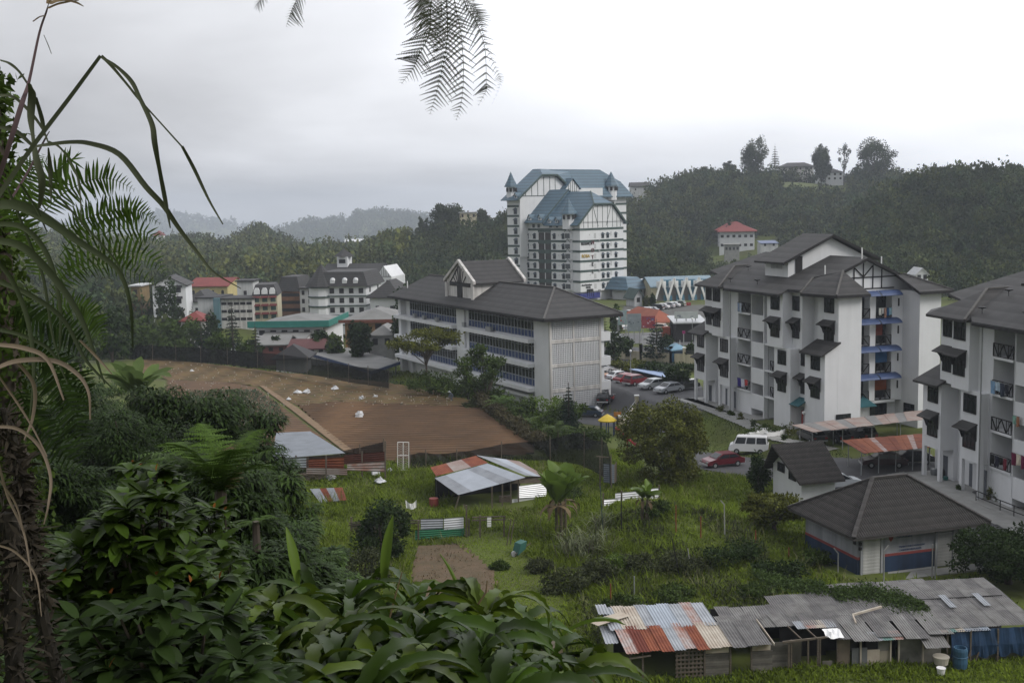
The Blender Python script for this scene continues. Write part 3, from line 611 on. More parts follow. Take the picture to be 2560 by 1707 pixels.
# ================================================================ long office / school block
SC = G(950 + 1330 * 750 / 2352, 620 + 1210 * 750 / 2352, -27); ths = radians(118.3)
def school():
    T = thing('long_block', 'long grey and white block with ribbon windows, blue panels and a dark hipped roof', 'school building', (SC.x, SC.y, -28.7), ths - pi / 2)
    D = 1.7; zf = [D + 8.4, D + 4.95, D + 1.5]          # slab tops
    w = MB()
    w.box(.9, 9.0, .0, 52.2, 0, D + 11.35)
    w.box(0, .95, 0, 4.1, 0, D + 11.4); w.box(-.02, .95, 26.2, 29.0, 0, D + 11.4); w.box(-.1, .95, 51.3, 52.4, 0, D + 11.4); w.box(.3, .95, 47.8, 49.0, 0, D + 11.3); w.box(.3, .95, 24.9, 26.2, 0, D + 11.3)
    for z in zf:
        w.box(-.95, .95, 4.1, 26.2, z - .55, z); w.box(-.95, .95, 29.0, 52.6, z - .55, z)
        for (a, b) in ((4.1, 24.9), (29, 47.8)): w.box(.2, .92, a, b, z, z + .12)
    w.box(-.3, .95, 4.1, 26.2, D - .1, D + .3)
    w.build('wall', m_wall, T)
    wid = {'frame': MB(), 'blue': MB(), 'glass': MB()}
    for z in zf + [D - 1.9]:
        for (a, b) in ((4.1, 24.9), (29.0, 47.8)):
            if z < D: continue
            f, bl, g = MB(), MB(), MB(); n = int((b - a) / .95); d = (b - a) / n
            f.box(.12, .25, a, b, z + 1.12, z + 1.22); f.box(.12, .25, a, b, z + 2.35, z + 2.42); f.box(.12, .25, a, b, z + .12, z + .2)
            for i in range(n + 1): f.box(.14, .24, a + i * d - .04, a + i * d + .04, z + .15, z + 2.95)
            bl.box(.24, .36, a, b, z + .15, z + 1.12); g.box(.27, .36, a, b, z + 1.2, z + 2.95)
            o = f.build('ribbon_window', mat('window_frame_grey', (.36, .38, .41), .5), T); bl.build('spandrel_panel', m_blue, o); g.build('pane', m_glass, o)
    # pierced-block end wall, bands
    gr = MB()
    lv = [(0, D + 1.3), (D + 1.85, D + 4.8), (D + 5.25, D + 8.1), (D + 8.6, D + 11.3)]
    for (z0, z1) in lv:
        for (a, b) in ((.35, 3.7), (3.95, 8.0)):
            nx = max(2, int((b - a) / .26)); nz = int((z1 - z0) / .26); dx = (b - a) / nx; dz = (z1 - z0) / nz
            for i in range(nx + 1): gr.box(a + i * dx - .045, a + i * dx + .045, -.3, -.12, z0, z1)
            for j in range(nz + 1): gr.box(a, b, -.29, -.13, z0 + j * dz - .045, z0 + j * dz + .045)
    gr.build('block_screen', m_wall, T)
    s = MB()
    for x in (.0, 3.7, 8.0): s.box(x, x + (.3 if x != 3.7 else .22), -.36, .02, 0, D + 11.38)
    for a, b in ((D + 1.3, D + 1.85), (D + 4.8, D + 5.25), (D + 8.1, D + 8.6), (D + 11.25, D + 11.39)): s.box(.3, 8.0, -.34, .02, a, b)
    s.build('end_frame', m_wallw, T)
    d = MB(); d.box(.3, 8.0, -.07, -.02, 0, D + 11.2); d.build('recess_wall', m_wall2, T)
    # access galleries on the far side
    for z in zf:
        g = MB(); g.box(9.0, 9.86, -.3, 52, z - .5, z - .2); g.box(9.72, 9.88, -.3, 52, z - .5, z + .75); g.box(8.3, 9.73, -.32, -.15, z - .5, z + .75); g.build('gallery', m_wall, T)
    c = MB()
    for y in (-.2, 10, 20, 30, 40, 50): c.box(9.5, 9.86, y - .1, y + .3, 0, D + 1.1)
    c.box(8.2, 10.2, -.9, 0, -.1, .12)
    for y in range(1): pass
    c.build('column', m_wall, T)
    # roof
    R = MB(); e = D + 11.7; z = D + 15.25
    R.slab([(-1.5, -1.4, e), (-1.5, 53.7, e), (4.9, 49.6, z), (4.9, 6.4, z)], .3); R.slab([(11.3, -1.4, e), (-1.5, -1.4, e), (4.9, 6.4, z)], .3)
    R.slab([(11.3, 53.7, e), (11.3, -1.4, e), (4.9, 6.4, z), (4.9, 49.6, z)], .3); R.slab([(-1.5, 53.7, e), (11.3, 53.7, e), (4.9, 49.6, z)], .3)
    ro = R.build('roof', m_tile, T); k = MB(); k.bar((-1.5, -1.4, e + .06), (4.9, 6.4, z + .08), .28, .12); k.bar((11.3, -1.4, e + .06), (4.9, 6.4, z + .08), .28, .12); k.bar((4.9, 6.4, z + .08), (4.9, 49.6, z + .08), .3, .12); k.build('hip_tile', m_ridge, ro)
    f = MB(); f.bar((-1.55, -1.4, e - .25), (-1.55, 53.7, e - .25), .1, .3); f.bar((-1.5, -1.45, e - .25), (11.3, -1.45, e - .25), .1, .3); f.build('fascia', m_dark, ro)
    # cross gable
    g = MB(); x0, x1, y0, y1 = .5, 9.2, 23.6, 33.2; h0 = D + 12.0; h1 = D + 15.3; ap = D + 18.2; ym = 28.4
    g.box(x0, x1, y0, y1, h0, h1); g.extr([(x0, y0, h1), (x0, y1, h1), (x0, ym, ap)], (x1 - x0, 0, 0))
    g.box(x0 - .25, x0, y1 - .5, y1 + .25, h0, h1 - .3); g.box(x0 - .25, x0, y0 - .25, y0 + .5, h0, h1 - .3)
    gb = g.build('gable_house', m_wallw, T)
    r = MB(); r.slab([(x0 + .1, y0 - .5, h1 - .1), (x0 + .1, ym, ap + .25), (x1 - .1, ym, ap + .25), (x1 - .1, y0 - .5, h1 - .1)], .22); r.slab([(x0 + .1, y1 + .5, h1 - .1), (x1 - .1, y1 + .5, h1 - .1), (x1 - .1, ym, ap + .25), (x0 + .1, ym, ap + .25)], .22); r.build('gable_roof', m_tile, gb)
    v = MB()
    for x in (x0 - .35, x1 - .1):
        for yy in (y0 - .55, y1 + .55): v.extr([(x, yy, h1 - .25), (x, ym, ap + .1), (x, ym, ap + .6), (x, yy, h1 + .25)], (.45, 0, 0))
    v.build('verge', m_wallw, gb)
    t = MB(); X = x0 - .06
    t.box(X - .04, X + .05, y0 + 1.0, y1 - 1.2, h1 - .75, h1 - .15); t.box(X - .05, X + .05, ym - .9, ym + .9, h0 + .5, h1 - .2)
    for dy, hh in ((-2.0, 1.0), (-1.2, 1.8), (-.55, 2.2), (0, 2.5), (.6, 2.2), (1.3, 1.6), (2.1, .9)): t.bar((X, ym + dy * .6, h1 - .15), (X, ym + dy * 1.15, h1 - .15 + hh), .08, .12)
    t.bar((X, y1 - 1.2, h1 - .4), (X, ym + .3, ap - .5), .08, .22)
    t.build('gable_timber', m_dark, gb)
    for i, (y, z_) in enumerate(((16.5, zf[0]), (17.4, zf[0]), (35.5, zf[0]), (40.5, zf[0]), (44.5, zf[0]), (25.4, zf[0]))):
        a = MB(); a.box(-.62, -.22, y - .42, y + .42, z_ + .04, z_ + .72); a.build('air_conditioner', m_metal, T)
    for x, y in ((2.2, 27.0),): pass
    p = MB(); p.tube([(1.0, 50.5, e + .8), (1.0, 50.5, e + 2.6)], .09); p.build('vent_pipe', m_white, T)
    return T
school()
# ================================================================ hotel tower
tq = 340 / 2318
TC = at(1260 + 1305 * tq, 560 + 985 * tq, 320); tht = radians(131.5); TZ = -26.8
def hotel():
    T = thing('hotel_tower', 'tall white and green banded hotel with steep blue roofs and corner turrets', 'hotel', (TC.x, TC.y, TZ), tht - pi / 2)
    w = MB()
    w.box(0, 17.4, 0, 23.0, 2.6, 21.9); w.box(.6, 16.8, .6, 22, 0, 2.7)
    w.extr([(0, 0, 21.5), (17.4, 0, 21.5), (12.9, 0, 26.3), (5.0, 0, 26.3)], (0, 12, 0))
    w.box(-3, 42, 21.5, 26.6, 0, 29.2)                                          # rear slab
    w.extr([(-3, 21.0, 29.2), (19.6, 21.0, 29.2), (11, 21.0, 35.1), (5.3, 21.0, 35.1)], (0, 5, 0)); w.box(-3, 19.6, 21.0, 21.6, 12, 29.3)
    w.box(20, 30, 20, 21.6, 27, 31.5)
    w.build('wall', m_wall, T)
    # bands
    B = MB(); hs = [19.85, 16.6, 13.85, 11.1, 8.35, 5.5]
    for h in hs:
        B.box(-.09, 0, 0, 2.9, h - .32, h + .28); B.box(-.09, 0, 5.4, 22.4, h - .32, h + .28); B.box(-.09, 17.45, -.09, 0, h - .32, h + .28)
        for y0 in (11.5, 14.2): B.box(-.12, -.02, y0, y0 + 2.6, h - .75, h + .3)
    for h in [26.6, 23.8, 20.9, 18.1, 15.2, 12.4, 9.5, 6.7]:
        B.box(-3.09, -3, 21.5, 26.5, h - .3, h + .3)
        B.box(36, 42.05, 21.38, 21.5, h - .3, h + .3); B.box(42, 42.1, 21.4, 26.6, h - .3, h + .3)
    B.build('floor_band', m_green, T)
    dk = MB()
    for y0 in (11.6, 14.3): dk.box(-.08, 0, y0, y0 + 2.3, 2.7, 19.0)
    dk.build('stair_glazing', mat('dark_stair_glass', (.045, .04, .038), .5, .6, .8), T)
    fl = [17.2, 14.3, 11.6, 8.8, 6.05, 3.2]
    nfr = mat('hotel_window_frame', (.05, .07, .09), .5)
    def hwin(x, y, z, wd, ht, face, arch=True, par=T):
        f, g = MB(), MB(); k = wd / 2
        prof = [(-k, 0), (k, 0), (k, ht * .7), (k * .6, ht * .95), (0, ht), (-k * .6, ht * .95), (-k, ht * .7)] if arch else [(-k, 0), (k, 0), (k, ht), (-k, ht)]
        if face == 'x-':
            f.extr([(x - .1, y + a, z + b) for a, b in prof], (.1, 0, 0)); g.box(x - .12, x - .09, y - k * .7, y + k * .7, z + .12, z + ht * .62)
            if arch: f.extr([(x - .45, y + k * 1.3, z + ht * .72), (x - .45, y - k * 1.3, z + ht * .72), (x - .05, y - k * 1.2, z + ht * .92), (x - .05, y, z + ht * 1.12), (x - .05, y + k * 1.2, z + ht * .92)], (.06, 0, .04))
        else:
            f.extr([(x + a, y - .1, z + b) for a, b in prof], (0, .1, 0)); g.box(x - k * .7, x + k * .7, y - .12, y - .09, z + .12, z + ht * .62)
            if arch: f.extr([(x + k * 1.3, y - .45, z + ht * .72), (x - k * 1.3, y - .45, z + ht * .72), (x - k * 1.2, y - .05, z + ht * .92), (x, y - .05, z + ht * 1.12), (x + k * 1.2, y - .05, z + ht * .92)], (0, .06, .04))
        o = f.build('window', nfr, par); g.build('pane', m_glass, o)
    for h in fl:
        for y in (6.6, 10.2, 18.4, 21.4): hwin(0, y, h, 1.1, 1.5, 'x-')
        for x in (9.0, 11.0, 14.3): hwin(x, 0, h, 1.0, 1.5, 'y-')
        a = MB(); a.box(7.0, 7.7, -.3, -.05, h - .7, h - .25); a.build('air_conditioner', m_metal, T)
        s = MB(); s.box(5.5, 6.25, -.06, 0, h + .1, h + 1.5); s.box(12.1, 12.6, -.06, 0, h + .6, h + 1.8); s.box(3.7, 3.9, -.06, 0, h + .9, h + 1.3)
        s.box(-.06, 0, 8.3, 8.55, h + .8, h + 1.3); s.box(-.06, 0, 19.9, 20.1, h + .8, h + 1.3); s.build('small_window', m_wall2, T)
    for y in (21.6, 18.6, 16.5, 11.6, 9.0, 6.3): hwin(0, y, 20.35, 1.0, 1.0, 'x-', False)
    for h in (24.3, 21.4, 18.6, 15.7, 12.9, 10.0):
        hwin(-3, 23.0, h, 1.4, 1.7, 'x-')
    # bay window stack with triangles
    for h in fl:
        b = MB(); b.box(-.75, 0, 3.0, 5.3, h - .1, h + 1.9); o = b.build('bay_window', m_wall, T)
        g = MB(); g.box(-.82, -.75, 3.2, 5.1, h + .25, h + 1.6); g.build('pane', mat('bay_glass', (.10, .11, .12), .3, .4, 2), o)
        t = MB(); t.bar((-.82, 3.0, h + 1.95), (-.82, 4.15, h + 3.0), .1, .1); t.bar((-.82, 5.3, h + 1.95), (-.82, 4.15, h + 3.0), .1, .1); t.build('bay_trim', m_green, o)
    for h in fl + [20, 22.8, 25.6]:
        b = MB(); b.box(33.2, 36.2, 20.7, 21.5, h - .1, h + 1.9); o = b.build('bay_window', m_wall, T); g = MB(); g.box(33.7, 35.7, 20.62, 20.7, h + .25, h + 1.6); g.build('pane', mat('bay_glass', (.10, .11, .12)), o)
    # half timber lines
    t = MB()
    for x in (1.5, 3.2, 5.0, 7.0, 9.0, 11.0, 13.0, 14.8, 16.2):
        top = 21.5 + min(4.8, x * .96 if x < 5 else 9, (17.4 - x) * 1.07); t.bar((x, -.04, 20.2), (x, -.04, top), .1, .08)
    t.bar((5.2, -.05, 26.2), (7.2, -.05, 20.6), .1, .08); t.bar((12.4, -.05, 26.2), (10.4, -.05, 20.6), .1, .08)
    for x in (-.8, 1.6, 4.0, 6.4, 8.8, 11.0): t.bar((x, 20.94, 29.5), (x, 20.94, 29.5 + min(5.4, (x + 3) * .72)), .12, .1)
    t.bar((-3, 20.94, 29.45), (12, 20.94, 29.45), .1, .14)
    t.build('half_timber', m_green, T)
    # roofs
    R = MB()
    R.slab([(-1.1, -.5, 21.1), (-1.1, 13.3, 21.1), (8.7, 13.3, 30.3), (8.7, 4.2, 30.3), (5.1, -.5, 26.8)]); R.slab([(5.1, -.5, 26.8), (12.9, -.5, 26.8), (8.7, 4.2, 30.3)])
    R.slab([(18.5, -.5, 21.1), (12.9, -.5, 26.8), (8.7, 4.2, 30.3), (8.7, 13.3, 30.3), (18.5, 13.3, 21.1)])
    R.slab([(-1.6, 13.3, 21.9), (-1.6, 23.2, 21.9), (8.7, 23.2, 31.1), (8.7, 12.9, 31.1)]); R.slab([(18.8, 13.3, 21.9), (8.7, 12.9, 31.1), (8.7, 23.2, 31.1), (18.8, 23.2, 21.9)])
    R.extr([(-1.6, 13.2, 21.8), (8.7, 12.85, 31.0), (8.7, 12.85, 30.2), (-1.2, 13.2, 21.0)], (0, .3, 0))
    R.slab([(-4.6, 20.2, 28.4), (-4.6, 27.6, 28.4), (8.3, 27.6, 37.3), (8.3, 24.5, 37.3), (5.2, 20.2, 35.6)]); R.slab([(5.2, 20.2, 35.6), (11.2, 20.2, 35.6), (8.3, 24.5, 37.3)])
    R.slab([(21, 20.2, 28.6), (11.2, 20.2, 35.6), (8.3, 24.5, 37.3), (12, 24.6, 37.2), (21, 24.6, 36.9)])
    R.slab([(43.6, 27.8, 28.9), (33.5, 24.6, 37.2), (9, 24.6, 37.2), (9, 27.8, 30)], .3); R.slab([(19, 20.0, 30.2), (27, 20.0, 29.5), (33.5, 24.6, 37.2), (9, 24.6, 37.2), (12, 22, 35)], .3)
    R.slab([(25, 19.8, 28.9), (43.6, 19.8, 28.9), (40.5, 22.4, 33.4), (33.5, 24.6, 37.2), (25, 24.6, 37.2)]); R.slab([(43.6, 20, 28.9), (43.6, 27.8, 28.9), (33.5, 24.6, 37.2), (40.5, 22.4, 33.4)])
    ro = R.build('roof', m_broof, T)
    k = MB(); k.bar((8.7, 4.2, 30.4), (5.1, -.5, 26.9), .3, .15); k.bar((8.7, 12.8, 31.2), (-1.6, 13.2, 22.0), .25, .2); k.bar((5.1, -.55, 26.7), (12.9, -.55, 26.7), .2, .5); k.bar((-1.1, -.55, 21.0), (5.1, -.55, 26.7), .2, .5); k.bar((18.5, -.55, 21.0), (12.9, -.55, 26.7), .2, .5)
    k.bar((-4.6, 20.15, 28.3), (5.2, 20.15, 35.4), .2, .5); k.bar((5.2, 20.15, 35.4), (11.2, 20.15, 35.4), .2, .5); k.bar((21, 20.15, 28.5), (11.2, 20.15, 35.4), .2, .5); k.build('barge_board', m_green, ro)
    # small cross gable above the white wall
    g = MB(); g.box(13.6, 19.0, 19.2, 21.5, 29.5, 31.6); g.extr([(13.6, 19.2, 31.6), (19.0, 19.2, 31.6), (16.3, 19.2, 34.0)], (0, 2.5, 0)); o = g.build('dormer_gable', m_wall, T)
    g = MB(); g.slab([(13.0, 18.8, 31.3), (16.3, 18.8, 34.5), (16.3, 23, 34.5), (13.0, 23, 31.3)], .2); g.slab([(19.6, 18.8, 31.3), (19.6, 23, 31.3), (16.3, 23, 34.5), (16.3, 18.8, 34.5)], .2); g.build('dormer_roof', m_broof, o)
    g = MB(); [g.bar((x, 19.14, 30.4), (x, 19.14, 33.8 - abs(x - 16.3) * .8), .1, .08) for x in (14.7, 15.5, 16.3, 17.1, 17.9)]; g.bar((13.7, 19.13, 30.6), (18.9, 19.13, 30.6), .08, .1); g.build('dormer_timber', m_green, o)
    # little dormers on the eaves
    for (x, y, z) in ((-1.2, 19.2, 22.7), (-1.2, 15.0, 22.7), (-.7, 11.6, 21.9), (-.7, 8.6, 21.9), (-4.0, 21.8, 29.0)):
        g = MB(); g.box(x + .1, x + 1.6, y - .5, y + .5, z - .2, z + .6); g.extr([(x + .1, y - .5, z + .6), (x + .1, y + .5, z + .6), (x + .1, y, z + 1.3)], (1.5, 0, 0)); o = g.build('dormer', m_wall, T)
        q = MB(); q.slab([(x - .2, y - .8, z + .45), (x - .2, y, z + 1.55), (x + 2.2, y, z + 1.55), (x + 2.2, y - .8, z + .45)], .1); q.slab([(x - .2, y + .8, z + .45), (x + 2.2, y + .8, z + .45), (x + 2.2, y, z + 1.55), (x - .2, y, z + 1.55)], .1); q.box(x + .03, x + .1, y - .25, y + .25, z, z + .6); q.build('dormer_roof', m_broof, o)
    # turrets
    for (x, y, z, r, hc) in ((-.2, 4.1, 21.2, 1.75, 3.0), (-2.4, 25.4, 29.0, 1.35, 3.2), (35.0, 21.2, 29.0, 1.7, 3.2), (17.6, 4.6, 19.5, 1.7, 3.0)):
        g = MB(); g.lathe((x, y, z), [(r, -1.2), (r, hc)], 8); o = g.build('turret', m_wall, T)
        q = MB(); q.lathe((x, y, z + hc - .1), [(r * 1.5, 0), (r * .75, 2.0), (.02, 4.4)], 8); q.build('turret_roof', m_broof, o)
        q = MB(); [q.box(x + cos(a) * r - .28, x + cos(a) * r + .28, y + sin(a) * r - .28, y + sin(a) * r + .28, z + hc - 1.5, z + hc - .4) for a in [pi + i * pi / 4 for i in range(5)]]; q.build('turret_window', m_dark, o)
    # signs on the bright end
    def letters(txt, x, z, sz, m, nm='sign_letters', step=None, vert=False):
        cu = bpy.data.curves.new('t', 'FONT'); cu.body = txt; cu.size = sz; cu.extrude = .05; cu.offset = .02
        to = bpy.data.objects.new('t', cu); COL.objects.link(to); bpy.context.view_layer.update()
        me = bpy.data.meshes.new_from_object(to.evaluated_get(bpy.context.evaluated_depsgraph_get())); bpy.data.objects.remove(to); me.materials.clear()
        o = link(nm, me, m, T); o.rotation_euler = (pi / 2, 0, 0); o.location = (x, -.12, z); return o
    for i, c in enumerate('HOTEL'): letters(c, 4.3 + (.05 if c != 'O' else -.1), [15.6, 13.5, 11.6, 9.6, 7.6][i], 1.5, mat('dark_red_sign', (.12, .015, .02), .6) if i < 3 else m_dark, 'sign_letter')
    letters('REGENCY', .35, 15.6, .95, m_dark); letters('ROSA', .5, 12.1, 1.2, mat('gold_sign', (.5, .33, .05), .5)); letters('Rosa Passadena', .4, 4.3, .62, m_dark); letters('HOTEL', 2.0, 3.6, .6, m_dark)
    g = MB(); g.box(-.3, 7.5, -.2, -.02, .6, 2.2); g.box(-.2, -.02, 0, 6, .6, 2.2); g.build('shop_sign', mat('blue_violet_sign', (.05, .06, .25), .5, .5, 1.5), T)
    g = MB(); g.box(2.4, 4.6, -.25, -.05, 2.4, 3.3); [g.box(2.45 + i * .75, 2.5 + i * .75, -.3, -.2, 1.2, 3.2) for i in range(4)]; g.build('shop_window', m_dark, T)
    # entrance hall with blue roof
    g = MB(); g.box(11.5, 20, -7.5, -1, 0, 3.0); o = g.build('porch', m_wall, T)
    g = MB(); g.slab([(9.5, -9, 3.0), (20.6, -9, 3.0), (17.5, -5, 6.1), (13, -5, 6.1)], .2); g.slab([(9.5, -9, 3.0), (13, -5, 6.1), (12.5, 0, 6.1), (9.5, 0, 3.0)], .2); g.slab([(20.6, -9, 3), (24, 0, 3), (17, 0, 6.1), (17.5, -5, 6.1)], .2); g.slab([(13, -5, 6.1), (17.5, -5, 6.1), (17, 0, 6.1), (12.5, 0, 6.1)], .2); g.build('porch_roof', m_broof, o)
    g = MB(); g.box(15, 16.6, -7.62, -7.5, .4, 2.6); g.box(17.6, 18.6, -7.62, -7.5, .4, 2.2); g.box(12.2, 13.6, -7.62, -7.5, 0, 2.5); g.build('porch_window', m_dark, o)
    return T
hotel()
# ================================================================ town buildings; placed by their front wall
def tb(name, label, x0, x1, yt, yb, Yd, depth, yaw=0, wall=None, roof='hip', rm=None, rh=2.0, ov=.5, cols=3, rows=3, ww=.9, wh=1.2, wm=None, hood=None, band=None, cat='building', side=0, group=None, win_top=.8, arch=False):
    """yt/yb: pixel rows of wall top and base of the front wall between columns x0..x1 at distance Yd"""
    xm = (x0 + x1) / 2; b = at(xm, yb, Yd); h = (at(xm, yt, Yd) - b).z; wd = (x1 - x0) / FPX * Yd / max(.3, cos(radians(yaw)))
    T = thing(name, label, cat, b, radians(yaw), group)
    k = wd / 2; w = MB(); w.box(-k, k, 0, depth, -(4 + max(0, b.z - Hs(b.x, b.y))), h)
    if roof == 'gable_x': w.extr([(-k, 0, h), (k, 0, h), (0, 0, h + rh)], (0, depth, 0))
    if roof == 'gable_y': w.extr([(-k, 0, h), (-k, depth, h), (-k, depth / 2, h + rh)], (2 * k, 0, 0))
    w.build('wall', wall or m_wall, T)
    R = MB(); rm = rm or m_tile
    if roof == 'hip':
        a = min(k, depth / 2) * .9; r0 = (-k + a if k > depth / 2 else 0); r1 = -r0 if k > depth / 2 else 0
        q0, q1 = (depth / 2, depth / 2) if k > depth / 2 else (a, depth - a)
        P, Q = (r0, q0, h + rh), (r1, q1, h + rh); e = h - .1
        c = [(-k - ov, -ov, e), (k + ov, -ov, e), (k + ov, depth + ov, e), (-k - ov, depth + ov, e)]
        if k > depth / 2: R.slab([c[0], c[1], Q, P]); R.slab([c[2], c[3], P, Q]); R.slab([c[3], c[0], P]); R.slab([c[1], c[2], Q])
        else: R.slab([c[0], c[1], P]); R.slab([c[1], c[2], Q, P]); R.slab([c[2], c[3], Q]); R.slab([c[3], c[0], P, Q])
    elif roof == 'gable_x':
        s = rh / k
        R.slab([(-k - ov, -ov, h - ov * s), (0, -ov, h + rh + .1), (0, depth + ov, h + rh + .1), (-k - ov, depth + ov, h - ov * s)]); R.slab([(k + ov, -ov, h - ov * s), (k + ov, depth + ov, h - ov * s), (0, depth + ov, h + rh + .1), (0, -ov, h + rh + .1)])
    elif roof == 'gable_y':
        R.slab([(-k - ov, -ov, h + .1), (k + ov, -ov, h + .1), (k + ov, depth / 2, h + rh + .25), (-k - ov, depth / 2, h + rh + .25)]); R.slab([(-k - ov, depth + ov, h + .1), (-k - ov, depth / 2, h + rh + .25), (k + ov, depth / 2, h + rh + .25), (k + ov, depth + ov, h + .1)])
    elif roof == 'mansard':
        R.lathe((0, 0, 0), [(0, 0)], 4) if False else None
        R.add([(-k - ov, -ov, h), (k + ov, -ov, h), (k + ov, depth + ov, h), (-k - ov, depth + ov, h), (-k + .8, 1, h + rh), (k - .8, 1, h + rh), (k - .8, depth - 1, h + rh), (-k + .8, depth - 1, h + rh)], [(0, 1, 5, 4), (1, 2, 6, 5), (2, 3, 7, 6), (3, 0, 4, 7), (4, 5, 6, 7), (3, 2, 1, 0)])
    elif roof == 'shed': R.slab([(-k - ov, -ov, h), (k + ov, -ov, h), (k + ov, depth + ov, h + rh), (-k - ov, depth + ov, h + rh)], .2)
    else: R.box(-k - ov, k + ov, -ov, depth + ov, h, h + .35)
    R.build('roof', rm, T)
    wm = wm or m_dark; fh = h / max(rows, 1)
    for r in range(rows):
        z = h - fh * (r + 1) + fh * .28
        for c in range(cols):
            xx = -k + 2 * k * (c + .5) / cols; g = MB()
            g.box(xx - ww / 2, xx + ww / 2, -.06, .0, z, z + wh)
            if arch: g.extr([(xx - ww / 2, -.06, z + wh), (xx + ww / 2, -.06, z + wh), (xx, -.06, z + wh + ww * .4)], (0, .06, 0))
            o = g.build('window', wm, T)
            if hood: q = MB(); q.slab([(xx - ww * .75, -.8, z + wh), (xx + ww * .75, -.8, z + wh), (xx + ww * .7, 0, z + wh + .5), (xx - ww * .7, 0, z + wh + .5)], .08); q.build('awning', hood, o)
        if side:
            for c in range(side):
                yy = depth * (c + .5) / side; g = MB(); g.box(k, k + .06, yy - ww / 2, yy + ww / 2, z, z + wh); g.box(-k - .06, -k, yy - ww / 2, yy + ww / 2, z, z + wh); g.build('side_window', wm, T)
        if band and r < rows: g = MB(); g.box(-k - .15, k + .15, -.2, depth + .1, h - fh * (r + 1) - .15, h - fh * (r + 1) + .15); g.build('floor_band', band, T)
    return T, k, h
rr_red = mat('faded_red_roof', (.20, .045, .04), .8, .3, .5); rr_grey = mat('grey_sheet_roof', (.20, .20, .195), .8, .35, .3, bump=.2); rr_mar = mat('maroon_roof', (.11, .045, .045), .8, .3, .4)
rr_orust = mat('rust_orange_roof', (.27, .085, .05), .8, .35, .25)
tb('corner_hotel', 'white four storey building with black hooded windows at the left of town', 388, 468, 712, 822, 290, 12, 8, roof='gable_x', rh=2.0, cols=2, rows=4, ww=1.7, wh=1.3, arch=True, hood=m_dark)
tb('ochre_building', 'narrow ochre building half hidden behind fern fronds', 330, 352, 716, 770, 300, 8, 0, mat('dull_ochre', (.20, .14, .06), .85, .3, .6), 'flat', rm=m_wall2, cols=1, rows=2)
tb('terrace_house', 'yellow shop row under faded red roofs behind the white hooded building', 470, 572, 716, 745, 370, 14, -10, mat('pale_yellow', (.5, .42, .2)), 'gable_y', rr_red, 2.2, cols=4, rows=1, arch=True)
tb('shop_house', 'low white building under a wide dark roof', 466, 523, 752, 786, 325, 12, -5, m_wall, 'hip', m_tile, 2.8, cols=1, rows=1, ww=1.2, wh=.8)
tb('office_building', 'grey slab building with a teal side strip', 497, 552, 746, 818, 300, 10, -4, m_wall2, 'flat', m_dark, cols=0, rows=1)
g = MB(); p = at(541, 818, 299); q = at(552, 744, 299); g.box(p.x, q.x, p.y - 2, p.y - .6, p.z, q.z); tag(g.build('teal_stair_tower', mat('teal_wall', (.10, .18, .21), .8, .2, .6)), 'narrow teal stair tower beside the grey slab building', 'tower')
tb('balcony_building', 'low stained white building with balconies left of the cream block', 553, 634, 748, 806, 298, 9, -6, m_wallw, 'flat', m_tile, cols=5, rows=3, ww=1.4, wh=.7)
T7, k7, h7 = tb('cream_block', 'cream block with dark mansard roof, arched dormers and red window awnings', 634, 695, 740, 802, 300, 12, 6, m_cream, 'mansard', m_tile, 2.9, .2, 3, 3, 1.3, 1.2, mat('green_window', (.05, .10, .09)), mat('dark_red_awning', (.13, .03, .03), .7))
for i in (-1, 0, 1):
    g = MB(); g.box(i * k7 * .62 - .75, i * k7 * .62 + .75, -.3, 1.2, h7 + .5, h7 + 1.4); g.extr([(i * k7 * .62 - .75, -.3, h7 + 1.4), (i * k7 * .62 + .75, -.3, h7 + 1.4), (i * k7 * .62 + .4, -.3, h7 + 2.1), (i * k7 * .62 - .4, -.3, h7 + 2.1)], (0, 1.5, 0)); g.build('dormer', m_wall, T7)
tb('grey_tower_building', 'grey rooftop block with a dark red shaft behind the low white building', 594, 634, 704, 750, 335, 8, 0, m_wall2, 'flat', m_dark, cols=1, rows=1)
tb('orange_balcony_building', 'dark roofed building with orange balconies between cream and round corner blocks', 697, 752, 728, 802, 325, 12, -8, mat('brown_orange', (.22, .11, .06), .8, .5, .5), 'mansard', m_tile, 4.0, .4, 4, 4, 1.6, .9)
tb('grey_shophouse', 'pale grey narrow building left of the round cornered block', 752, 786, 722, 806, 315, 12, -10, m_wall2, 'flat', m_tile, cols=2, rows=4, ww=.8)
T, k, h = tb('round_corner_building', 'white four storey building with dark green bands and dormered dark roof', 795, 919, 716, 812, 292, 16, -8, m_wall, 'mansard', m_tile, 3.6, .8, 5, 4, 1.2, 1.3, band=m_green, side=2)
g = MB()
for r in range(4): g.lathe((-k + .5, 2.4, h * r / 4), [(3.4, 0), (3.4, h / 4 - .35)], 12)
g.build('corner_turret', m_wall, T)
g = MB()
for r in range(1, 5): g.lathe((-k + .5, 2.4, h * r / 4 - .35), [(3.7, 0), (3.7, .35)], 12)
g.build('turret_band', m_green, T); g = MB(); g.lathe((-k + .5, 2.4, h), [(4.4, 0), (.1, 5.6)], 12); g.build('turret_roof', m_tile, T)
for x in (-.35, .15, .6):
    g = MB(); g.box(k * x - .6, k * x + .6, -.4, 1.2, h + .6, h + 1.6); g.lathe((k * x, .1, h + 1.6), [(.7, 0), (.5, .45), (.1, .6)], 8); g.build('dormer', m_wall, T)
T, k, h = tb('ridge_turret_building', 'long dark roofed building with lookout turret and white half timbered gable end', 800, 948, 694, 722, 345, 14, -12, m_wall, 'gable_y', m_tile, 3.6, .5, 7, 1, 1.6, 1.2)
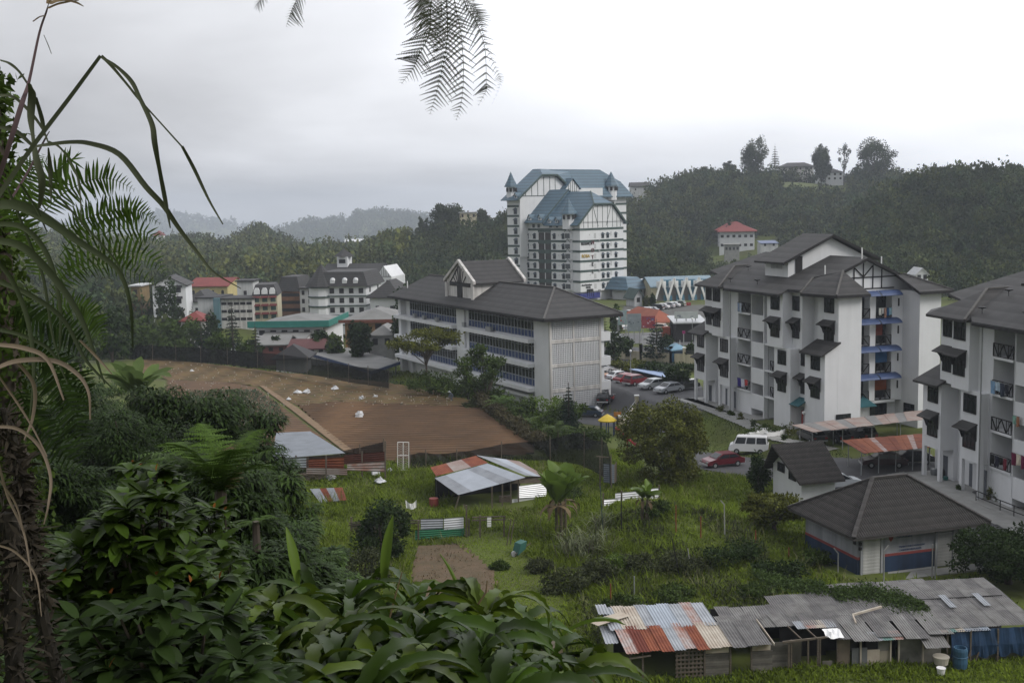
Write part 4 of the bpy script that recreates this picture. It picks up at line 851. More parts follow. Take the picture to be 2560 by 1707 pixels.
g = MB(); g.box(-5.5, -2.2, 5, 9, h + 2.5, h + 6.0); o = g.build('turret', m_wall, T); g = MB(); g.lathe((-3.85, 7, h + 6.0), [(3.4, 0), (.1, 2.3)], 4); g.build('turret_roof', m_tile, o); g = MB(); g.box(-4.9, -2.8, 4.93, 5, h + 4.0, h + 5.2); g.build('window', m_dark, o)
g = MB(); g.box(k, k + 4.6, -1.5, 12, -2, h + .2); g.extr([(k, -1.5, h + .2), (k + 4.6, -1.5, h + .2), (k + 2.3, -1.5, h + 3.4)], (0, 13, 0)); o = g.build('gable_wing', m_wall, T); g = MB()
for x in (.8, 1.6, 2.3, 3.0, 3.8): g.bar((k + x, -1.55, h + .3), (k + x, -1.55, h + 3.2 - abs(x - 2.3) * 1.3), .12, .1)
g.bar((k, -1.56, h + .3), (k + 4.6, -1.56, h + .3), .1, .14); g.box(k + .7, k + 1.2, -1.58, -1.5, h - 2.2, h - .7); g.box(k + 3.0, k + 3.5, -1.58, -1.5, h - 2.2, h - .7); g.build('half_timber', m_dark, o)
tb('dark_roof_house', 'white house with dark roof behind the left end of the long block', 925, 1000, 742, 790, 285, 12, -15, m_wall, 'hip', m_tile, 4.0, .8, 2, 1)
T, k, h = tb('market_hall', 'low white hall with broad pale roof and green fascia', 640, 812, 814, 846, 236, 18, -4, m_wall, 'hip', rr_grey, 1.6, 1.2, 6, 1, 1.2, 1.0)
g = MB(); g.box(-k - 1.4, k + 1.4, -1.45, -1.25, h - .2, h + 1.1); g.box(k + 1.25, k + 1.4, -1.3, 18, h - .2, h + 1.1); g.build('fascia', mat('sea_green_paint', (.03, .19, .16), .6), T)
g = MB(); g.box(-k - 4, -1, -4.5, -1.5, -4, -.6); g.build('annex', m_wall, T)
T, k, h = tb('orange_house', 'wide orange house under a brown edged grey roof', 862, 998, 800, 832, 226, 14, -4, m_orange, 'hip', rr_grey, 1.9, 1.0, 4, 1, 1.3, 1.1)
g = MB(); g.box(-k - 1.05, k + 1.05, -1.1, -1.0, h - .4, h + .2); g.build('fascia', mat('brown_fascia', (.16, .06, .04), .8), T)
tb('concrete_hut', 'small bare grey house below the orange house', 924, 984, 836, 872, 212, 8, -6, m_conc, 'hip', rr_grey, 1.6, .3, 2, 1)
tb('red_roof_cottage', 'small cottage with dark red roof below the white hooded building', 454, 512, 800, 822, 268, 8, 4, m_wallw, 'hip', rr_red, 1.7, .5, 2, 1)
tb('maroon_roof_shed', 'long low shed with maroon roof beyond the net fence', 722, 838, 872, 888, 216, 7, -3, m_wallw, 'gable_y', rr_mar, 1.3, .4, 5, 1, .8, .7)
tb('pale_roof_shed', 'low shed with pale grey roof and maroon wall left of the maroon roofed shed', 640, 716, 862, 884, 220, 10, 2, mat('maroon_wall', (.2, .07, .06)), 'gable_y', rr_grey, 1.1, .6, 3, 1, .8, .7)
tb('white_annex', 'white low annex with grey roof behind the pale roofed shed', 648, 760, 850, 866, 228, 9, 0, m_wall, 'shed', rr_grey, .9, .4, 4, 1, .7, .7)
T, k, h = tb('dark_pavilion', 'dark low pyramid roofed pavilion beyond the net fence', 690, 764, 893, 908, 203, 6, 0, m_wall2, 'hip', m_dark, 2.0, .9, 0, 1)
# flat grey school sheds with blue edge
for i, (pts, lb) in enumerate(([(778, 886), (880, 868), (1000, 902), (968, 927), (792, 903)], 'broad grey canopy roof beyond the net fence'), ) if False else enumerate((([(780, 884), (872, 868), (1000, 903), (930, 927)], 'broad pale grey canopy roof over the lower yard behind the net'), ([(880, 876), (960, 868), (1010, 882), (950, 892)], 'darker grey canopy with blue edge beside the long block'))):
    z = -26.4 - .6 * i; P = [G(x, y, z) for x, y in pts]; c = sum(P, Vector()) / 4; T = thing('canopy', lb, 'canopy', (c.x, c.y, -31)); g = MB(); g.slab([(p.x - c.x, p.y - c.y, z + 31) for p in P], .25); g.build('roof', rr_grey, T)
    g = MB()
    for a in range(4): p, q = P[a] - c, P[(a + 1) % 4] - c; g.bar((p.x, p.y, z + 30.7), (q.x, q.y, z + 30.7), .12, .5)
    g.build('fascia', m_blue, T)
    for a in range(4): p = (P[a] - c) * .9; g = MB(); g.box(p.x - .1, p.x + .1, p.y - .1, p.y + .1, -1, z + 30.7); g.build('post', m_metal, T)
# buildings right of the tower
tb('grey_timbered_hall', 'grey half timbered hall between the tower and the blue roofed row', 1580, 1628, 706, 760, 345, 12, 0, mat('mauve_grey', (.30, .30, .32), .8, .2, .5), 'flat', m_wall2, cols=3, rows=2, ww=.9, wh=.9)
T, k, h = tb('blue_roof_row', 'white row of shops with steep blue roofs between pointed white gables', 1628, 1790, 716, 766, 318, 14, 6, m_cream, 'gable_y', mat('pale_blue_roof', (.17, .24, .29), .6, .2, .4), 2.2, .4, 0, 1)
for i in range(5):
    x = -k + 2.6 + i * (2 * k - 4) / 4; g = MB()
    for s_ in (-1, 1): g.bar((x + s_ * 1.9, -1.0, 1.6), (x, -1.0, h + 2.4), .45, .5)
    g.box(x - 1.3, x + 1.3, -.5, 0, h - .2, h + 1.6); o = g.build('gable_frame', m_white, T)
    g = MB(); g.extr([(x - 1.6, -.6, 1.7), (x + 1.6, -.6, 1.7), (x, -.6, h + .8)], (0, .3, 0)); g.build('gable_glass', mat('gable_glass_grey', (.13, .12, .12), .4, .5, 2), o)
    if i < 4: xn = x + (2 * k - 4) / 8; g = MB(); g.slab([(xn - 1.2, -1.0, 1.9), (xn + 1.2, -1.0, 1.9), (xn + 1.2, .6, h + 1.9), (xn - 1.2, .6, h + 1.9)], .15); g.build('steep_roof', mat('steep_blue_roof', (.04, .13, .19), .6, .2, 1), T)
g = MB(); g.box(-k, k, -1.6, 0, -1.2, -.2); g.build('shop_plinth', m_wall, T)
T, k, h = tb('red_roof_market', 'low shop with a broad rusty red roof behind the roadside billboards', 1632, 1690, 803, 838, 262, 16, 20, m_cream, 'hip', rr_orust, 2.4, .8, 2, 1)
tb('dark_lean_to', 'dark open fronted shed with pale roof edge by the road', 1690, 1762, 806, 846, 236, 9, 0, m_dark, 'shed', m_metal, .6, .6, 0, 1)
tb('green_roof_kiosk', 'small house with a dark green roof beside the hotel porch', 1586, 1606, 738, 762, 300, 5, 20, m_wall2, 'gable_x', m_green, 1.6, .6, 1, 1, cat='house')
T, k, h = tb('blue_kiosk', 'small blue walled hut with a pale blue pyramid roof by the boundary wall', 1680, 1718, 872, 902, 206, 3.2, 15, mat('blue_wall', (.03, .09, .16), .7), 'hip', mat('pale_blue_sheet', (.17, .30, .40), .5), .9, .3, 0, 1)
# houses on the hills
tb('hillside_villa', 'pale villa with red tiled roofs on the forested hillside', 1800, 1884, 578, 622, 520, 14, -12, m_wall, 'hip', rr_red, 3.2, 1.2, 6, 2, 1.3, 1.2, arch=False)
T, k, h = tb('villa_upper_wing', 'upper wing of the hillside villa with a curved red roof', 1796, 1870, 574, 594, 535, 12, -12, m_wall, 'hip', rr_red, 3.6, 1.6, 5, 1, 1.2, 1.2)
tb('retaining_house', 'bare concrete terrace block below the red roofed villa', 1812, 1848, 612, 630, 500, 6, -8, m_conc, 'flat', m_conc, cols=4, rows=1)
tb('hillside_cottage', 'tiny white cottage right of the villa on the hillside', 1948, 1974, 582, 595, 560, 6, 0, m_wall, 'flat', m_wall2, cols=2, rows=1)
tb('hillside_cottage', 'tiny cottage with blue sheet roof below the villa road', 1902, 1945, 608, 618, 500, 7, 0, m_wall2, 'shed', m_awn, 1.0, .3, 2, 1)
tb('ridge_house', 'white house with grey roof on the ridge between the tall trees', 2052, 2108, 431, 452, 690, 12, 0, m_wall, 'hip', m_tile, 2.6, .6, 4, 2, 1.2, 1.2)
tb('ridge_house', 'long low house with dark roof on the ridge left of centre', 1955, 2034, 416, 428, 715, 10, 0, m_wallw, 'hip', m_tile, 2.4, .8, 6, 1)
tb('ridge_house', 'grey roofed house on the ridge just right of the tower', 1578, 1622, 466, 480, 700, 10, 0, m_wall2, 'gable_y', m_tile, 2.2, .6, 2, 1)
tb('ridge_house', 'pale flat roofed house between trees on the ridge left of the tower', 1150, 1192, 532, 562, 525, 8, 0, m_cream, 'flat', m_wall2, cols=3, rows=2)
tb('ridge_house', 'low grey roofed house on the right ridge beside a round tree', 2290, 2350, 440, 455, 640, 9, 0, m_wall2, 'hip', m_tile, 2.0, .5, 3, 1)
tb('distant_resort', 'bright white stepped buildings far off in the valley', 862, 925, 604, 618, 1500, 14, 0, m_white, 'gable_y', m_wall, 3, .5, 5, 1, 2, 2)
tb('distant_house', 'white house with red roof on the far left wooded slope', 385, 405, 588, 602, 820, 8, 0, m_white, 'hip', rr_red, 3, .5, 2, 1)
tb('distant_house', 'white house deep in the trees above the town', 636, 648, 655, 672, 760, 5, 0, m_white, 'flat', m_wall, cols=1, rows=1)
tb('valley_house', 'white house with blue roof behind the right end of the farther flats', 2290, 2320, 684, 704, 300, 6, 0, m_wall, 'gable_x', m_wall2, 1.4, .3, 2, 1)
# billboards along the road
def board(name, label, x0, x1, y0, y1, Yd, m, posts=2, cat='billboard', extra=None, yb=None):
    c = at((x0 + x1) / 2, y1, Yd); w = (x1 - x0) / FPX * Yd / 2; h = (at(x0, y0, Yd) - at(x0, y1, Yd)).z; zg = Hs(c.x, c.y); T = thing(name, label, cat, (c.x, c.y, zg)); dz = c.z - zg
    g = MB(); g.box(-w, w, -.08, .08, dz, dz + h); g.build('panel', m, T)
    for i in range(posts): xx = -w * .8 + 1.6 * w * i / max(1, posts - 1) if posts > 1 else 0; g = MB(); g.box(xx - .09, xx + .09, .09, .27, 0, dz + h * .9); g.build('post', m_metal, T)
    if extra: extra(T, w, dz, h)
    return T
def blotches(cols, n, seed):
    def f(T, w, dz, h):
        rng = random.Random(seed)
        for c in cols:
            g = MB()
            for i in range(n):
                x = rng.uniform(-w * .9, w * .75); z = dz + rng.uniform(.08, .8) * h; a = rng.uniform(.1, .35) * w; b_ = rng.uniform(.05, .18) * h
                g.box(x, min(x + a, w * .95), -.1 - .01 * cols.index(c), -.085, z, min(z + b_, dz + h * .96))
            g.build('print', mat('print_' + c, srgb(c), .8), T)
    return f
board('billboard', 'large faded grey billboard beside the road', 1568, 1603, 784, 828, 235, mat('board_grey', (.22, .26, .28), .8, .3, 1), 3, extra=blotches(['8A9498', '5C6870'], 5, 1))
board('billboard', 'red and white billboard before the rusty roofed market', 1604, 1638, 790, 820, 232, mat('board_red', (.25, .05, .06), .8, .3, 1), 2, extra=blotches(['B8A8B0', '5A5078', '8A2838'], 6, 2))
board('billboard', 'pale green billboard left of the red one', 1545, 1567, 776, 812, 238, mat('board_green', (.24, .32, .32), .8, .3, 1), 2, extra=blotches(['A05048', '9098A8'], 3, 3))
board('billboard', 'wide pale curved signboard above the dark roadside shed', 1686, 1745, 779, 796, 238, mat('board_pale', (.36, .39, .38), .7, .2, 1), 3, extra=blotches(['6A7078'], 4, 4))
board('banner', 'red banner stretched over the far car park', 1709, 1727, 756, 766, 300, m_red, 2, 'banner', extra=blotches(['C08890'], 3, 5))
board('road_sign', 'magenta round road sign on a striped post', 1706, 1713, 827, 834, 222, mat('magenta', (.3, .03, .15)), 1, 'road sign')
board('direction_board', 'grey direction board seen from behind by the road', 1605, 1624, 840, 862, 214, m_wall2, 2, 'road sign')
# dark lorry parked beside the red hoarding
def lorry(c, rz):
    T = thing('lorry', 'dark canvas covered lorry with a red cab by the road', 'lorry', c, rz)
    g = MB(); g.box(-3.4, 2.3, -1.15, 1.15, 1.0, 3.3); g.build('cargo_cover', m_dark, T); g = MB(); g.box(-5.0, -3.5, -1.1, 1.1, .6, 2.7); g.box(-5.1, -5.0, -1.0, 1.0, .6, 1.4); o = g.build('cab', mat('orange_red', (.30, .07, .04)), T)
    g = MB(); g.box(-5.03, -4.99, -.9, .9, 1.6, 2.4); g.build('windscreen', m_glass, o); g = MB(); g.box(-5, 2.3, -.5, .5, .5, .95); g.build('chassis', m_black, T)
    for x in (-4.3, .2, 1.5):
        for y in (-1.0, 1.0): g = MB(); g.tube([(x, y - .15, .48), (x, y + .15, .48)], .48, 12); g.build('wheel', m_black, T)
v = GT(1716, 848); lorry((v.x, v.y, v.z), 0)
# ================================================================ forest on the hills (mass of crowns: stuff) and single trees
nrng = np.random.default_rng(7)
def forest(name, key, npx, x0, x1, ya, yb, nq, Ls, size, m, seed, skip=None, kinds=(.9, 1.4)):
    rng = np.random.default_rng(seed); px = rng.uniform(x0, x1, npx); yy = rng.uniform(0, 1, npx); yy = ya + (yb - ya) * yy
    t = np.array([ray(a, 560)[0] for a in (x0, x1)]); tx = t[0] + (t[1] - t[0]) * (px - x0) / (x1 - x0); xx = tx * yy; zz = H(xx, yy)
    parts = []; tints = []
    base = []
    for j in range(10):          # ten crown shapes reused with turn and scale
        (V, F), _ = crown_vf(rng, (0, 0, 0), (1, 1, .8), 7, max(3, nq // 7), Ls, Ls * .8, cl=.5, ob=.75, droop=.05); base.append((V, F))
    k = 0
    for i in range(npx):
        if skip is not None and skip(px[i], yy[i]): continue
        r = size * rng.uniform(.55, 1.35); hgt = r * rng.uniform(*kinds); V, F = base[rng.integers(10)]; a = rng.uniform(0, 6.28); c, s = math.cos(a), math.sin(a)
        W = np.stack([(V[:, 0] * c - V[:, 1] * s) * r, (V[:, 0] * s + V[:, 1] * c) * r, V[:, 2] * hgt + hgt * .75], 1) + np.array([xx[i], yy[i], zz[i]])
        sp = rng.choice(3, p=[.5, .3, .2]); b_ = rng.uniform(.5, 1.25) if sp != 2 else rng.uniform(.85, 1.3); tints.append(np.tile(np.array([(1, 1, 1), (.75, .9, 1.0), (1.15, 1.08, .8)][sp]) * b_, (len(W), 1))); parts.append((W, F)); k += 1
    V, F = cat_vf(parts); o = np_mesh(name, V, F, m); c = np.concatenate(tints); a = o.data.color_attributes.new('tint', 'FLOAT_COLOR', 'POINT'); a.data.foreach_set('color', np.column_stack([c, np.ones(len(c))]).astype(np.float32).ravel())   # each crown its own species green
    return tag(o, kind='stuff')
def sk(px, y):   # clearings round the villa and the terraced slopes
    return (1755 < px < 1960 and 425 < y < 535) or (1940 < px < 2125 and 625 < y < 705) or (2280 < px < 2360 and 570 < y < 640) or (1570 < px < 1630 and 640 < y < 700) or (2030 < px < 2120 and 660 < y < 700)
l_ff = tintmat('forest_leaf_mid', (.070, .088, .036)); l_fd = tintmat('forest_leaf_dark', (.060, .078, .030)); l_fl = tintmat('forest_leaf_light', (.105, .122, .042))
forest('woodland', 'rear', 3700, 1520, 2500, 440, 725, 119, .29, 3.7, l_ff, 1, sk)

forest('woodland', 'near', 3200, 1960, 2800, 300, 490, 133, .27, 2.8, l_fd, 2, lambda a, y: y < 345 and (int(y / 7) % 2) and a > 2250)
forest('woodland', 'mid', 3000, 800, 1680, 395, 560, 119, .28, 3.2, l_fd, 3)
forest('woodland', 'town', 3900, -60, 1010, 430, 900, 105, .30, 4.6, l_fl, 4)
forest('distant_woodland', 'hazy', 3000, 600, 1320, 1900, 3350, 35, .5, 9, l_ff, 5)
forest('distant_woodland', 'far', 1500, -100, 780, 3600, 5300, 28, .6, 15, l_ff, 6)
forest('scrub', 'flat', 900, 1540, 2300, 330, 460, 49, .4, 2.0, l_ff, 8, lambda a, y: a < 1800 and y < 400)
forest('woodland', 'flat', 700, -200, 440, 235, 440, 119, .27, 4.2, l_fd, 9)
def tree(name, label, base, Ht, R, m, seed, K=26, n=60, L=.5, W_=.35, trunk=.45, cl=.38, flat=1.0, tr=None, top=.5, cat='tree', group=None, ob=.6, droop=.2, limbs=5, zs=None, lean=(0, 0)):
    """trunk with limbs reaching the clumps of an open crown"""
    rng = np.random.default_rng(seed); T = thing(name, label, cat, base, 0, group); zs = zs or (Ht * (1 - trunk)) / 2
    c = np.array([lean[0], lean[1], Ht - zs])
    (V, F), cc = crown_vf(rng, c, (R, R, zs), K, n, L, W_, cl=cl, flat=flat, droop=droop, ob=ob)
    np_mesh('crown', V, F, m, T)
    b = MB(); r0 = tr or max(.08, R * .07); zt = Ht * trunk * .8
    b.tube([(0, 0, -.5), (lean[0] * .2, lean[1] * .2, zt * .5), (lean[0] * .5, lean[1] * .5, zt), (c[0], c[1], c[2] + zs * .3)], [r0 * 1.2, r0, r0 * .8, r0 * .2], 7)
    for q in range(min(limbs, K)):
        e = cc[q]; s0 = np.array([lean[0] * .5, lean[1] * .5, zt * rng.uniform(.75, 1.2)]); b.tube([s0, (s0 + e) / 2 + [0, 0, .06 * Ht * rng.random()], e], [r0 * .5, r0 * .35, r0 * .08], 5)
    b.build('trunk', m_bark, T); return T
def conifer(label, base, Ht, R, seed, m=None, layers=14, dens=26, name='conifer_tree', per=7, group=None, up=.05, open_=False):
    rng = np.random.default_rng(seed); T = thing(name, label, 'tree', base, 0, group); parts = []; b = MB(); b.tube([(0, 0, -.4), (0, 0, Ht * .5), (0, 0, Ht)], [Ht * .02 + .05, Ht * .013 + .03, .02], 6)
    for i in range(layers):
        f = i / (layers - 1); z = Ht * (.1 + .86 * f); r = R * (1 - f) ** .85 + .12
        k = per
        for j in range(k):
            a = 2 * pi * j / k + i * .7 + rng.uniform(-.25, .25); rr = r * rng.uniform(.75, 1.1); d = np.array([cos(a), sin(a), 0.]); tip = d * rr + [0, 0, rr * up - (0 if open_ else rr * .25)]
            b.tube([(0, 0, z), tuple(tip + [0, 0, z])], [.03 + .01 * r, .01], 4, False)
            n = dens; tt = rng.uniform(.15, 1, n)[:, None]; P = np.array([0, 0, z]) + tip * tt + rng.normal(size=(n, 3)) * rr * (.035 if open_ else .07)
            parts.append(leaves(rng, P, rr * (.16 if open_ else .26), rr * .07 + .03, outward=np.tile(d, (n, 1)) + rng.normal(size=(n, 3)) * .5, ob=.8, droop=.0 if open_ else .25))
    V, F = cat_vf(parts); np_mesh('crown', V, F, m or l_cyp, T); b.build('trunk', m_bark, T); return T
def ridge_tree(label, px, ytop, ybase, Yd, wpx, kind, seed, m=None):
    b = at(px, ybase, Yd); zg = Hs(b.x, b.y); ht = at(px, ytop, Yd).z - zg; R = wpx / FPX * Yd / 2; b.z = zg
    m = m or l_far
    if kind == 'cone': return conifer(label, b, ht, R, seed, m, 16, 30)
    if kind == 'umbrella': return tree('tree', label, b, ht, R, m, seed, 16, 120, .8, .6, .5, .35, .5, limbs=8)
    if kind == 'sparse': return tree('tree', label, b, ht, R, m, seed, 12, 60, .8, .55, .35, .26, limbs=12)
    return tree('tree', label, b, ht, R, m, seed, 46, 150, .85, .7, .16 if kind == 'round' else .08, .34, limbs=6)
for a in ((' tall dense dark tree left of the ridge houses', 1888, 346, 436, 690, 60, 'tall', 31), ('narrow pointed tree beside the tall dense ridge tree', 1937, 358, 432, 690, 40, 'cone', 32),
          ('bushy tree right of the long ridge house', 2053, 367, 428, 690, 42, 'tall', 33), ('thin broken crowned tree on the ridge skyline', 2110, 357, 425, 690, 34, 'sparse', 34),
          ('huge round crowned tree on the ridge skyline', 2186, 350, 450, 680, 98, 'round', 35), ('small spreading tree on the left ridge skyline', 1826, 402, 436, 690, 36, 'umbrella', 36),
          ('smallest lopsided tree at the left end of the ridge', 1760, 418, 448, 690, 34, 'umbrella', 37), ('broad round tree at the right end of the ridge', 2333, 411, 458, 620, 52, 'umbrella', 38),
          ('dark dome shaped tree on the ridge before the low grey house', 2272, 418, 475, 600, 54, 'round', 39), ('small pointed tree at the foot of the broad right ridge tree', 2384, 440, 468, 620, 14, 'cone', 40),
          ('leafy tree on the crest of the nearest right hill', 2537, 408, 440, 470, 46, 'umbrella', 41), ('small round tree on the right hill crest', 2450, 432, 462, 470, 34, 'round', 55),
          ('big dark tree topping the hill left of the tower', 1120, 510, 590, 530, 74, 'round', 42), ('second dark round tree right of the hill house', 1204, 528, 592, 530, 40, 'tall', 43),
          ('flat topped tree seen against the sky beside the tower', 1268, 538, 570, 520, 34, 'umbrella', 44), ('bare looking small tree on the left slope of the middle hill', 1060, 530, 572, 530, 26, 'sparse', 45),
          ('tall tree standing out on the wooded ridge above town', 652, 560, 610, 850, 40, 'tall', 46), ('dark pointed tree on the far left wooded ridge', 486, 575, 625, 850, 26, 'cone', 47)):
    ridge_tree(a[0].strip(), *a[1:])
def gtree(fn, label, px, ytop, ybase, z, *args, **kw):
    """tree whose foot is seen at pixel (px, ybase) on ground level z"""
    b = G(px, ybase, z); zg = Hs(b.x, b.y); ht = at(px, ytop, b.y).z - zg; b = Vector((b.x, b.y, zg)); return fn(label, b, ht, *args, **kw)
def mpx(w, Y): return w / FPX * Y
# conifers of the town edge
def pc(label, px, yt, yb, Yd, wpx, seed, **kw):
    b = at(px, yb, Yd); zg = Hs(b.x, b.y); return conifer(label, (b.x, b.y, zg), at(px, yt, Yd).z - zg, mpx(wpx, Yd) / 2, seed, **kw)
def pt(name, label, px, yt, yb, Yd, wpx, m, seed, **kw):
    b = at(px, yb, Yd); zg = Hs(b.x, b.y); return tree(name, label, (b.x, b.y, zg), at(px, yt, Yd).z - zg, mpx(wpx, Yd) / 2, m, seed, **kw)
pc('tallest dark conifer left of the green edged hall', 583, 748, 870, 215, 60, 51, layers=18, per=8)
pc('shorter conifer in front of the green edged hall', 640, 806, 880, 212, 46, 52)
pc('broad dark conifer behind the net fence at left', 505, 800, 880, 215, 60, 53, dens=34)
pt('tree', 'dense dark tree before the orange house', 900, 796, 880, 208, 66, l_dark, 54, K=30, n=70, L=.7, W_=.5, trunk=.08)
pt('tree', 'dark bush between orange house and long block', 995, 800, 860, 212, 34, l_dark, 56, K=16, n=60, L=.6, W_=.45, trunk=.1)
for i, (px, yt, yb, Yd, w, m, lb) in enumerate(((420, 700, 790, 270, 60, l_dark, 'dark tree beside the ochre building'), (345, 790, 870, 225, 90, l_mid, 'green tree mass at the far left end of the net fence'), (430, 800, 880, 222, 90, l_mid, 'round green tree left of the broad dark conifer'),
        (545, 835, 885, 214, 60, l_mid, 'small light green tree between two conifers'), (690, 850, 890, 222, 40, l_dark, 'low dark bush left of the pavilion'), (805, 830, 870, 220, 46, l_dark, 'dark bush at the corner of the market hall'), (835, 838, 878, 214, 40, l_mid, 'green bush beside the dark tree'),
        (530, 770, 822, 255, 46, l_dark, 'dark round tree below the teal tower'), (480, 800, 860, 240, 50, l_mid, 'light tree behind the broad dark conifer'), (1010, 720, 780, 280, 50, l_dark, 'dark tree behind the left end of the long block'),
        (280, 780, 880, 200, 110, l_dark, 'dark tree mass left of the field end'), (200, 760, 890, 180, 130, l_mid, 'tall green tree mass at the left behind the ferns'), (70, 740, 900, 150, 170, l_dark, 'dark tree mass at the left edge'), (620, 850, 892, 212, 50, l_mid, 'pale green bush at the foot of the second conifer'),
        (380, 690, 745, 330, 60, l_dark, 'dark trees above the white hooded building'), (1540, 770, 800, 250, 24, l_mid, 'small bush by the pale green billboard'))):
    pt('tree', lb, px, yt, yb, Yd, w, m, 60 + i, K=22, n=60, L=.75, W_=.55, trunk=.12)
# hedges and trees round the school
pt('tree', 'flat topped spreading tree before the long block', 1068, 822, 985, 160, 200, l_olive, 81, K=34, n=110, L=.42, W_=.22, trunk=.62, cl=.26, flat=.45, limbs=22, droop=.05, zs=1.7, tr=.16)
pt('tree', 'light green tree with open crown right of the flat topped tree', 1215, 864, 1010, 149, 130, l_mid, 82, K=30, n=90, L=.42, W_=.24, trunk=.35, cl=.3, flat=.6, limbs=14)
for i, (px, yt, yb, Yd, w, m, lb) in enumerate(((1075, 925, 990, 148, 130, l_mid, 'round light bush under the flat topped tree'), (1170, 950, 1010, 145, 110, l_mid, 'dense bush at the foot of the long block'), (1245, 960, 1020, 140, 90, l_mid, 'leafy bush left of the fence corner'),
        (1300, 975, 1040, 134, 110, l_mid, 'fern like bush before the screen wall'), (1375, 985, 1050, 134, 130, l_lime, 'bright green bush under the pierced end wall'), (1420, 1000, 1065, 130, 110, l_mid, 'rounded bush beside the dark parked car'),
        (1300, 1040, 1090, 128, 110, l_mid, 'low feathery bush along the field hedge'), (1390, 1060, 1110, 122, 150, l_mid, 'broad low bush above the black net corner'), (1200, 1000, 1050, 138, 90, l_weed, 'brownish hedge bush at the field corner'), (1460, 1070, 1120, 122, 110, l_mid, 'low palm like bush beside the yellow gazebo'))):
    pt('bush', lb, px, yt, yb, Yd * 1.07, w, m, 90 + i, K=20, n=85, L=.42, W_=.2, trunk=.1, cat='bush', droop=.3)
b_ = MB(); hp = []
for (a, c) in (((1185, 1010), (1345, 1125)),):
    rng = np.random.default_rng(5); n = 5200; f = rng.random(n); p0, p1 = G(*a, -25.5), G(*c, -25.5)
    P = np.array(p0)[None] + (np.array(p1) - np.array(p0))[None] * f[:, None]; P[:, 0] += rng.normal(size=n) * .35 + .5; P[:, 1] += rng.normal(size=n) * .35; P[:, 2] = -25.5 + rng.uniform(0, 1.7, n) * (.75 + .25 * np.sin(f * 21))
    V, F = leaves(rng, P, .38, .16, np.tile([0, -.3, 1.], (n, 1)), .35, .1); tag(np_mesh('field_hedge', V, F, leafmat('hedge_brown', (.085, .075, .04), .5, .4, .4)), 'brownish overgrown hedge along the right edge of the ploughed field', 'hedge')
pc('slim dark cypress against the pierced end wall', 1422, 955, 1035, 137, 56, 110, layers=16, per=9, dens=40)
pc('large tiered conifer behind the car park', 1642, 795, 912, 208, 84, 111, layers=13, per=7, dens=40, open_=True, up=.2)
pc('small tiered conifer at the corner of the long block', 1513, 788, 850, 235, 28, 112, layers=10, per=6, open_=True, up=.2)
for i, (px, yt, yb, Yd, w, m, lb) in enumerate(((1535, 830, 905, 205, 50, l_dark, 'dark tree behind the lamp post by the car park'), (1570, 845, 888, 212, 44, l_dark, 'bushy dark shrub before the boundary wall'), (1668, 835, 890, 212, 34, l_dark, 'dark tree right of the large tiered conifer'), (1725, 860, 895, 205, 20, l_dark, 'small shrub beside the blue hut'),
        (1565, 900, 930, 198, 90, l_olive, 'yellow green mound bush above the parked cars'), (1690, 905, 935, 196, 110, l_dark, 'dark hedge bush below the boundary wall'), (1620, 905, 935, 196, 60, l_dark, 'dark bush at the foot of the large conifer'),
        (1616, 742, 762, 300, 14, l_olive, 'clipped yellow green shrub by the far car park'), (1632, 735, 763, 298, 10, l_dark, 'second clipped shrub, slimmer and darker'))):
    pt('bush', lb, px, yt, yb, Yd, w, m, 120 + i, K=16, n=70, L=.5, W_=.3, trunk=.1, cat='bush')
pt('tree', 'slim dark tree by the cream wall of the car park', 1690, 925, 1010, 160, 66, l_dark, 133, K=15, n=60, L=.5, W_=.3, trunk=.45, cl=.3, tr=.14)
pt('tree', 'big olive green tree with many stems in the middle', 1668, 1000, 1215, 108, 235, l_olive, 134, K=90, n=190, L=.34, W_=.15, trunk=.16, cl=.22, limbs=16, tr=.16, droop=.35, zs=3.9)
pt('tree', 'medium round leafy tree left of the electricity house', 1935, 1225, 1345, 88, 180, l_olive, 135, K=44, n=150, L=.27, W_=.14, trunk=.2, cl=.25, limbs=8)
pt('tree', 'dark round tree at the right edge before the sheds', 2520, 1318, 1475, 76, 300, l_dark, 136, K=90, n=170, L=.24, W_=.12, trunk=.1, cl=.24, limbs=8)
pt('bush', 'tall dark hedge bush beside the small gabled hut', 1896, 1140, 1230, 102, 56, l_dark, 137, K=24, n=100, L=.28, W_=.15, trunk=.05, cat='bush')
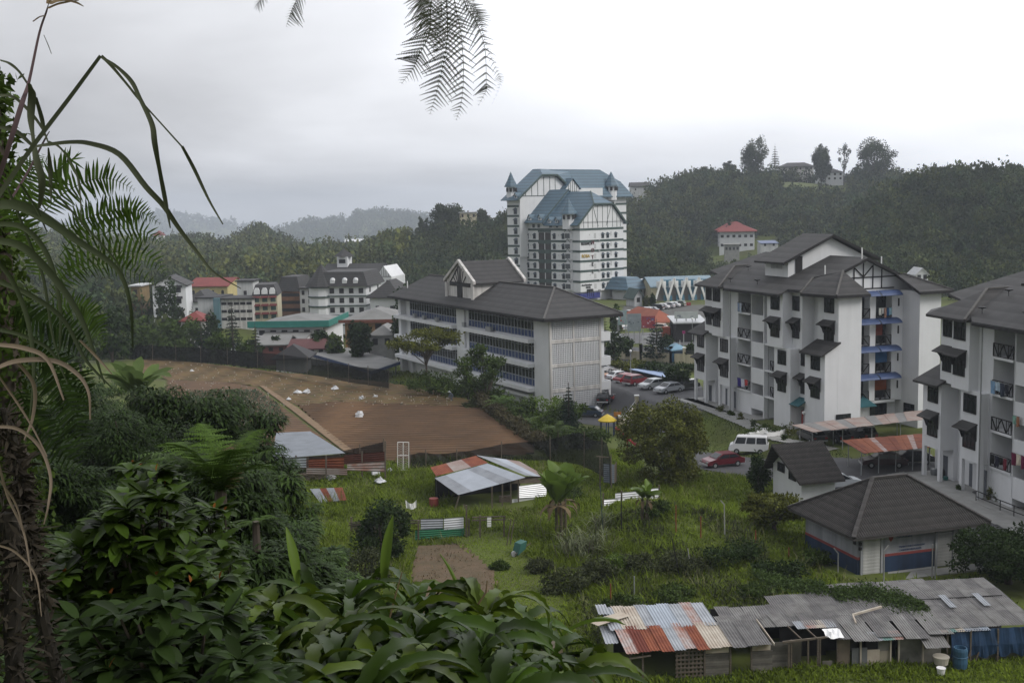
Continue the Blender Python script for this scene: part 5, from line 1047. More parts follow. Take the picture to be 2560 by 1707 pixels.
# ================================================================ vehicles
def make_car(name, label, kind):
    T = thing(name, label, 'car' if kind != 'van' else 'van')
    L, Wd = (4.3, 1.68) if kind != 'van' else (4.2, 1.6); h = L / 2
    if kind == 'sedan': body = [(-h, .35), (-h, .75), (-h + .2, .88), (-1.55, .95), (1.2, .92), (h - .25, .78), (h, .6), (h, .35)]; cab = [(-1.75, .92), (-1.15, 1.38), (.35, 1.4), (1.15, .93)]
    elif kind == 'hatch': body = [(-h, .35), (-h, .9), (-h + .1, .98), (1.1, .95), (h - .2, .8), (h, .6), (h, .35)]; cab = [(-2.02, .95), (-1.7, 1.48), (.2, 1.5), (1.1, .95)]
    else: body = [(-h, .35), (-h, 1.1), (-h + .05, 1.15), (h - .5, 1.15), (h - .1, .95), (h, .6), (h, .35)]; cab = [(-h + .05, 1.13), (-h + .2, 1.86), (-h + .35, 1.92), (1.1, 1.92), (1.25, 1.86), (h - .45, 1.13)]
    w = Wd / 2; g = MB(); g.extr([(x, -w, z) for x, z in body], (0, 2 * w, 0)); wi = w - .12
    n = len(cab); g.add([(x, -w + .02 + (z - cab[0][1]) * .22, z) for x, z in cab] + [(x, w - .02 - (z - cab[0][1]) * .22, z) for x, z in cab], [tuple(range(n))[::-1], tuple(range(n, 2 * n))] + [(i, (i + 1) % n, n + (i + 1) % n, n + i) for i in range(n)])
    g.build('body', m_white, T)
    q = MB(); z0, z1 = cab[0][1] + .06, max(z for _, z in cab) - .09; xa, xb = cab[1][0], [c for c in cab if c[1] > z1][-1][0]
    k0, k1 = (w + .01) - .06 * .22, (w + .01) - (z1 - cab[0][1]) * .22
    segs = [(-.02, .48), (.52, 1.0)] if kind != 'van' else [(0, .31), (.35, .64), (.68, 1.0)]
    xl0, xr0 = cab[0][0] + .18, cab[-1][0] - .22
    for a, b in segs:
        a = max(a, 0)
        for s_ in (-1, 1): q.extr([(xl0 + (xr0 - xl0) * a, s_ * (k0 - .02), z0), (xl0 + (xr0 - xl0) * b, s_ * (k0 - .02), z0), (xa + .1 + (xb - xa - .15) * b, s_ * (k1 - .02), z1), (xa + .1 + (xb - xa - .15) * a, s_ * (k1 - .02), z1)], (0, s_ * .035, 0))
    q.build('side_window', m_glass, T)
    def slope(p0, p1, nm, d):
        r = MB(); (x0, zz0), (x1, zz1) = p0, p1; f = lambda t: (x0 + (x1 - x0) * t, zz0 + (zz1 - zz0) * t); (ax, az_), (bx, bz) = f(.1), f(.88)
        r.extr([(ax, -w + .16, az_), (ax, w - .16, az_), (bx, w - .26, bz), (bx, -w + .26, bz)], (d * .03, 0, .02)); r.build(nm, m_glass, T)
    slope(cab[0], cab[1], 'rear_window', -1); slope(cab[-1], cab[-2], 'windscreen', 1)
    for x in (-h + .85, h - .85):
        for s_ in (-1, 1):
            r = MB(); r.tube([(x, s_ * (w - .12), .31), (x, s_ * (w + .015), .31)], .31, 14); o = r.build('wheel', m_black, T); r = MB(); r.tube([(x, s_ * (w - .1), .31), (x, s_ * (w + .03), .31)], .17, 10); r.build('rim', m_metal, o)
    for s_ in (-1, 1):
        r = MB(); r.box(h - .04, h + .02, s_ * (w - .42), s_ * (w - .08), .58, .74); r.build('headlight', m_metal, T)
        r = MB(); r.box(-h - .02, -h + .04, s_ * (w - .35), s_ * (w - .06), .62, .8); r.build('tail_light', m_red, T)
    r = MB(); r.box(h - .02, h + .06, -w + .05, w - .05, .33, .5); r.box(-h - .06, -h + .02, -w + .05, w - .05, .33, .5); r.build('bumper', m_black if kind == 'van' else m_wall2, T)
    return T
protos = {}
def car(label, px, py, rz, kind, col, z=None, group=None, name=None):
    nm = name or {'sedan': 'parked_car', 'hatch': 'parked_car', 'van': 'minivan'}[kind]; p = G(px, py, z) if z is not None else GT(px, py, 60)
    zz = Hs(p.x, p.y) + .07 if z is None else z
    if kind not in protos: c = protos[kind] = make_car(nm, label, kind); c.location = (p.x, p.y, zz); c.rotation_euler = (0, 0, radians(rz))
    else: c = copytree(protos[kind], (p.x, p.y, zz), radians(rz), label)
    m_ = mat('car_paint_' + col, srgb(col), .3, .06, .5, spec=.5)
    for k_ in kids(c):
        if k_.name.startswith('body'): k_.material_slots[0].link = 'OBJECT'; k_.material_slots[0].material = m_
    if group: c['group'] = group
    return c
G1 = 'cars parked in the school yard'; G2 = 'cars in the far car park'
car('white minivan parked in front of the stepped white planters', 1872, 1134, 165, 'van', 'D8D8DA')
car('dark red saloon half hidden behind the big olive tree', 1806, 1166, 200, 'sedan', '5A1420')
car('dark maroon saloon under the rusty carport', 2208, 1168, 175, 'sedan', '32141A', group='cars under the carports')
car('dark saloon under the rusty carport beside the maroon one', 2275, 1160, 178, 'sedan', '1C1E22', group='cars under the carports')
for i, (x, y, c, l) in enumerate(((2030, 1104, '303236', 'leftmost grey dark car under the long grey carport'), (2092, 1103, '15161A', 'black car in the middle under the long grey carport'), (2150, 1098, '1A1C20', 'black hatchback right of centre under the long grey carport'))): car(l, x, y, 100 + 3 * i, 'sedan' if i < 2 else 'hatch', c, group='cars under the carports')
car('white car standing behind the small gabled hut', 2096, 1222, 10, 'hatch', 'C8CCD0')
for i, (x, y, c, rz, kd, l) in enumerate(((1547, 949, 'C4C6CA', 35, 'sedan', 'white saloon at the left end of the school yard row'), (1569, 957, '7A1C26', 35, 'sedan', 'red saloon between the white one and the dark red hatchback'), (1592, 962, '6A1420', 40, 'hatch', 'dark red hatchback with open look in the school yard row'),
        (1632, 972, 'A8ACB0', 215, 'sedan', 'silver saloon facing the yard below the blue shade roof'), (1672, 982, '9EA2A8', 215, 'sedan', 'silver grey saloon behind the cream wall'), (1712, 975, '1E2024', 215, 'sedan', 'black saloon at the right end under the blue shade roof'),
        (1503, 930, 'C8CACE', 20, 'hatch', 'white hatchback by the red ramp at the long block'), (1468, 1042, '2A3848', 165, 'sedan', 'dark blue saloon at the foot of the pierced end wall'), (1510, 1008, '15181A', 80, 'hatch', 'black car under the end gallery of the long block'))): car(l, x, y, rz, kd, c, group=G1)
for i in range(10):
    x, y = 1572 + i * 13.5, 790 - i * 2.2 - (4 if i > 4 else 0); car('%s car of the far car park' % ('leftmost white', 'second from left, pale grey', 'third from left, white', 'fourth from left, cream white', 'dark slate', 'black', 'clean white, right of the black', 'silver', 'second last, white', 'rightmost, green grey')[i], x, y, 150, 'hatch' if i % 2 else 'sedan', ('D0D2D4', 'A0A4A8', 'D4D4D6', 'C8CACC', '303438', '141618', 'D0D0D2', 'A8AAAE', 'CCD0D0', '5A6A5A')[i], group=G2)
car('white car driving past the lamp post on the road', 1532, 848, 190, 'sedan', 'C8CCD0', group='cars on the road'); car('small pale hatchback parked in front of the billboards', 1644, 826, 150, 'hatch', 'B4A89C', group='cars on the road')
car('small silver car at the road edge behind the road sign', 1549, 826, 120, 'hatch', '9098A0', group='cars on the road')
def motorbike(label, px, py, rz):
    p = GT(px, py, 60); T = thing('motorcycle', label, 'motorcycle', (p.x, p.y, p.z + .06), radians(rz))
    for x in (-.6, .62): g = MB(); g.lathe((0, 0, 0), [(.3, -.05), (.3, .05)], 14); o = g.build('wheel', m_black, T); o.rotation_euler = (pi / 2, 0, 0); o.location = (x, 0, .3)
    g = MB(); g.tube([(.62, 0, .3), (.45, 0, .85), (.4, 0, 1.0)], .05, 6); g.tube([(.4, -.3, 1.02), (.4, .3, 1.02)], .025, 6); g.build('fork', m_metal, T)
    g = MB(); g.extr([(-.7, -.12, .6), (-.2, -.12, .35), (.35, -.12, .4), (.42, -.12, .8), (.1, -.12, .62), (-.75, -.12, .78)], (0, .24, 0)); g.build('body', m_red, T); g = MB(); g.box(-.7, .05, -.13, .13, .74, .84); g.build('seat', m_black, T)
    return T
motorbike('black motorcycle parked beside the dark blue saloon', 1492, 1036, 60); motorbike('motorcycle at the yard side of the gallery column', 1532, 1006, 70)
# ================================================================ carports
def carport(label, pts, z, m, zz=(0, 0, 0, 0)):
    P = [G(x, y, z + dz) for (x, y), dz in zip(pts, zz)]; c = sum(P, Vector()) / 4; zg = Hs(c.x, c.y); T = thing('carport', label, 'carport', (c.x, c.y, zg)); Q = [p - Vector((c.x, c.y, zg)) for p in P]
    n = 14
    for i in range(n):       # separate sheets, each with its own weathering
        a, b = Q[0].lerp(Q[1], i / n), Q[0].lerp(Q[1], (i + 1.04) / n); d, e = Q[3].lerp(Q[2], i / n), Q[3].lerp(Q[2], (i + 1.04) / n); g = MB(); dz = Vector((0, 0, .03 * (i % 2)))
        g.slab([a + dz, d + dz, e + dz, b + dz], .03); g.build('roof_sheet', m[(i * 7 + i // 3) % len(m)], T)
    for i in range(5):
        t = i / 4 * .94 + .03; g = MB(); a, b = Q[0].lerp(Q[1], t), Q[3].lerp(Q[2], t); g.bar(a - Vector((0, 0, .15)), b - Vector((0, 0, .15)), .1); p = a.lerp(b, .8); g.tube([(p.x, p.y, 0), (p.x, p.y, p.z - .15)], .05, 6); p = a.lerp(b, .2); g.tube([(p.x, p.y, 0), (p.x, p.y, p.z - .15)], .05, 6); g.build('frame', m_metal, T)
    return T
m_rz2 = mat('faded_pink_rust', (.24, .16, .14), .8, .3, .8, col2=(.30, .27, .25)); m_zd = mat('dull_zinc', (.22, .22, .22), .7, .3, .8)
carport('long carport with faded grey and pink rusty roof before the half timbered flats', [(1979, 1062), (2330, 1022), (2330, 1046), (2033, 1080)], -23.6, [m_rz2, m_zd, m_rz2, m_zd])
carport('shorter carport with bright rusty roof left of the nearer flats', [(2104, 1100), (2330, 1082), (2330, 1118), (2160, 1133)], -23.6, [m_rust, m_rustz, mat('bright_rust', (.30, .10, .05), .85, .35, 1), m_rust])
def shade_roof():
    P = [at(1573, 922, 192), at(1644, 918, 204), at(1760, 948, 190), at(1752, 960, 182), at(1652, 940, 184)]; c = sum(P, Vector()) / 5; zg = Hs(c.x, c.y); T = thing('shade_roof', 'pale blue shade roof over the parked cars of the school yard', 'canopy', (c.x, c.y, zg)); o0 = Vector((c.x, c.y, zg))
    g = MB(); g.slab([P[0] - o0, P[4] - o0, P[1] - o0], .1); g.slab([P[1] - o0, P[4] - o0, P[3] - o0, P[2] - o0], .1); g.build('roof', mat('pale_blue_canopy', (.20, .27, .42), .6, .15, .5), T)
    for p in P: q = p - o0; g = MB(); g.tube([(q.x * .95, q.y * .95, 0), (q.x * .95, q.y * .95, q.z)], .06); g.build('post', m_metal, T)
shade_roof()
def ramp():
    p = G(1522, 944, -28.4); T = thing('ramp', 'small pink ramp with white railings beside the parked cars', 'ramp', (p.x, p.y, -28.5), radians(-20)); g = MB(); g.box(-1.8, 1.8, -1.2, 1.2, 0, .7); g.build('base', mat('pink_render', (.42, .25, .17), .8), T)
    g = MB()
    for y in (-1.2, 1.2):
        g.bar((-1.8, y, 1.6), (1.8, y, 1.3), .07)
        for x in (-1.7, -.6, .6, 1.7): g.bar((x, y, .7), (x, y, 1.5), .07)
    g.build('railing', m_white, T)
ramp()
# ================================================================ cream boundary walls, lamps, posts
def boundary(label, pts, h=.9, ph=1.7, n=3, z=None):
    P = [(G(x, y, z) if z is not None else GT(x, y, 100)) for x, y in pts]; T = thing('boundary_wall', label, 'wall', P[0])
    for a, b in zip(P, P[1:]):
        g = MB(); a_, b_ = a - P[0], b - P[0]; g.bar(a_ + Vector((0, 0, h / 2 - .3)), b_ + Vector((0, 0, h / 2 - .3)), .2, h + .6); g.build('wall', m_cream, T)
        for i in range(n + 1):
            q = a_.lerp(b_, i / n); g = MB(); g.box(q.x - .24, q.x + .24, q.y - .24, q.y + .24, q.z - .5, q.z + ph); o = g.build('pier', m_cream, T); g = MB(); g.box(q.x - .32, q.x + .32, q.y - .32, q.y + .32, q.z + ph, q.z + ph + .15); g.build('cap', m_white, o)
        g = MB()
        for zz in (h + .2, h + .55): g.bar(a_ + Vector((0, 0, zz)), b_ + Vector((0, 0, zz)), .05)
        g.build('rail', m_metal, T)
boundary('cream boundary wall with white capped piers behind the large conifer', [(1530, 893), (1602, 899), (1677, 904), (1745, 908)], 1.5, 2.6, 2, -28.4)
boundary('low cream wall with piers between the school yard and the flats', [(1640, 1000), (1732, 990)], 1.3, 2.4, 1, -28.0)
boundary('cream gate pier and wall end half hidden by the big olive tree', [(1552, 1085), (1592, 1030)], 1.2, 2.2, 1, -28.0)
def lamp(label, px, py, top, Yd=None):
    b = GT(px, py, 80); h = at(px, top, b.y).z - b.z; T = thing('lamp_post', label, 'lamp post', b); g = MB(); g.tube([(0, 0, 0), (0, 0, h)], [.07, .045], 6); g.build('pole', m_metal, T); g = MB(); g.lathe((0, 0, h), [(.05, 0), (.2, .12), (.2, .3), (.08, .4)], 8); g.build('lamp_head', m_white, T)
lamp('thin lamp post among the parked cars of the school yard', 1577, 945, 880); lamp('tall pole beside the road left of the large conifer', 1544, 882, 800); lamp('lamp post with red white collar before the end of the farther flats', 2009, 1078, 1036); lamp('slim lamp post by the flats near the blue hut', 1731, 905, 800)
def post(label, px, py, top, m=None, r=.05, name='post', y0=50, lean=0):
    b = GT(px, py, y0); h = at(px, top, b.y).z - b.z; g = MB(); g.tube([(0, 0, -.2), (lean * h, 0, h)], [r, r * .8], 6); o = g.build(name, m or m_wood); o.location = b; return tag(o, label, 'post')
post('tall bare bamboo pole rising from the feathery bushes', 1411, 1080, 985, m_wood, .06); post('thin white pole at the corner of the yard', 1700, 905, 850, m_white, .05)
# gazebo, notice board, playground
def gazebo():
    b = G(1519, 1086, -28.1); T = thing('playground_gazebo', 'yellow roofed round shelter on blue posts in the playground', 'gazebo', (b.x, b.y, -28.2)); R = 1.15
    for i in range(6): a = i * pi / 3 + .3; g = MB(); g.tube([(R * .8 * cos(a), R * .8 * sin(a), 0), (R * .8 * cos(a), R * .8 * sin(a), 1.9)], .06); g.build('post', m_blue, T)
    g = MB(); g.lathe((0, 0, 1.8), [(R, 0), (R * 1.02, .12), (R * .55, .52), (.04, .85)], 12); g.build('roof', m_yel, T)
    g = MB(); g.tube([(.9, -1.5, 1.2), (2.2, -2.6, .3), (2.8, -3.1, .2)], [.2, .2, .2], 8); g.build('slide', m_red, T)
gazebo()
def notice():
    b = G(1544, 1085, -28.1); T = thing('notice_board', 'orange brown board on a thick brown post behind the gazebo', 'sign', b); g = MB(); g.box(-.13, .13, -.13, .13, 0, 2.3); g.build('post', m_wood, T); g = MB(); g.box(-.45, .45, -.2, -.13, 2.2, 2.8); g.build('panel', mat('orange_board', (.32, .13, .02), .7), T)
notice()
b = G(1568, 1122, -27.5); g = MB(); g.tube([(0, 0, 1.2), (1.0, -.4, .5), (1.6, -.6, .3)], .16, 8); g.tube([(0, 0, 0), (0, 0, 1.2)], .05); o = g.build('playground_slide', m_red); o.location = b; tag(o, 'small red slide beside the big olive tree', 'slide')
# stepped planters
for i, (x, y) in enumerate(((1870, 1098), (1884, 1093), (1898, 1088), (1912, 1083), (1926, 1092), (1942, 1090), (1960, 1086))):
    p = GT(x, y, 90); T = thing('planter', ('lowest left', 'second left', 'third left', 'highest left', 'lowest right', 'middle right', 'highest right')[i] + ' white planter box of the stepped rows by the white van', 'planter', p, radians(20), 'stepped white planters'); g = MB(); g.box(-.65, .65, -.3, .3, -.3, .55); g.build('box', m_white, T)
    rng = np.random.default_rng(i); V, F = leaves(rng, rng.normal(size=(60, 3)) * [.25, .12, .15] + [0, 0, .75], .3, .12, np.tile([0, 0, 1.], (60, 1)), .4, .1); np_mesh('plant', V, F, l_mid, T)
for i, (x, y, w) in enumerate(((1802, 1030, 18), (1830, 1040, 16), (1850, 1050, 16), (1884, 1068, 16), (1917, 1080, 14), (1960, 1102, 14), (1975, 1090, 30), (2495, 1255, 22), (2475, 1250, 26), (2400, 1225, 12))):
    p = GT(x, y, 70); rng = np.random.default_rng(300 + i); s_ = w / FPX * p.y / 2; (V, F), _ = crown_vf(rng, (0, 0, s_), (s_, s_, s_ * 1.2), 6, 50, .25, .1, .5); o = np_mesh('shrub', V, F, l_mid if i % 2 else l_olive); o.location = p
    tag(o, ('clipped shrub farthest up the path of the farther flats', 'second small shrub along the concrete walk', 'third small shrub along the concrete walk', 'fourth shrub on the lawn slope by the walk', 'fifth shrub on the slope beside the planters', 'small shrub right of the white planters', 'bare twiggy shrub by the corner of the farther flats', 'round shrub by the railing of the nearer flats', 'wider shrub by the wall of the nearer flats', 'thin dry shrub at the corner pillar of the nearer flats')[i], 'shrub')
# ================================================================ electricity house
def shouse():
    b = G(2143, 1441, -26); T = thing('electricity_house', 'grey and blue utility house with a red stripe under a dark pyramid roof', 'utility building', (b.x, b.y, -26), radians(16.5)); L, D_, h = 9.2, 6.8, 3.15
    g = MB(); g.box(0, L, 0, D_, -.3, h); g.build('wall', mat('grey_paint_wall', (.30, .31, .34), .85, .2, .6, streak=.3), T)
    bl = mat('navy_dado', (.025, .048, .10), .85, .35, .8, streak=.35); rd = mat('red_stripe', (.22, .05, .045), .8, .2, 1)
    g = MB(); g.box(-.03, -.005, 0, D_, 0, 1.2); g.box(1.95, 6.2, -.03, -.005, 0, 1.2); g.box(0, .35, -.03, -.005, 0, 1.2); g.build('dado', bl, T)
    g = MB(); g.box(-.04, -.005, 0, D_, 1.2, 1.38); g.box(1.95, 6.2, -.04, -.005, 1.2, 1.38); g.box(0, .35, -.04, -.005, 1.2, 1.38); g.build('stripe', rd, T)
    for (x0, x1) in ((.4, 1.75), (6.4, 7.6), (7.75, 8.95)):
        g = MB(); n = 22
        for i in range(n): z = .05 + i * 2.6 / n; g.box(x0, x1, -.07 - .02 * (i % 2), -.01, z, z + 2.6 / n - .01)
        g.build('roller_shutter', mat('shutter_white', (.50, .50, .49), .6, .12, 1, streak=.25), T)
    g = MB(); [g.box(x, x + .16, -.14, -.005, 0, h) for x in (.18, 1.78, 6.22, 8.98)]; g.build('pilaster', mat('grey_trim', (.30, .31, .33), .85), T)
    g = MB(); g.box(2.0, 6.2, -.4, 0, -.3, .08); g.box(-.8, 10, -1.6, -.4, -.3, .03); g.build('apron', m_conc, T)
    st = MB()
    for i in range(9):
        for j in (0, 1): x = .2 + i * .16 + j * 0; st.extr([(x, -1.55 + j * .55, .035), (x + .07, -1.55 + j * .55, .035), (x + (.27 if j == 0 else -.13), -1.0 + j * .55, .035), (x + (.2 if j == 0 else -.2), -1.0 + j * .55, .035)], (0, 0, .02))
    st.build('hazard_stripe', m_yel, T)
    R = MB(); e, z, o = 3.05, 5.85, .95; c = [(-o, -o, e), (L + o, -o, e), (L + o, D_ + o, e), (-o, D_ + o, e)]; P, Q = (3.4, D_ / 2, z), (L - 3.0, D_ / 2, z)
    R.slab([c[0], c[1], Q, P], .18); R.slab([c[3], c[0], P], .18); R.slab([c[1], c[2], Q], .18); R.slab([c[2], c[3], P, Q], .18); ro = R.build('roof', m_tile2, T)
    k = MB()
    for a_, b_ in ((c[0], P), (c[1], Q), (c[3], P), (P, Q), (c[2], Q)): k.bar(Vector(a_) + Vector((0, 0, .08)), Vector(b_) + Vector((0, 0, .08)), .3, .16)
    k.build('hip_tile', m_tile2, ro)
    t = MB(); n = 60      # raised tile rolls running down the pitch
    for i in range(n):
        x = -o + (L + 2 * o) * (i + .5) / n; f = min(1, (x + o) / (P[0] + o), (L + o - x) / (L + o - Q[0])); t.bar((x, -o, e + .03), (x + 0, -o + (P[1] + o) * f, e + (z - e) * f + .03), .07, .06)
    for i in range(44):
        y = -o + (D_ + 2 * o) * (i + .5) / 44; f = min((y + o) / (P[1] + o), (D_ + o - y) / (D_ + o - P[1])); t.bar((-o, y, e + .03), (-o + (P[0] + o) * f, y, e + (z - e) * f + .03), .07, .06)
    t.build('tile_roll', m_tile2, ro)
    def txt(s_, x, zz, sz, m_):
        cu = bpy.data.curves.new('t', 'FONT'); cu.body = s_; cu.size = sz; cu.extrude = .01; to = bpy.data.objects.new('t', cu); COL.objects.link(to); me = bpy.data.meshes.new_from_object(to.evaluated_get(bpy.context.evaluated_depsgraph_get())); bpy.data.objects.remove(to); me.materials.clear(); ob = link('lettering', me, m_, T); ob.rotation_euler = (pi / 2, 0, 0); ob.location = (x, -.02, zz)
    nb = mat('navy_letters', (.04, .07, .16), .7)
    txt('TENAGA', 3.1, 2.72, .26, nb); txt('NASIONAL', 3.1, 2.42, .26, nb); txt('PEJABAT TNB CAWANGAN', 3.3, 1.72, .17, nb); txt('CAMERON HIGHLANDS', 3.3, 1.48, .17, nb)
    g = MB(); g.extr([(2.35, -.02, 2.85), (2.5, -.02, 2.4), (2.65, -.02, 2.2), (2.8, -.02, 2.4), (2.95, -.02, 2.85), (2.75, -.02, 2.75), (2.65, -.02, 2.5), (2.55, -.02, 2.75)], (0, .015, 0)); g.build('emblem', rd, T)
    g = MB(); g.box(-.04, -.005, .2, .5, 2.2, 2.5); g.box(.05, .25, -.16, -.03, 2.25, 2.45); g.box(.05, .25, -.16, -.03, 1.9, 2.1); g.build('vent', m_dark, T)
shouse()
def hut():
    b = G(2003, 1270, -26); T = thing('gabled_hut', 'small white hut with steep dark tiled gable roof', 'hut', (b.x, b.y, -26), radians(15)); L, D_, h = 3.2, 5.0, 2.9; z = 5.0
    g = MB(); g.box(0, L, 0, D_, -.4, h); g.extr([(.05, 0, h), (.05, D_, h), (.05, D_ / 2, z - .25)], (L - .1, 0, 0)); g.build('wall', m_wall, T)
    R = MB(); o = 1.2; sl = (z - h) / (D_ / 2); R.slab([(-.6, -.8, h - .8 * sl + .12), (L + .5, -.8, h - .8 * sl + .12), (L + .2, D_ / 2, z + .12), (-1.5, D_ / 2, z + .12)], .16); R.slab([(-.6, D_ + .8, h - .8 * sl + .12), (-1.5, D_ / 2, z + .12), (L + .2, D_ / 2, z + .12), (L + .5, D_ + .8, h - .8 * sl + .12)], .16); ro = R.build('roof', m_tile2, T)
    t = MB(); n = 34
    for i in range(n): f = (i + .5) / n; t.bar((-.6 + (L + 1.1) * f, -.8, h - .8 * sl + .16), (-1.5 + (L + 1.7) * f, D_ / 2, z + .16), .06, .05)
    t.build('tile_roll', m_tile2, ro)
    for (y0, y1) in ((.9, 2.1), (2.9, 4.1)): window(T, 0, y0, y1, 2.1 if y0 < 2 else 2.4, 2.9 if y0 < 2 else 3.2, 'x-', 3)
hut()
# bins and odds beside the nearer flats
for i, (x, y, c, lb, s_) in enumerate(((2357, 1196, (.012, .012, .013), 'black rubbish bag between the doors of the nearer flats', .75), (2336, 1190, (.16, .17, .18), 'grey bin by the porch of the nearer flats', .7), (2364, 1203, (.01, .10, .09), 'teal bucket beside the black rubbish bag', .45))):
    p = GT(x, y, 70); g = MB(); g.lathe((0, 0, 0), [(s_ * .4, 0), (s_ * .55, s_ * .5), (s_ * .5, s_), (s_ * .2, s_ * 1.2 if i == 0 else s_)], 10); o = g.build('bin', mat('bin%d' % i, c, .5)); o.location = p; tag(o, lb, 'bin')
def railing(label, pts, h=1.0):
    P = [GT(x, y, 60) for x, y in pts]; T = thing('railing', label, 'railing', P[0]); g = MB()
    for a, b_ in zip(P, P[1:]):
        a, b_ = a - P[0], b_ - P[0]
        for zz in (h, h * .5): g.bar(a + Vector((0, 0, zz)), b_ + Vector((0, 0, zz)), .06)
        n = max(1, int((b_ - a).length / 1.8))
        for i in range(n + 1): q = a.lerp(b_, i / n); g.bar(q - Vector((0, 0, .2)), q + Vector((0, 0, h)), .06)
    g.build('rails', m_dark, T)
railing('dark metal railing along the path before the nearer flats', [(2440, 1255), (2500, 1280), (2570, 1308), (2640, 1330)])
# ================================================================ plants with shaped leaves
def blades(P, az, el, L, W_, droop, seg=5, fold=.25, wave=0., roll=None, prof=None, rng=None):
    """arching leaf blades: base points P, heading az, start elevation el, length L, width W_, total droop angle"""
    P = np.asarray(P, float); n = len(P); bc = lambda a: np.broadcast_to(np.asarray(a, float), (n,)).copy()
    az, el, L, W_, droop = map(bc, (az, el, L, W_, droop)); t = np.linspace(0, 1, seg + 1)
    e = el[:, None] - droop[:, None] * t[None, :] ** 1.2; ds = (L / seg)[:, None]
    em = (e[:, 1:] + e[:, :-1]) / 2; r = np.concatenate([np.zeros((n, 1)), np.cumsum(np.cos(em) * ds, 1)], 1); z = np.concatenate([np.zeros((n, 1)), np.cumsum(np.sin(em) * ds, 1)], 1)
    h = np.stack([np.cos(az), np.sin(az)], 1); mid = P[:, None, :] + np.concatenate([h[:, None, :] * r[..., None], z[..., None]], -1)
    w = (prof(t) if prof is not None else np.sin(pi * (t * .93 + .05)) ** .8) * 1.0
    side = np.stack([-h[:, 1], h[:, 0], np.zeros(n)], 1)
    up = np.concatenate([-h[:, None, :] * np.sin(e)[..., None], np.cos(e)[..., None]], -1)
    ro = bc(roll if roll is not None else 0.)[:, None, None]; sd = side[:, None, :] * np.cos(ro) + up * np.sin(ro); upp = up * np.cos(ro) - side[:, None, :] * np.sin(ro)
    hw = (W_[:, None] * w[None, :] / 2)
    if wave and rng is not None: hw = hw * (1 + wave * (rng.random((n, seg + 1)) - .5) * 2)
    lft = mid + sd * hw[..., None] + upp * hw[..., None] * fold; rgt = mid - sd * hw[..., None] + upp * hw[..., None] * fold
    if wave and rng is not None: lft = lft + upp * (hw * wave * rng.normal(size=(n, seg + 1)) * .5)[..., None]; rgt = rgt + upp * (hw * wave * rng.normal(size=(n, seg + 1)) * .5)[..., None]
    V = np.stack([lft, mid, rgt], 2).reshape(n, -1, 3); k = 3 * (seg + 1); f = []
    for i in range(seg):
        a = 3 * i; f += [(a, a + 1, a + 4, a + 3), (a + 1, a + 2, a + 5, a + 4)]
    F = (np.array(f)[None] + (np.arange(n) * k)[:, None, None]).reshape(-1, 4); return V.reshape(-1, 3), F
def ribbon(pts, wid, nrm=(0, -1, .2), name='blade', m=None, parent=None, fold=.3, sub=5):
    """a grass blade along 3D points with widths, folded along its midrib"""
    P = np.array([tuple(p) for p in pts]); n = len(P); t = np.linspace(0, n - 1, (n - 1) * sub + 1)
    def cr(A):   # catmull-rom
        A = np.asarray(A, float); A = A if A.ndim > 1 else A[:, None]; E = np.concatenate([2 * A[:1] - A[1:2], A, 2 * A[-1:] - A[-2:-1]]); i = np.minimum(t.astype(int), n - 2); f = (t - i)[:, None]
        p0, p1, p2, p3 = E[i], E[i + 1], E[i + 2], E[i + 3]; return .5 * (2 * p1 + (p2 - p0) * f + (2 * p0 - 5 * p1 + 4 * p2 - p3) * f ** 2 + (3 * p1 - p0 - 3 * p2 + p3) * f ** 3)
    C = cr(P); Wd = cr(wid)[:, 0]; d = unit(np.gradient(C, axis=0)); nr = unit(np.broadcast_to(np.array(nrm, float), C.shape)); s = unit(np.cross(d, nr)); u = np.cross(s, d)
    a = C + s * Wd[:, None] / 2 + u * Wd[:, None] * fold; b = C - s * Wd[:, None] / 2 + u * Wd[:, None] * fold
    V = np.stack([a, C, b], 1).reshape(-1, 3); F = []
    for i in range(len(C) - 1): k = 3 * i; F += [(k, k + 1, k + 4, k + 3), (k + 1, k + 2, k + 5, k + 4)]
    return V, np.array(F)
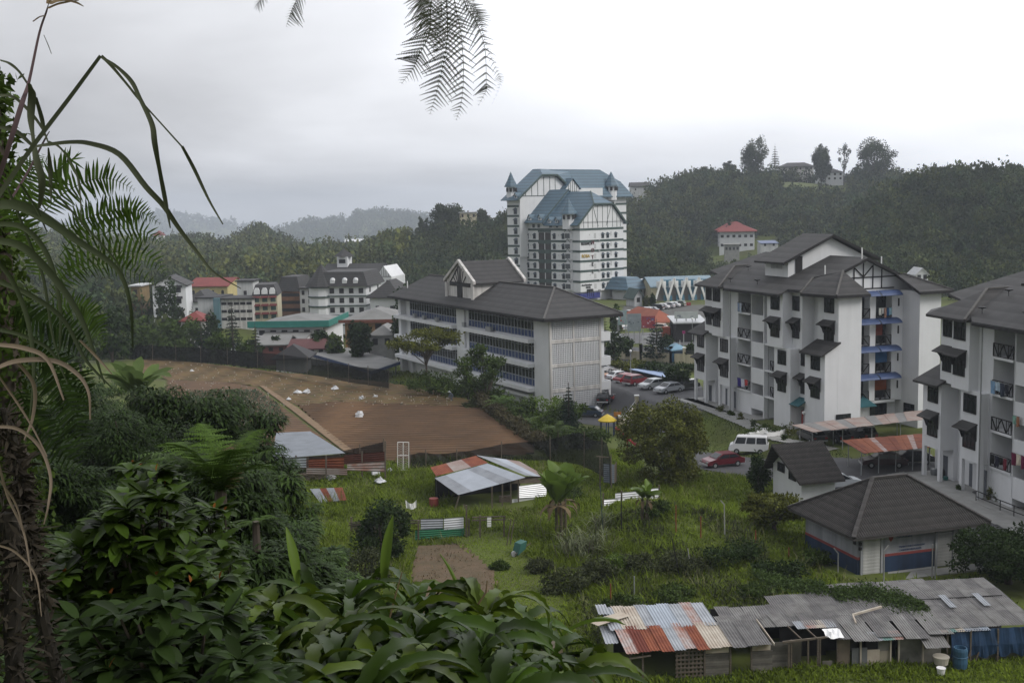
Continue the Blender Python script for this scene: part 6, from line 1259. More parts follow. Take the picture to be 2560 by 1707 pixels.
def frond_vf(path, lens, npin=24, sub=9, pw=.13, rng=None, nrm=(0, -1, 0), fwd=.35, lw=.35, sag=.0, bip=True):
    """bipinnate fern frond along path: pinnae both sides (length lens[0] left, lens[1] right, times taper), lined with pinnules"""
    V0, F0 = ribbon(path, list(np.linspace(1, .15, len(path)) * (.014 if max(lens) > .2 else .05 * max(lens))), nrm); C = V0.reshape(-1, 3, 3)[:, 1]; parts = [(V0, F0)]; d = unit(np.gradient(C, axis=0)); nr = np.array(nrm, float); nr /= np.linalg.norm(nr)
    ts = np.linspace(.06, .985, npin); idx = ts * (len(C) - 1); i0 = np.minimum(idx.astype(int), len(C) - 2); f = (idx - i0)[:, None]; B = C[i0] * (1 - f) + C[i0 + 1] * f; D = unit(d[i0] * (1 - f) + d[i0 + 1] * f)
    for sg, ln in ((1, lens[0]), (-1, lens[1])):
        tp = np.minimum(1, (1 - ts) * 2.6 + .10) * np.minimum(1, .55 + ts * 2.2); Ln = ln * tp * rng.uniform(.74, 1.1, npin)
        s = unit(np.cross(D, nr) * sg); pd = unit(s + D * fwd + rng.normal(size=s.shape) * .08); n2 = unit(np.cross(pd, np.cross(nr, pd)))
        tip = B + pd * Ln[:, None] + np.array([0, 0, -1.]) * (Ln * sag)[:, None]
        mid = B + pd * Ln[:, None] * .5 + np.array([0, 0, -1.]) * (Ln * sag * .3)[:, None]
        # pinnules as small quads along each pinna (or one strip)
        tt = np.linspace(.04, .97, sub); q = (1 - tt)[None, :, None]; T_ = tt[None, :, None]
        Cc = B[:, None] * q ** 2 + 2 * mid[:, None] * q * T_ + tip[:, None] * T_ ** 2; dd = unit(2 * q * (mid - B)[:, None] + 2 * T_ * (tip - mid)[:, None])
        if bip:
            for s2 in (1, -1):
                w = np.cross(dd, nr) * s2; w = unit(w); pl = (Ln[:, None] * pw * (1 - tt[None] * .75))[..., None]; gap = (Ln[:, None] / sub * .58)[..., None]
                a = Cc - dd * gap * .8; b_ = Cc + dd * gap * .8; c_ = Cc + w * pl + dd * pl * .5
                e_ = Cc + w * pl * .75 - dd * gap * .1; V = np.stack([a, b_, c_, e_], 2).reshape(-1, 3); parts.append((V, np.arange(len(V)).reshape(-1, 4)))
        wd = (Ln * pw * (.28 if bip else 1.2))[:, None]; w = unit(np.cross(pd, nr)); V = np.stack([B - w * wd * .5, B + w * wd * .5, mid + w * wd * .5, tip, mid - w * wd * .5], 1)
        Fq = np.concatenate([np.array([[0, 1, 2, 4]]) + 5 * i for i in range(npin)] + [np.array([[4, 2, 3, 3]]) + 5 * i for i in range(0)]); parts.append((V.reshape(-1, 3), Fq))
        V = np.stack([mid - w * wd * .5, mid + w * wd * .5, tip + w * wd * .05, tip - w * wd * .05], 1).reshape(-1, 3); parts.append((V, np.arange(len(V)).reshape(-1, 4)))
    return cat_vf(parts)
# ---- grass and weeds of the valley floor
def inpoly(P, poly):
    x, y = P[:, 0], P[:, 1]; c = np.zeros(len(P), bool); n = len(poly)
    for i in range(n):
        a, b = poly[i], poly[(i + 1) % n]; c ^= ((a[1] > y) != (b[1] > y)) & (x < (b[0] - a[0]) * (y - a[1]) / (b[1] - a[1] + 1e-12) + a[0])
    return c
def gpx(pts, z=-26): return [tuple(G(a, b, z))[:2] for a, b in pts]
EXCL = [gpx([(2030, 1420), (2140, 1460), (2440, 1450), (2430, 1330), (2060, 1340)]), gpx([(1925, 1240), (2003, 1275), (2090, 1262), (2050, 1200)]), [(30, 84), (36, 84), (46, 92), (62, 96), (62, 118), (40, 112), (30, 116), (24, 122), (14, 132), (18, 116), (30, 100)],
        [(36, 84), (46, 92), (60, 80), (60, 60), (34, 70)], [(38, 88.5), (43, 74), (46, 75), (42.3, 83), (40, 100), (36, 108)], [(5.4, 61.3), (34, 63.8), (34, 70.4), (5.0, 67.5)], gpx([(1110, 1180), (1330, 1180), (1340, 1270), (1140, 1280)], -25.8)]
LAWN = gpx([(1140, 1345), (1250, 1330), (1330, 1400), (1400, 1470), (1420, 1540), (1200, 1560), (1250, 1470)], -25.9); DIRT = gpx([(1045, 1360), (1140, 1360), (1240, 1440), (1230, 1520), (1060, 1540), (1030, 1440)], -25.9)
def grass(name, n, x0, x1, y0, y1, L, W_, m, seed, keep=None, hv=.5, elr=(.7, 1.5)):
    rng = np.random.default_rng(seed); P = np.stack([rng.uniform(x0, x1, n), rng.uniform(y0, y1, n)], 1)
    ok = np.abs(P[:, 0] / P[:, 1]) < .50
    for e in EXCL: ok &= ~inpoly(P, e)
    fl = P[:, 1] > np.interp(P[:, 0], EX, EY) - 0
    ok &= ~((P[:, 1] > 116) & (P[:, 0] < 3) & ~fl)
    if keep is not None: ok &= keep(P, rng)
    P = P[ok]; z = H(P[:, 0], P[:, 1]); cl = .5 + .5 * np.sin(P[:, 0] * .9 + 2 * np.sin(P[:, 1] * .6)) * np.sin(P[:, 1] * .7 + 1.5 * np.sin(P[:, 0] * .5)); n = len(P)
    V, F = blades(np.column_stack([P, z - .03]), rng.uniform(0, 6.28, n), rng.uniform(*elr, n), L * rng.uniform(.5, 1.3, n) * (1 - hv + 1.6 * hv * cl), W_ * rng.uniform(.6, 1.4, n), rng.uniform(.3, 1.3, n), seg=2, fold=.2)
    return tag(np_mesh(name, V, F, m), kind='stuff')
l_grass = leafmat('grass_blade', (.135, .185, .020), .45, .4, .12, .25, .8, .03); l_grass2 = leafmat('bright_grass_blade', (.165, .235, .022), .35, .3, .2, .25, .8, .03)
nol = lambda P, r: ~inpoly(P, LAWN) & ~inpoly(P, DIRT) & ~((P[:, 1] > 112) & (P[:, 0] > 13))
grass('grass', 250000, -26, 32, 60, 128, .46, .08, l_grass, 21, nol, .45)
grass('short_grass', 50000, -8, 8, 70, 95, .14, .05, l_grass2, 22, lambda P, r: inpoly(P, LAWN), .2)
grass('tall_grass', 60000, -24, 32, 66, 118, 1.05, .06, l_grass, 31, lambda P, r: (np.sin(P[:, 0] * .45 + 1.7 * np.sin(P[:, 1] * .23)) * np.cos(P[:, 1] * .31 + P[:, 0] * .17) > .12) & nol(P, r), .35)
grass('seeding_grass', 14000, -24, 32, 66, 112, 1.1, .035, leafmat('straw_leaf', (.20, .20, .09), .4, .3, 1, .2), 32, lambda P, r: (np.sin(P[:, 0] * .6 + 1.1) * np.cos(P[:, 1] * .4) > .2) & nol(P, r), .35)
grass('dry_stalks', 9000, -8, 6, 70, 92, .3, .05, l_dry, 23, lambda P, r: inpoly(P, DIRT), .5)
grass('weeds', 30000, 0, 33, 54, 64, .36, .06, l_grass, 24, None, .5)
grass('weeds', 9000, 4, 18, 66, 92, .75, .10, l_weed, 25, lambda P, r: (np.sin(P[:, 0] * 1.1 + P[:, 1] * .4) > -.1) & nol(P, r), .5)
grass('lawn_grass', 26000, 12, 34, 110, 150, .2, .07, leafmat('lawn_blade', (.040, .062, .018), .4, .3, .2, .15), 26, lambda P, r: (P[:, 0] < 29.5 - .34 * (P[:, 1] - 133)) & ~((P[:, 1] > 136) & (P[:, 0] < 21)), .2)
grass('verge_grass', 26000, -62, -2, 155, 215, .5, .12, l_grass, 27, lambda P, r: P[:, 1] > np.interp(P[:, 0], EX, EY) - 1, .4)
grass('crop_rows', 16000, -40, -16, 112, 190, .55, .16, leafmat('crop_leaf', (.055, .085, .045), .4, .3, .3, .2), 28, None, .3)
rng = np.random.default_rng(77); Q = gpx([(450, 965), (560, 960), (640, 975), (690, 1005), (720, 1050), (600, 1090), (430, 1060)], -25.4); n = 14000; P = np.stack([rng.uniform(-46, -22, n), rng.uniform(115, 165, n)], 1); P = P[inpoly(P, Q)]
V, F = blades(np.column_stack([P, H(P[:, 0], P[:, 1])]), rng.uniform(0, 6.28, len(P)), rng.uniform(.4, 1.3, len(P)), .45, .16, .8, 2); tag(np_mesh('vegetable_crop', V, F, MATS['crop_leaf']), kind='stuff')
# white stones and scraps on the tilled ground
g = MB(); rr_ = random.Random(4)
for i in range(520):
    px, py = rr_.uniform(380, 1180), rr_.uniform(905, 1015); v = G(px, py, -25.35)
    if v.y > np.interp(v.x, EX, EY) - 1.5: continue
    s_ = rr_.uniform(.025, .07); g.box(v.x - s_, v.x + s_, v.y - s_, v.y + s_, -25.5, -25.36 + s_)
tag(g.build('stones', mat('pale_stone', (.42, .38, .32), .9)), kind='stuff')
def sack(label, px, py, s_, c=(.55, .56, .58), name='plastic_bag', y0=60, seed=0):
    p = GT(px, py, y0); rng = np.random.default_rng(seed + int(px)); me = bpy.data.meshes.new(name); bm_ = MB(); prof = [(.02, 0), (s_ * .8, .02), (s_, s_ * .35), (s_ * .7, s_ * .75), (s_ * .15, s_ * .95)]; bm_.lathe((0, 0, 0), prof, 9)
    bm_.v = [tuple(np.array(v) * (1 + .25 * rng.normal(size=3))) for v in bm_.v]; o = bm_.build(name, mat('bag_%02d' % int(c[0] * 100), c, .5, .2, 3)); o.location = (p.x, p.y, p.z + .05); return tag(o, label, 'bag')
for a in (('white bag left of the pair on the stubble field', 745, 985, .5), ('heaped white plastic right of the pair on the stubble field', 768, 983, .55), ('grey white bundle farthest up the stubble field', 836, 975, .5), ('small white bag low in the stubble', 904, 998, .4), ('tiny white scrap bag right of the low one', 940, 994, .3),
          ('grey sack alone in the middle of the ploughed field', 898, 1044, .62), ('white scrap at the head of the field path', 722, 1001, .35), ('white plastic beside the far net fence', 480, 930, .35)): sack(*a, y0=100)
for a in (('white rubbish heap right of the wood pile', 826, 1200, .5), ('white rubbish by the rusty fence end', 938, 1188, .5), ('torn white sheet on the grass below the rusty fence', 950, 1208, .45), ('small white bag beside the torn sheet', 975, 1180, .3)): sack(*a, y0=70)
# person stooping on the field
def worker():
    p = G(1133, 1000, -25.4); T = thing('person', 'person in grey blue clothes and pale hat crouching at the field edge', 'person', (p.x, p.y, -25.4), radians(200)); me = bpy.data.meshes.new('body')
    pts = [(0, 0, .55), (.12, 0, .75), (.30, 0, .95), (.40, 0, 1.03), (.48, 0, 1.1), (.05, .12, .5), (.32, .16, .45), (.15, .15, .05), (.3, .16, .03), (.05, -.12, .5), (.34, -.16, .42), (.12, -.15, .05), (.28, -.16, .03), (.34, .18, .9), (.5, .2, .6), (.62, .15, .38), (.34, -.18, .9), (.52, -.2, .6), (.64, -.12, .38)]
    ed = [(0, 1), (1, 2), (2, 3), (3, 4), (0, 5), (5, 6), (6, 7), (7, 8), (0, 9), (9, 10), (10, 11), (11, 12), (2, 13), (13, 14), (14, 15), (2, 16), (16, 17), (17, 18)]
    me.from_pydata(pts, ed, []); o = link('body', me, mat('worker_clothes', (.12, .14, .17), .9), T); sk = o.modifiers.new('s', 'SKIN'); rad = [.15, .16, .17, .07, .1, .1, .08, .06, .05, .1, .08, .06, .05, .07, .05, .04, .07, .05, .04]
    for i, r in enumerate(rad): me.skin_vertices[0].data[i].radius = (r, r)
    me.skin_vertices[0].data[0].use_root = True; o.modifiers.new('d', 'SUBSURF').levels = 1
    g = MB(); g.lathe((.5, 0, 1.12), [(.24, 0), (.12, .05), (.1, .15), (.02, .18)], 12); g.build('hat', mat('pale_hat', (.4, .42, .42), .8), T)
worker()
# ---- net fences
def net_fence(label, top, bot, Yd, npost=8, name='net_fence', m=None, sag=.12):
    n = len(top); P = [at(x, y, yy) for (x, y), yy in zip(top, Yd)]; B = [at(x, y, yy) for (x, y), yy in zip(bot, Yd)]; o0 = B[0].copy(); T = thing(name, label, 'fence', o0); g = MB(); vs = []; k = 40
    for i in range(k + 1):
        t = i / k * (n - 1); a = min(int(t), n - 2); f = t - a; p = P[a].lerp(P[a + 1], f) - o0; b = B[a].lerp(B[a + 1], f) - o0; w = sin(i * 2.3) * .1
        vs += [p + Vector((0, w, 0)), p.lerp(b, .5) + Vector((0, -w * 2, 0)), b + Vector((0, w, -.4))]
    g.add(vs, [(i * 3 + j, i * 3 + 3 + j, i * 3 + 4 + j, i * 3 + 1 + j) for i in range(k) for j in (0, 1)]); g.build('net', m or m_net, T)
    for i in range(npost):
        t = i / (npost - 1) * (n - 1); a = min(int(t), n - 2); f = t - a; p = P[a].lerp(P[a + 1], f) - o0; b = B[a].lerp(B[a + 1], f) - o0; g = MB(); g.tube([b + Vector((0, -.15, -.5)), p + Vector((.05 * sin(i * 3), -.15, .35))], .05, 5); g.build('post', m_wood, T)
net_fence('long black net fence along the far edge of the field', [(325, 862), (430, 866), (545, 873), (683, 884), (788, 897), (880, 915), (972, 925)], [(325, 892), (430, 897), (545, 903), (683, 918), (788, 932), (880, 950), (972, 963)], [203, 199, 192, 182, 172, 166, 161], 12)
net_fence('sagging black net along the near edge of the ploughed field', [(1025, 1137), (1052, 1130), (1096, 1135), (1177, 1126), (1266, 1108), (1364, 1101), (1445, 1079), (1480, 1099), (1516, 1104), (1526, 1144)], [(1025, 1170), (1052, 1168), (1096, 1162), (1177, 1152), (1266, 1143), (1364, 1140), (1445, 1150), (1480, 1165), (1516, 1185), (1528, 1205)], [112, 112, 112.5, 113, 114, 114, 113, 110, 106, 103], 8)
net_fence('short black net flap above the rusty fence', [(850, 1128), (900, 1118), (960, 1104)], [(850, 1140), (900, 1140), (960, 1142)], [111, 110, 109], 3)
def sheetwall(label, quads, name='sheet_fence', posts=(), thk=.03, rails=(), cat='fence'):
    """vertical corrugated sheets: (x0,y0,x1,y1 pixel top-left/top-right tops, ybot0,ybot1, Y0,Y1, material)"""
    q0 = quads[0]; o0 = at(q0[0], q0[4], q0[6]); T = thing(name, label, cat, o0)
    for (x0, y0, x1, y1, b0, b1, Y0, Y1, m) in quads:
        a, b = at(x0, y0, Y0) - o0, at(x1, y1, Y1) - o0; c, d = at(x0, b0, Y0) - o0, at(x1, b1, Y1) - o0; k = max(6, int((a - c).length / .09)) ; vs = []
        for i in range(k + 1): t = i / k; off = Vector((0, .03 if i % 2 else -.03, 0)); vs += [a.lerp(c, t) + off, b.lerp(d, t) + off]
        g = MB(); g.add(vs, [(2 * i, 2 * i + 1, 2 * i + 3, 2 * i + 2) for i in range(k)]); g.build('sheet', m, T)
    for (x, yt, yb, Yd) in posts: a, b = at(x, yt, Yd) - o0, at(x, yb, Yd) - o0; g = MB(); g.bar(b - Vector((0, 0, .4)), a, .13); g.build('post', m_wood, T)
    for (x0, y0, Y0, x1, y1, Y1) in rails: g = MB(); g.bar(at(x0, y0, Y0) - o0, at(x1, y1, Y1) - o0, .09); g.build('rail', m_wood, T)
    return T
m_gs = mat('green_painted_sheet', (.02, .16, .075), .5, .25, 1); m_ws = mat('bright_zinc', (.62, .63, .66), .4, .2, 1, metal=.2)
sheetwall('corrugated gate fence, green below and bright zinc above', [(1038, 1324, 1161, 1318, 1358, 1345, 89, 89.5, m_gs), (1052, 1296, 1108, 1295, 1326, 1324, 89.2, 89.4, m_zinc), (1110, 1295, 1159, 1291, 1326, 1322, 89.3, 89.5, m_ws)], 'corrugated_gate', [(1166, 1262, 1356, 89.3), (1046, 1300, 1356, 89), (1172, 1296, 1352, 89.5)])
sheetwall('bamboo rail fence left of the green corrugated gate', [(878, 1308, 960, 1306, 1340, 1345, 91, 90, m_wood)], 'rail_fence', [(878, 1292, 1345, 91), (930, 1298, 1350, 90.5), (1000, 1300, 1350, 90)], rails=((872, 1306, 91, 1052, 1300, 89.2), (872, 1312, 91, 1052, 1306, 89.2)))
sheetwall('short rail fence with a rag right of the green gate', [(1218, 1292, 1228, 1291, 1318, 1318, 88.9, 88.9, m_white)], 'rail_fence', [(1200, 1288, 1350, 89), (1260, 1290, 1350, 89)], rails=((1180, 1293, 89, 1265, 1290, 89), (1180, 1300, 89, 1265, 1298, 89)))
sheetwall('bright corrugated sheets standing in the grass beside the small banana plant', [(1507, 1248, 1560, 1244, 1284, 1282, 96, 97, m_ws), (1538, 1232, 1600, 1226, 1280, 1276, 97, 97.5, m_ws), (1600, 1224, 1650, 1218, 1272, 1266, 97.5, 98, m_ws)], 'sheet_fence', [(1508, 1232, 1300, 96), (1554, 1226, 1320, 96.5), (1648, 1212, 1275, 98)])
sheetwall('rusty corrugated fence at the near left edge of the field', [(766, 1148, 860, 1142, 1168, 1172, 108, 107, m_rust), (860, 1136, 962, 1128, 1160, 1155, 107, 106.5, mat('dark_rust', (.10, .035, .025), .9, .4, 1)), (868, 1158, 962, 1152, 1176, 1180, 106.5, 106, m_rustz), (766, 1168, 868, 1170, 1186, 1188, 107.5, 106.5, m_rz2)], 'rusty_fence', [(770, 1140, 1188, 108), (815, 1138, 1180, 107), (905, 1128, 1180, 106.5), (963, 1102, 1184, 106)])
sheetwall('grey corrugated pen wall below the grey roofed shed', [(704, 1146, 766, 1142, 1166, 1168, 108, 107.5, m_zinc)], 'sheet_fence', [(706, 1136, 1168, 108), (740, 1138, 1170, 108)])
sheetwall('tall grey zinc cubicle right of the black net', [(1509, 1158, 1536, 1160, 1206, 1208, 104, 104, mat('blue_grey_zinc', (.19, .22, .26), .6, .3, 1)), (1536, 1160, 1542, 1152, 1208, 1202, 104, 106, m_wood)], 'zinc_cubicle', [(1500, 1140, 1206, 104)], rails=((1490, 1140, 104, 1528, 1144, 104),), cat='cubicle')
def lattice_gate():
    Yd = 111; o0 = at(1008, 1175, Yd); T = thing('mesh_gate', 'tall narrow white mesh gate leaf standing at the field edge', 'gate', o0); q = lambda x, y: at(x, y, Yd) - o0; g = MB()
    for a, b in (((994, 1105), (994, 1175)), ((1022, 1105), (1022, 1175)), ((1008, 1105), (1008, 1175)), ((994, 1105), (1022, 1105)), ((994, 1175), (1022, 1175)), ((966, 1176), (994, 1176)), ((994, 1138), (1022, 1138))): g.bar(q(*a), q(*b), .06)
    g.build('frame', m_white, T); g = MB()
    for i in range(12):
        for s_ in (0, 1): y = 1107 + i * 5.8; g.bar(q(994 if s_ else 1022, y), q(1022 if s_ else 994, min(y + 14, 1175)), .02)
    g.build('mesh', m_metal, T)
lattice_gate()
# ---- grey roofed shed and other bits left of the field path
def roofpiece(T, o0, pts, m, name='roof_sheet', th=.04, n=1):
    Q = [at(x, y, Y_) - o0 for x, y, Y_ in pts]; g = MB(); k = 24; vs = []      # pts: a,b,c,d ; corrugated across a->d
    for i in range(k + 1): t = i / k; off = Vector((0, 0, .03 * (i % 2))); vs += [Q[0].lerp(Q[3], t) + off, Q[1].lerp(Q[2], t) + off]
    g.add(vs, [(2 * i, 2 * i + 1, 2 * i + 3, 2 * i + 2) for i in range(k)]); return g.build(name, m, T)
def gshed():
    o0 = at(770, 1160, 110); T = thing('grey_roofed_shed', 'low shed with a wide grey ribbed roof beside the field path', 'shed', o0)
    for i in range(6):
        t0, t1 = i / 6, (i + 1.03) / 6; f = lambda a, b, t: tuple(a[j] + (b[j] - a[j]) * t for j in range(3)); A_, B_, C_, D_ = (690, 1082, 118), (775, 1078, 118), (862, 1132, 108), (680, 1147, 108)
        roofpiece(T, o0, [f(A_, D_, t0), f(B_, C_, t0), f(B_, C_, t1), f(A_, D_, t1)], mat('grey_blue_zinc', (.22, .24, .27), .6, .2, .6) if i % 2 else mat('grey_zinc2', (.23, .25, .28), .6, .3, .7))
    g = MB(); a, b = at(690, 1146, 108.3) - o0, at(850, 1136, 108.3) - o0; g.extr([a, b, b - Vector((0, 0, 1.2)), a - Vector((0, 0, 1.2))], (0, .1, 0)); g.build('wall', m_wood, T)
gshed()
def rustlean():
    o0 = at(820, 1258, 100); T = thing('rusty_lean_to', 'tiny pen roof of zinc and rusty sheets in the grass', 'shelter', o0)
    for (a, b, m) in ((0, .30, m_zinc), (.28, .5, m_rust), (.5, .74, m_zinc), (.73, 1, m_rust)):
        f = lambda p, q, t: tuple(p[j] + (q[j] - p[j]) * t for j in range(3)); A_, B_, C_, D_ = (775, 1222, 102), (856, 1218, 102), (867, 1250, 99), (800, 1256, 99); roofpiece(T, o0, [f(A_, B_, a), f(D_, C_, a), f(D_, C_, b), f(A_, B_, b)], m)
    g = MB(); [g.bar(at(x, y, Y_) - o0, at(x, y, Y_) - o0 - Vector((0, 0, 1.0)), .08) for x, y, Y_ in ((803, 1255, 99.2), (862, 1250, 99.2), (780, 1223, 101.8))]; g.build('post', m_wood, T)
rustlean()
def woodpile():
    p = GT(785, 1200, 70); T = thing('wood_pile', 'heap of bare sticks at the end of the rusty fence', 'wood pile', p); r = random.Random(8)
    for i in range(40): a = r.uniform(-.5, .5); c = Vector((r.uniform(-1.3, 1.3), r.uniform(-.5, .5), r.uniform(.05, .75))); d = Vector((cos(a), r.uniform(-.3, .3), r.uniform(-.3, .3))) * r.uniform(.5, 1.1); g = MB(); g.tube([c - d, c + d], .04, 5); g.build('stick', mat('pale_stick', (.20, .16, .12), .9), T)
woodpile()
def shack():
    o0 = at(1230, 1280, 98); T = thing('open_shack', 'open shack under a patchwork of zinc and rusty roof sheets in the grass', 'shack', o0); q = lambda x, y, Y_: at(x, y, Y_) - o0
    f = lambda p, r, t: tuple(p[j] + (r[j] - p[j]) * t for j in range(3))
    A_, B_, C_, D_ = (1087, 1195, 99.5), (1146, 1237, 96.5), (1315, 1193, 98.5), (1219, 1158, 102)
    for i, m in enumerate((m_zinc, mat('blue_zinc', (.42, .45, .50), .45, .2, .8, metal=.2), MATS['blue_zinc'], m_zinc, MATS['blue_zinc'])):
        t0, t1 = i / 5, (i + 1.05) / 5; roofpiece(T, o0, [f(A_, D_, t0), f(B_, C_, t0), f(B_, C_, min(t1, 1)), f(A_, D_, min(t1, 1))], m)
    A_, B_, C_, D_ = (1192, 1138, 104), (1315, 1189, 99.3), (1368, 1192, 101), (1300, 1153, 105)
    for i in range(3): t0, t1 = i / 3, min(1, (i + 1.05) / 3); roofpiece(T, o0, [f(A_, D_, t0), f(B_, C_, t0), f(B_, C_, t1), f(A_, D_, t1)], (m_zinc, MATS['blue_zinc'], m_rz2)[i])
    A_, B_, C_, D_ = (1076, 1168, 102), (1090, 1190, 100), (1221, 1157, 102), (1190, 1139, 104.5)
    for i in range(3): t0, t1 = i / 3, min(1, (i + 1.05) / 3); roofpiece(T, o0, [f(A_, D_, t0), f(B_, C_, t0), f(B_, C_, t1), f(A_, D_, t1)], (m_rust, m_rz2, m_rust)[i])
    g = MB(); a, b = q(1092, 1198, 101), q(1300, 1196, 103); g.extr([a, b, Vector((b.x, b.y, -.2)), Vector((a.x, a.y, -.2))], (0, .1, 0)); g.build('back_wall', m_dark, T)
    g = MB(); a, b = q(1090, 1194, 100), q(1092, 1190, 104); g.extr([a, b, Vector((b.x, b.y, -.2)), Vector((a.x, a.y, -.2))], (-.1, 0, 0)); g.build('side_wall', m_dark, T)
    g = MB(); a, b, c, d = q(1297, 1214, 98.8), q(1366, 1205, 100), q(1366, 1240, 100), q(1297, 1244, 98.8); k = 14; vs = []
    for i in range(k + 1): t = i / k; off = Vector((0, .03 * (1 if i % 2 else -1), 0)); vs += [a.lerp(d, t) + off, b.lerp(c, t) + off]
    g.add(vs, [(2 * i, 2 * i + 1, 2 * i + 3, 2 * i + 2) for i in range(k)]); g.build('wall_sheet', m_ws, T)
    g = MB(); a, b = q(1280, 1248, 98.7), q(1340, 1240, 99.6); g.extr([a, b, b - Vector((0, 0, .5)), a - Vector((0, 0, .5))], (0, .06, 0)); g.build('wall_sheet', m_ws, T)
    g = MB(); a, b = q(1276, 1192, 98.9), q(1368, 1190, 101); g.extr([a, b, b - Vector((0, 0, .6)), a - Vector((0, 0, .6))], (0, .06, 0)); g.build('plank_wall', m_wood, T)
    for (x, yt, yb, Y_, dx) in ((1148, 1238, 1291, 96.6, -18), (1230, 1216, 1280, 97.5, 0), (1256, 1210, 1280, 98, 0), (1277, 1204, 1276, 98.4, 0), (1296, 1198, 1272, 98.7, 0), (1160, 1260, 1292, 96.8, 2)):
        g = MB(); g.bar(q(x + dx, yb, Y_) - Vector((0, 0, .3)), q(x, yt, Y_), .12); g.build('post', m_wood, T)
    g = MB(); a = q(1262, 1262, 99); g.box(a.x - .5, a.x + .5, a.y, a.y + .5, -.1, 1.1); g.build('box', m_wood, T)
shack()
p = GT(1085, 1266, 70); g = MB(); g.lathe((0, 0, 0), [(.4, 0), (.4, .75)], 12); o = g.build('drum', mat('faded_red_drum', (.22, .05, .04), .7)); o.location = p; tag(o, 'faded red drum beside the open shack', 'drum')
p = at(1027, 1256, 96); g = MB(); k = 8; vs = []
for i in range(k + 1): t = i / k; vs += [(-.45 + .95 * t, .05 * sin(i * 2), .25 - .35 * sin(pi * t) * (1 if i < k else 1) + .12 * t * 0), (-.4 + .85 * t, .1 * sin(i), -.45 - .12 * sin(pi * t))]
g.add(vs, [(2 * i, 2 * i + 1, 2 * i + 3, 2 * i + 2) for i in range(k)]); o = g.build('hanging_cloth', m_white); o.location = p; tag(o, 'white cloth slung between sticks left of the open shack', 'cloth')
def barrow():
    p = GT(1298, 1388, 60); T = thing('wheelbarrow', 'green wheelbarrow tipped up at the edge of the lawn', 'wheelbarrow', p, radians(40)); g = MB(); g.extr([(-.4, -.35, .15), (.35, -.35, .5), (.5, -.35, 1.05), (-.1, -.35, .95)], (0, .7, 0)); g.build('tray', mat('dull_green_paint', (.03, .11, .09), .6), T)
    g = MB(); g.tube([(-.55, -.05, .22), (-.55, .05, .22)], .22, 12); g.build('wheel', m_metal, T); g = MB(); g.bar((-.55, -.2, .22), (.9, -.3, .8), .05); g.bar((-.55, .2, .22), (.9, .3, .8), .05); g.build('handle', m_wood, T)
barrow()
for i, (x, yb, yt, ln, lb, mm) in enumerate(((1266, 1362, 1296, .2, 'left of two pale poles leaning by the lawn', m_wood), (1274, 1362, 1298, .2, 'right of two pale poles leaning by the lawn', m_wood), (1812, 1340, 1262, -.02, 'fence post with a bent arm on the grassy bank', m_conc), (1700, 1440, 1345, -.2, 'dark leaning stake in the weeds', m_dark), (1728, 1425, 1370, -.15, 'thin leaning stake right of the dark one', m_conc),
        (1527, 1509, 1458, 0, 'short rusty stake with a red cap', m_rust), (1586, 1506, 1440, 0, 'thin grey stake beside the red capped one', m_metal), (1690, 1330, 1262, 0, 'brown fence stake high on the bank', m_rust), (1752, 1345, 1290, 0, 'second brown fence stake on the bank', m_rust), (1889, 1370, 1325, 0, 'brown stake among the tall bank grass', m_rust), (1972, 1395, 1368, 0, 'brown stake near the top of the bank', m_rust),
        (2052, 1262, 1222, 0, 'grey fence post behind the utility house roof', m_conc), (2095, 1432, 1382, 0, 'grey fence post at the left corner of the utility house', m_conc), (2209, 1462, 1376, 0, 'grey fence post before the shutter of the utility house', m_conc), (2330, 1444, 1360, 0, 'left post of the wire gate beside the utility house', m_conc), (2338, 1446, 1358, 0, 'right post of the wire gate beside the utility house', m_conc), (1554, 1330, 1240, 0, 'dark stake below the bright corrugated sheets', m_dark), (1508, 1330, 1215, -.05, 'green bamboo pole left of the bright sheets', m_green))):
    post(lb, x, yb, yt, mm, .05, 'stake' if 'stake' in lb else 'post', 58, ln)
    if x in (1812, 2052, 2209, 2095):          # forked or bent top arm of the concrete posts
        o = [q for q in bpy.data.objects if q.get('label') == lb][0]; zt = max(v.co.z for v in o.data.vertices); g = MB()
        for a in ((-1, 1) if x == 2052 else ((-1,) if x != 2209 else (1,))): g.bar((0, 0, zt - .02), (.3 * a, 0, zt + .36), .08)
        g.build('post_arm', m_conc, o)
# ================================================================ shed row at the lower right
SO = Vector((6.3, 61.0, -26.0)); SY = radians(5)
def SW(L, D, h): L = L if L < 5.5 else 5.5 + (L - 5.5) * .8; c, s = cos(SY), sin(SY); return SO + Vector((L * c - D * s, L * s + D * c, h))
m_wht = mat('cream_sheet', (.46, .42, .36), .7, .3, 1.2, col2=(.30, .24, .19)); m_plk = mat('grey_plank', (.13, .12, .105), .9, .4, 2, island=.3); m_blk = mat('mossy_block', (.19, .185, .165), .95, .5, 1.2)
m_asb2 = mat('pale_fibre_sheet', (.23, .225, .22), .9, .3, 1.6, col2=(.14, .135, .13))
def shed(name, label, L0, L1):
    T = thing(name, label, 'shed', SW(L0, 0, 0), SY); T.scale = (.8 if L0 > 5 else 1, 1, 1); return T
def rs(T, L0, L, D, h, w, ln, m, sl=.22, skew=0., yaw=0., nm='roof_sheet', lift=0.):
    """corrugated roof sheet: front-left corner at (L, D), running back ln metres uphill"""
    g = MB(); u = Vector((sin(yaw) + skew, cos(yaw), sl)); wv = Vector((cos(yaw), -sin(yaw), 0)); wd = w * 1.06
    g.corr((L - L0, D, h + lift), u, wv, ln, wd, pitch=.17, amp=.026); return g.build(nm, m, T)
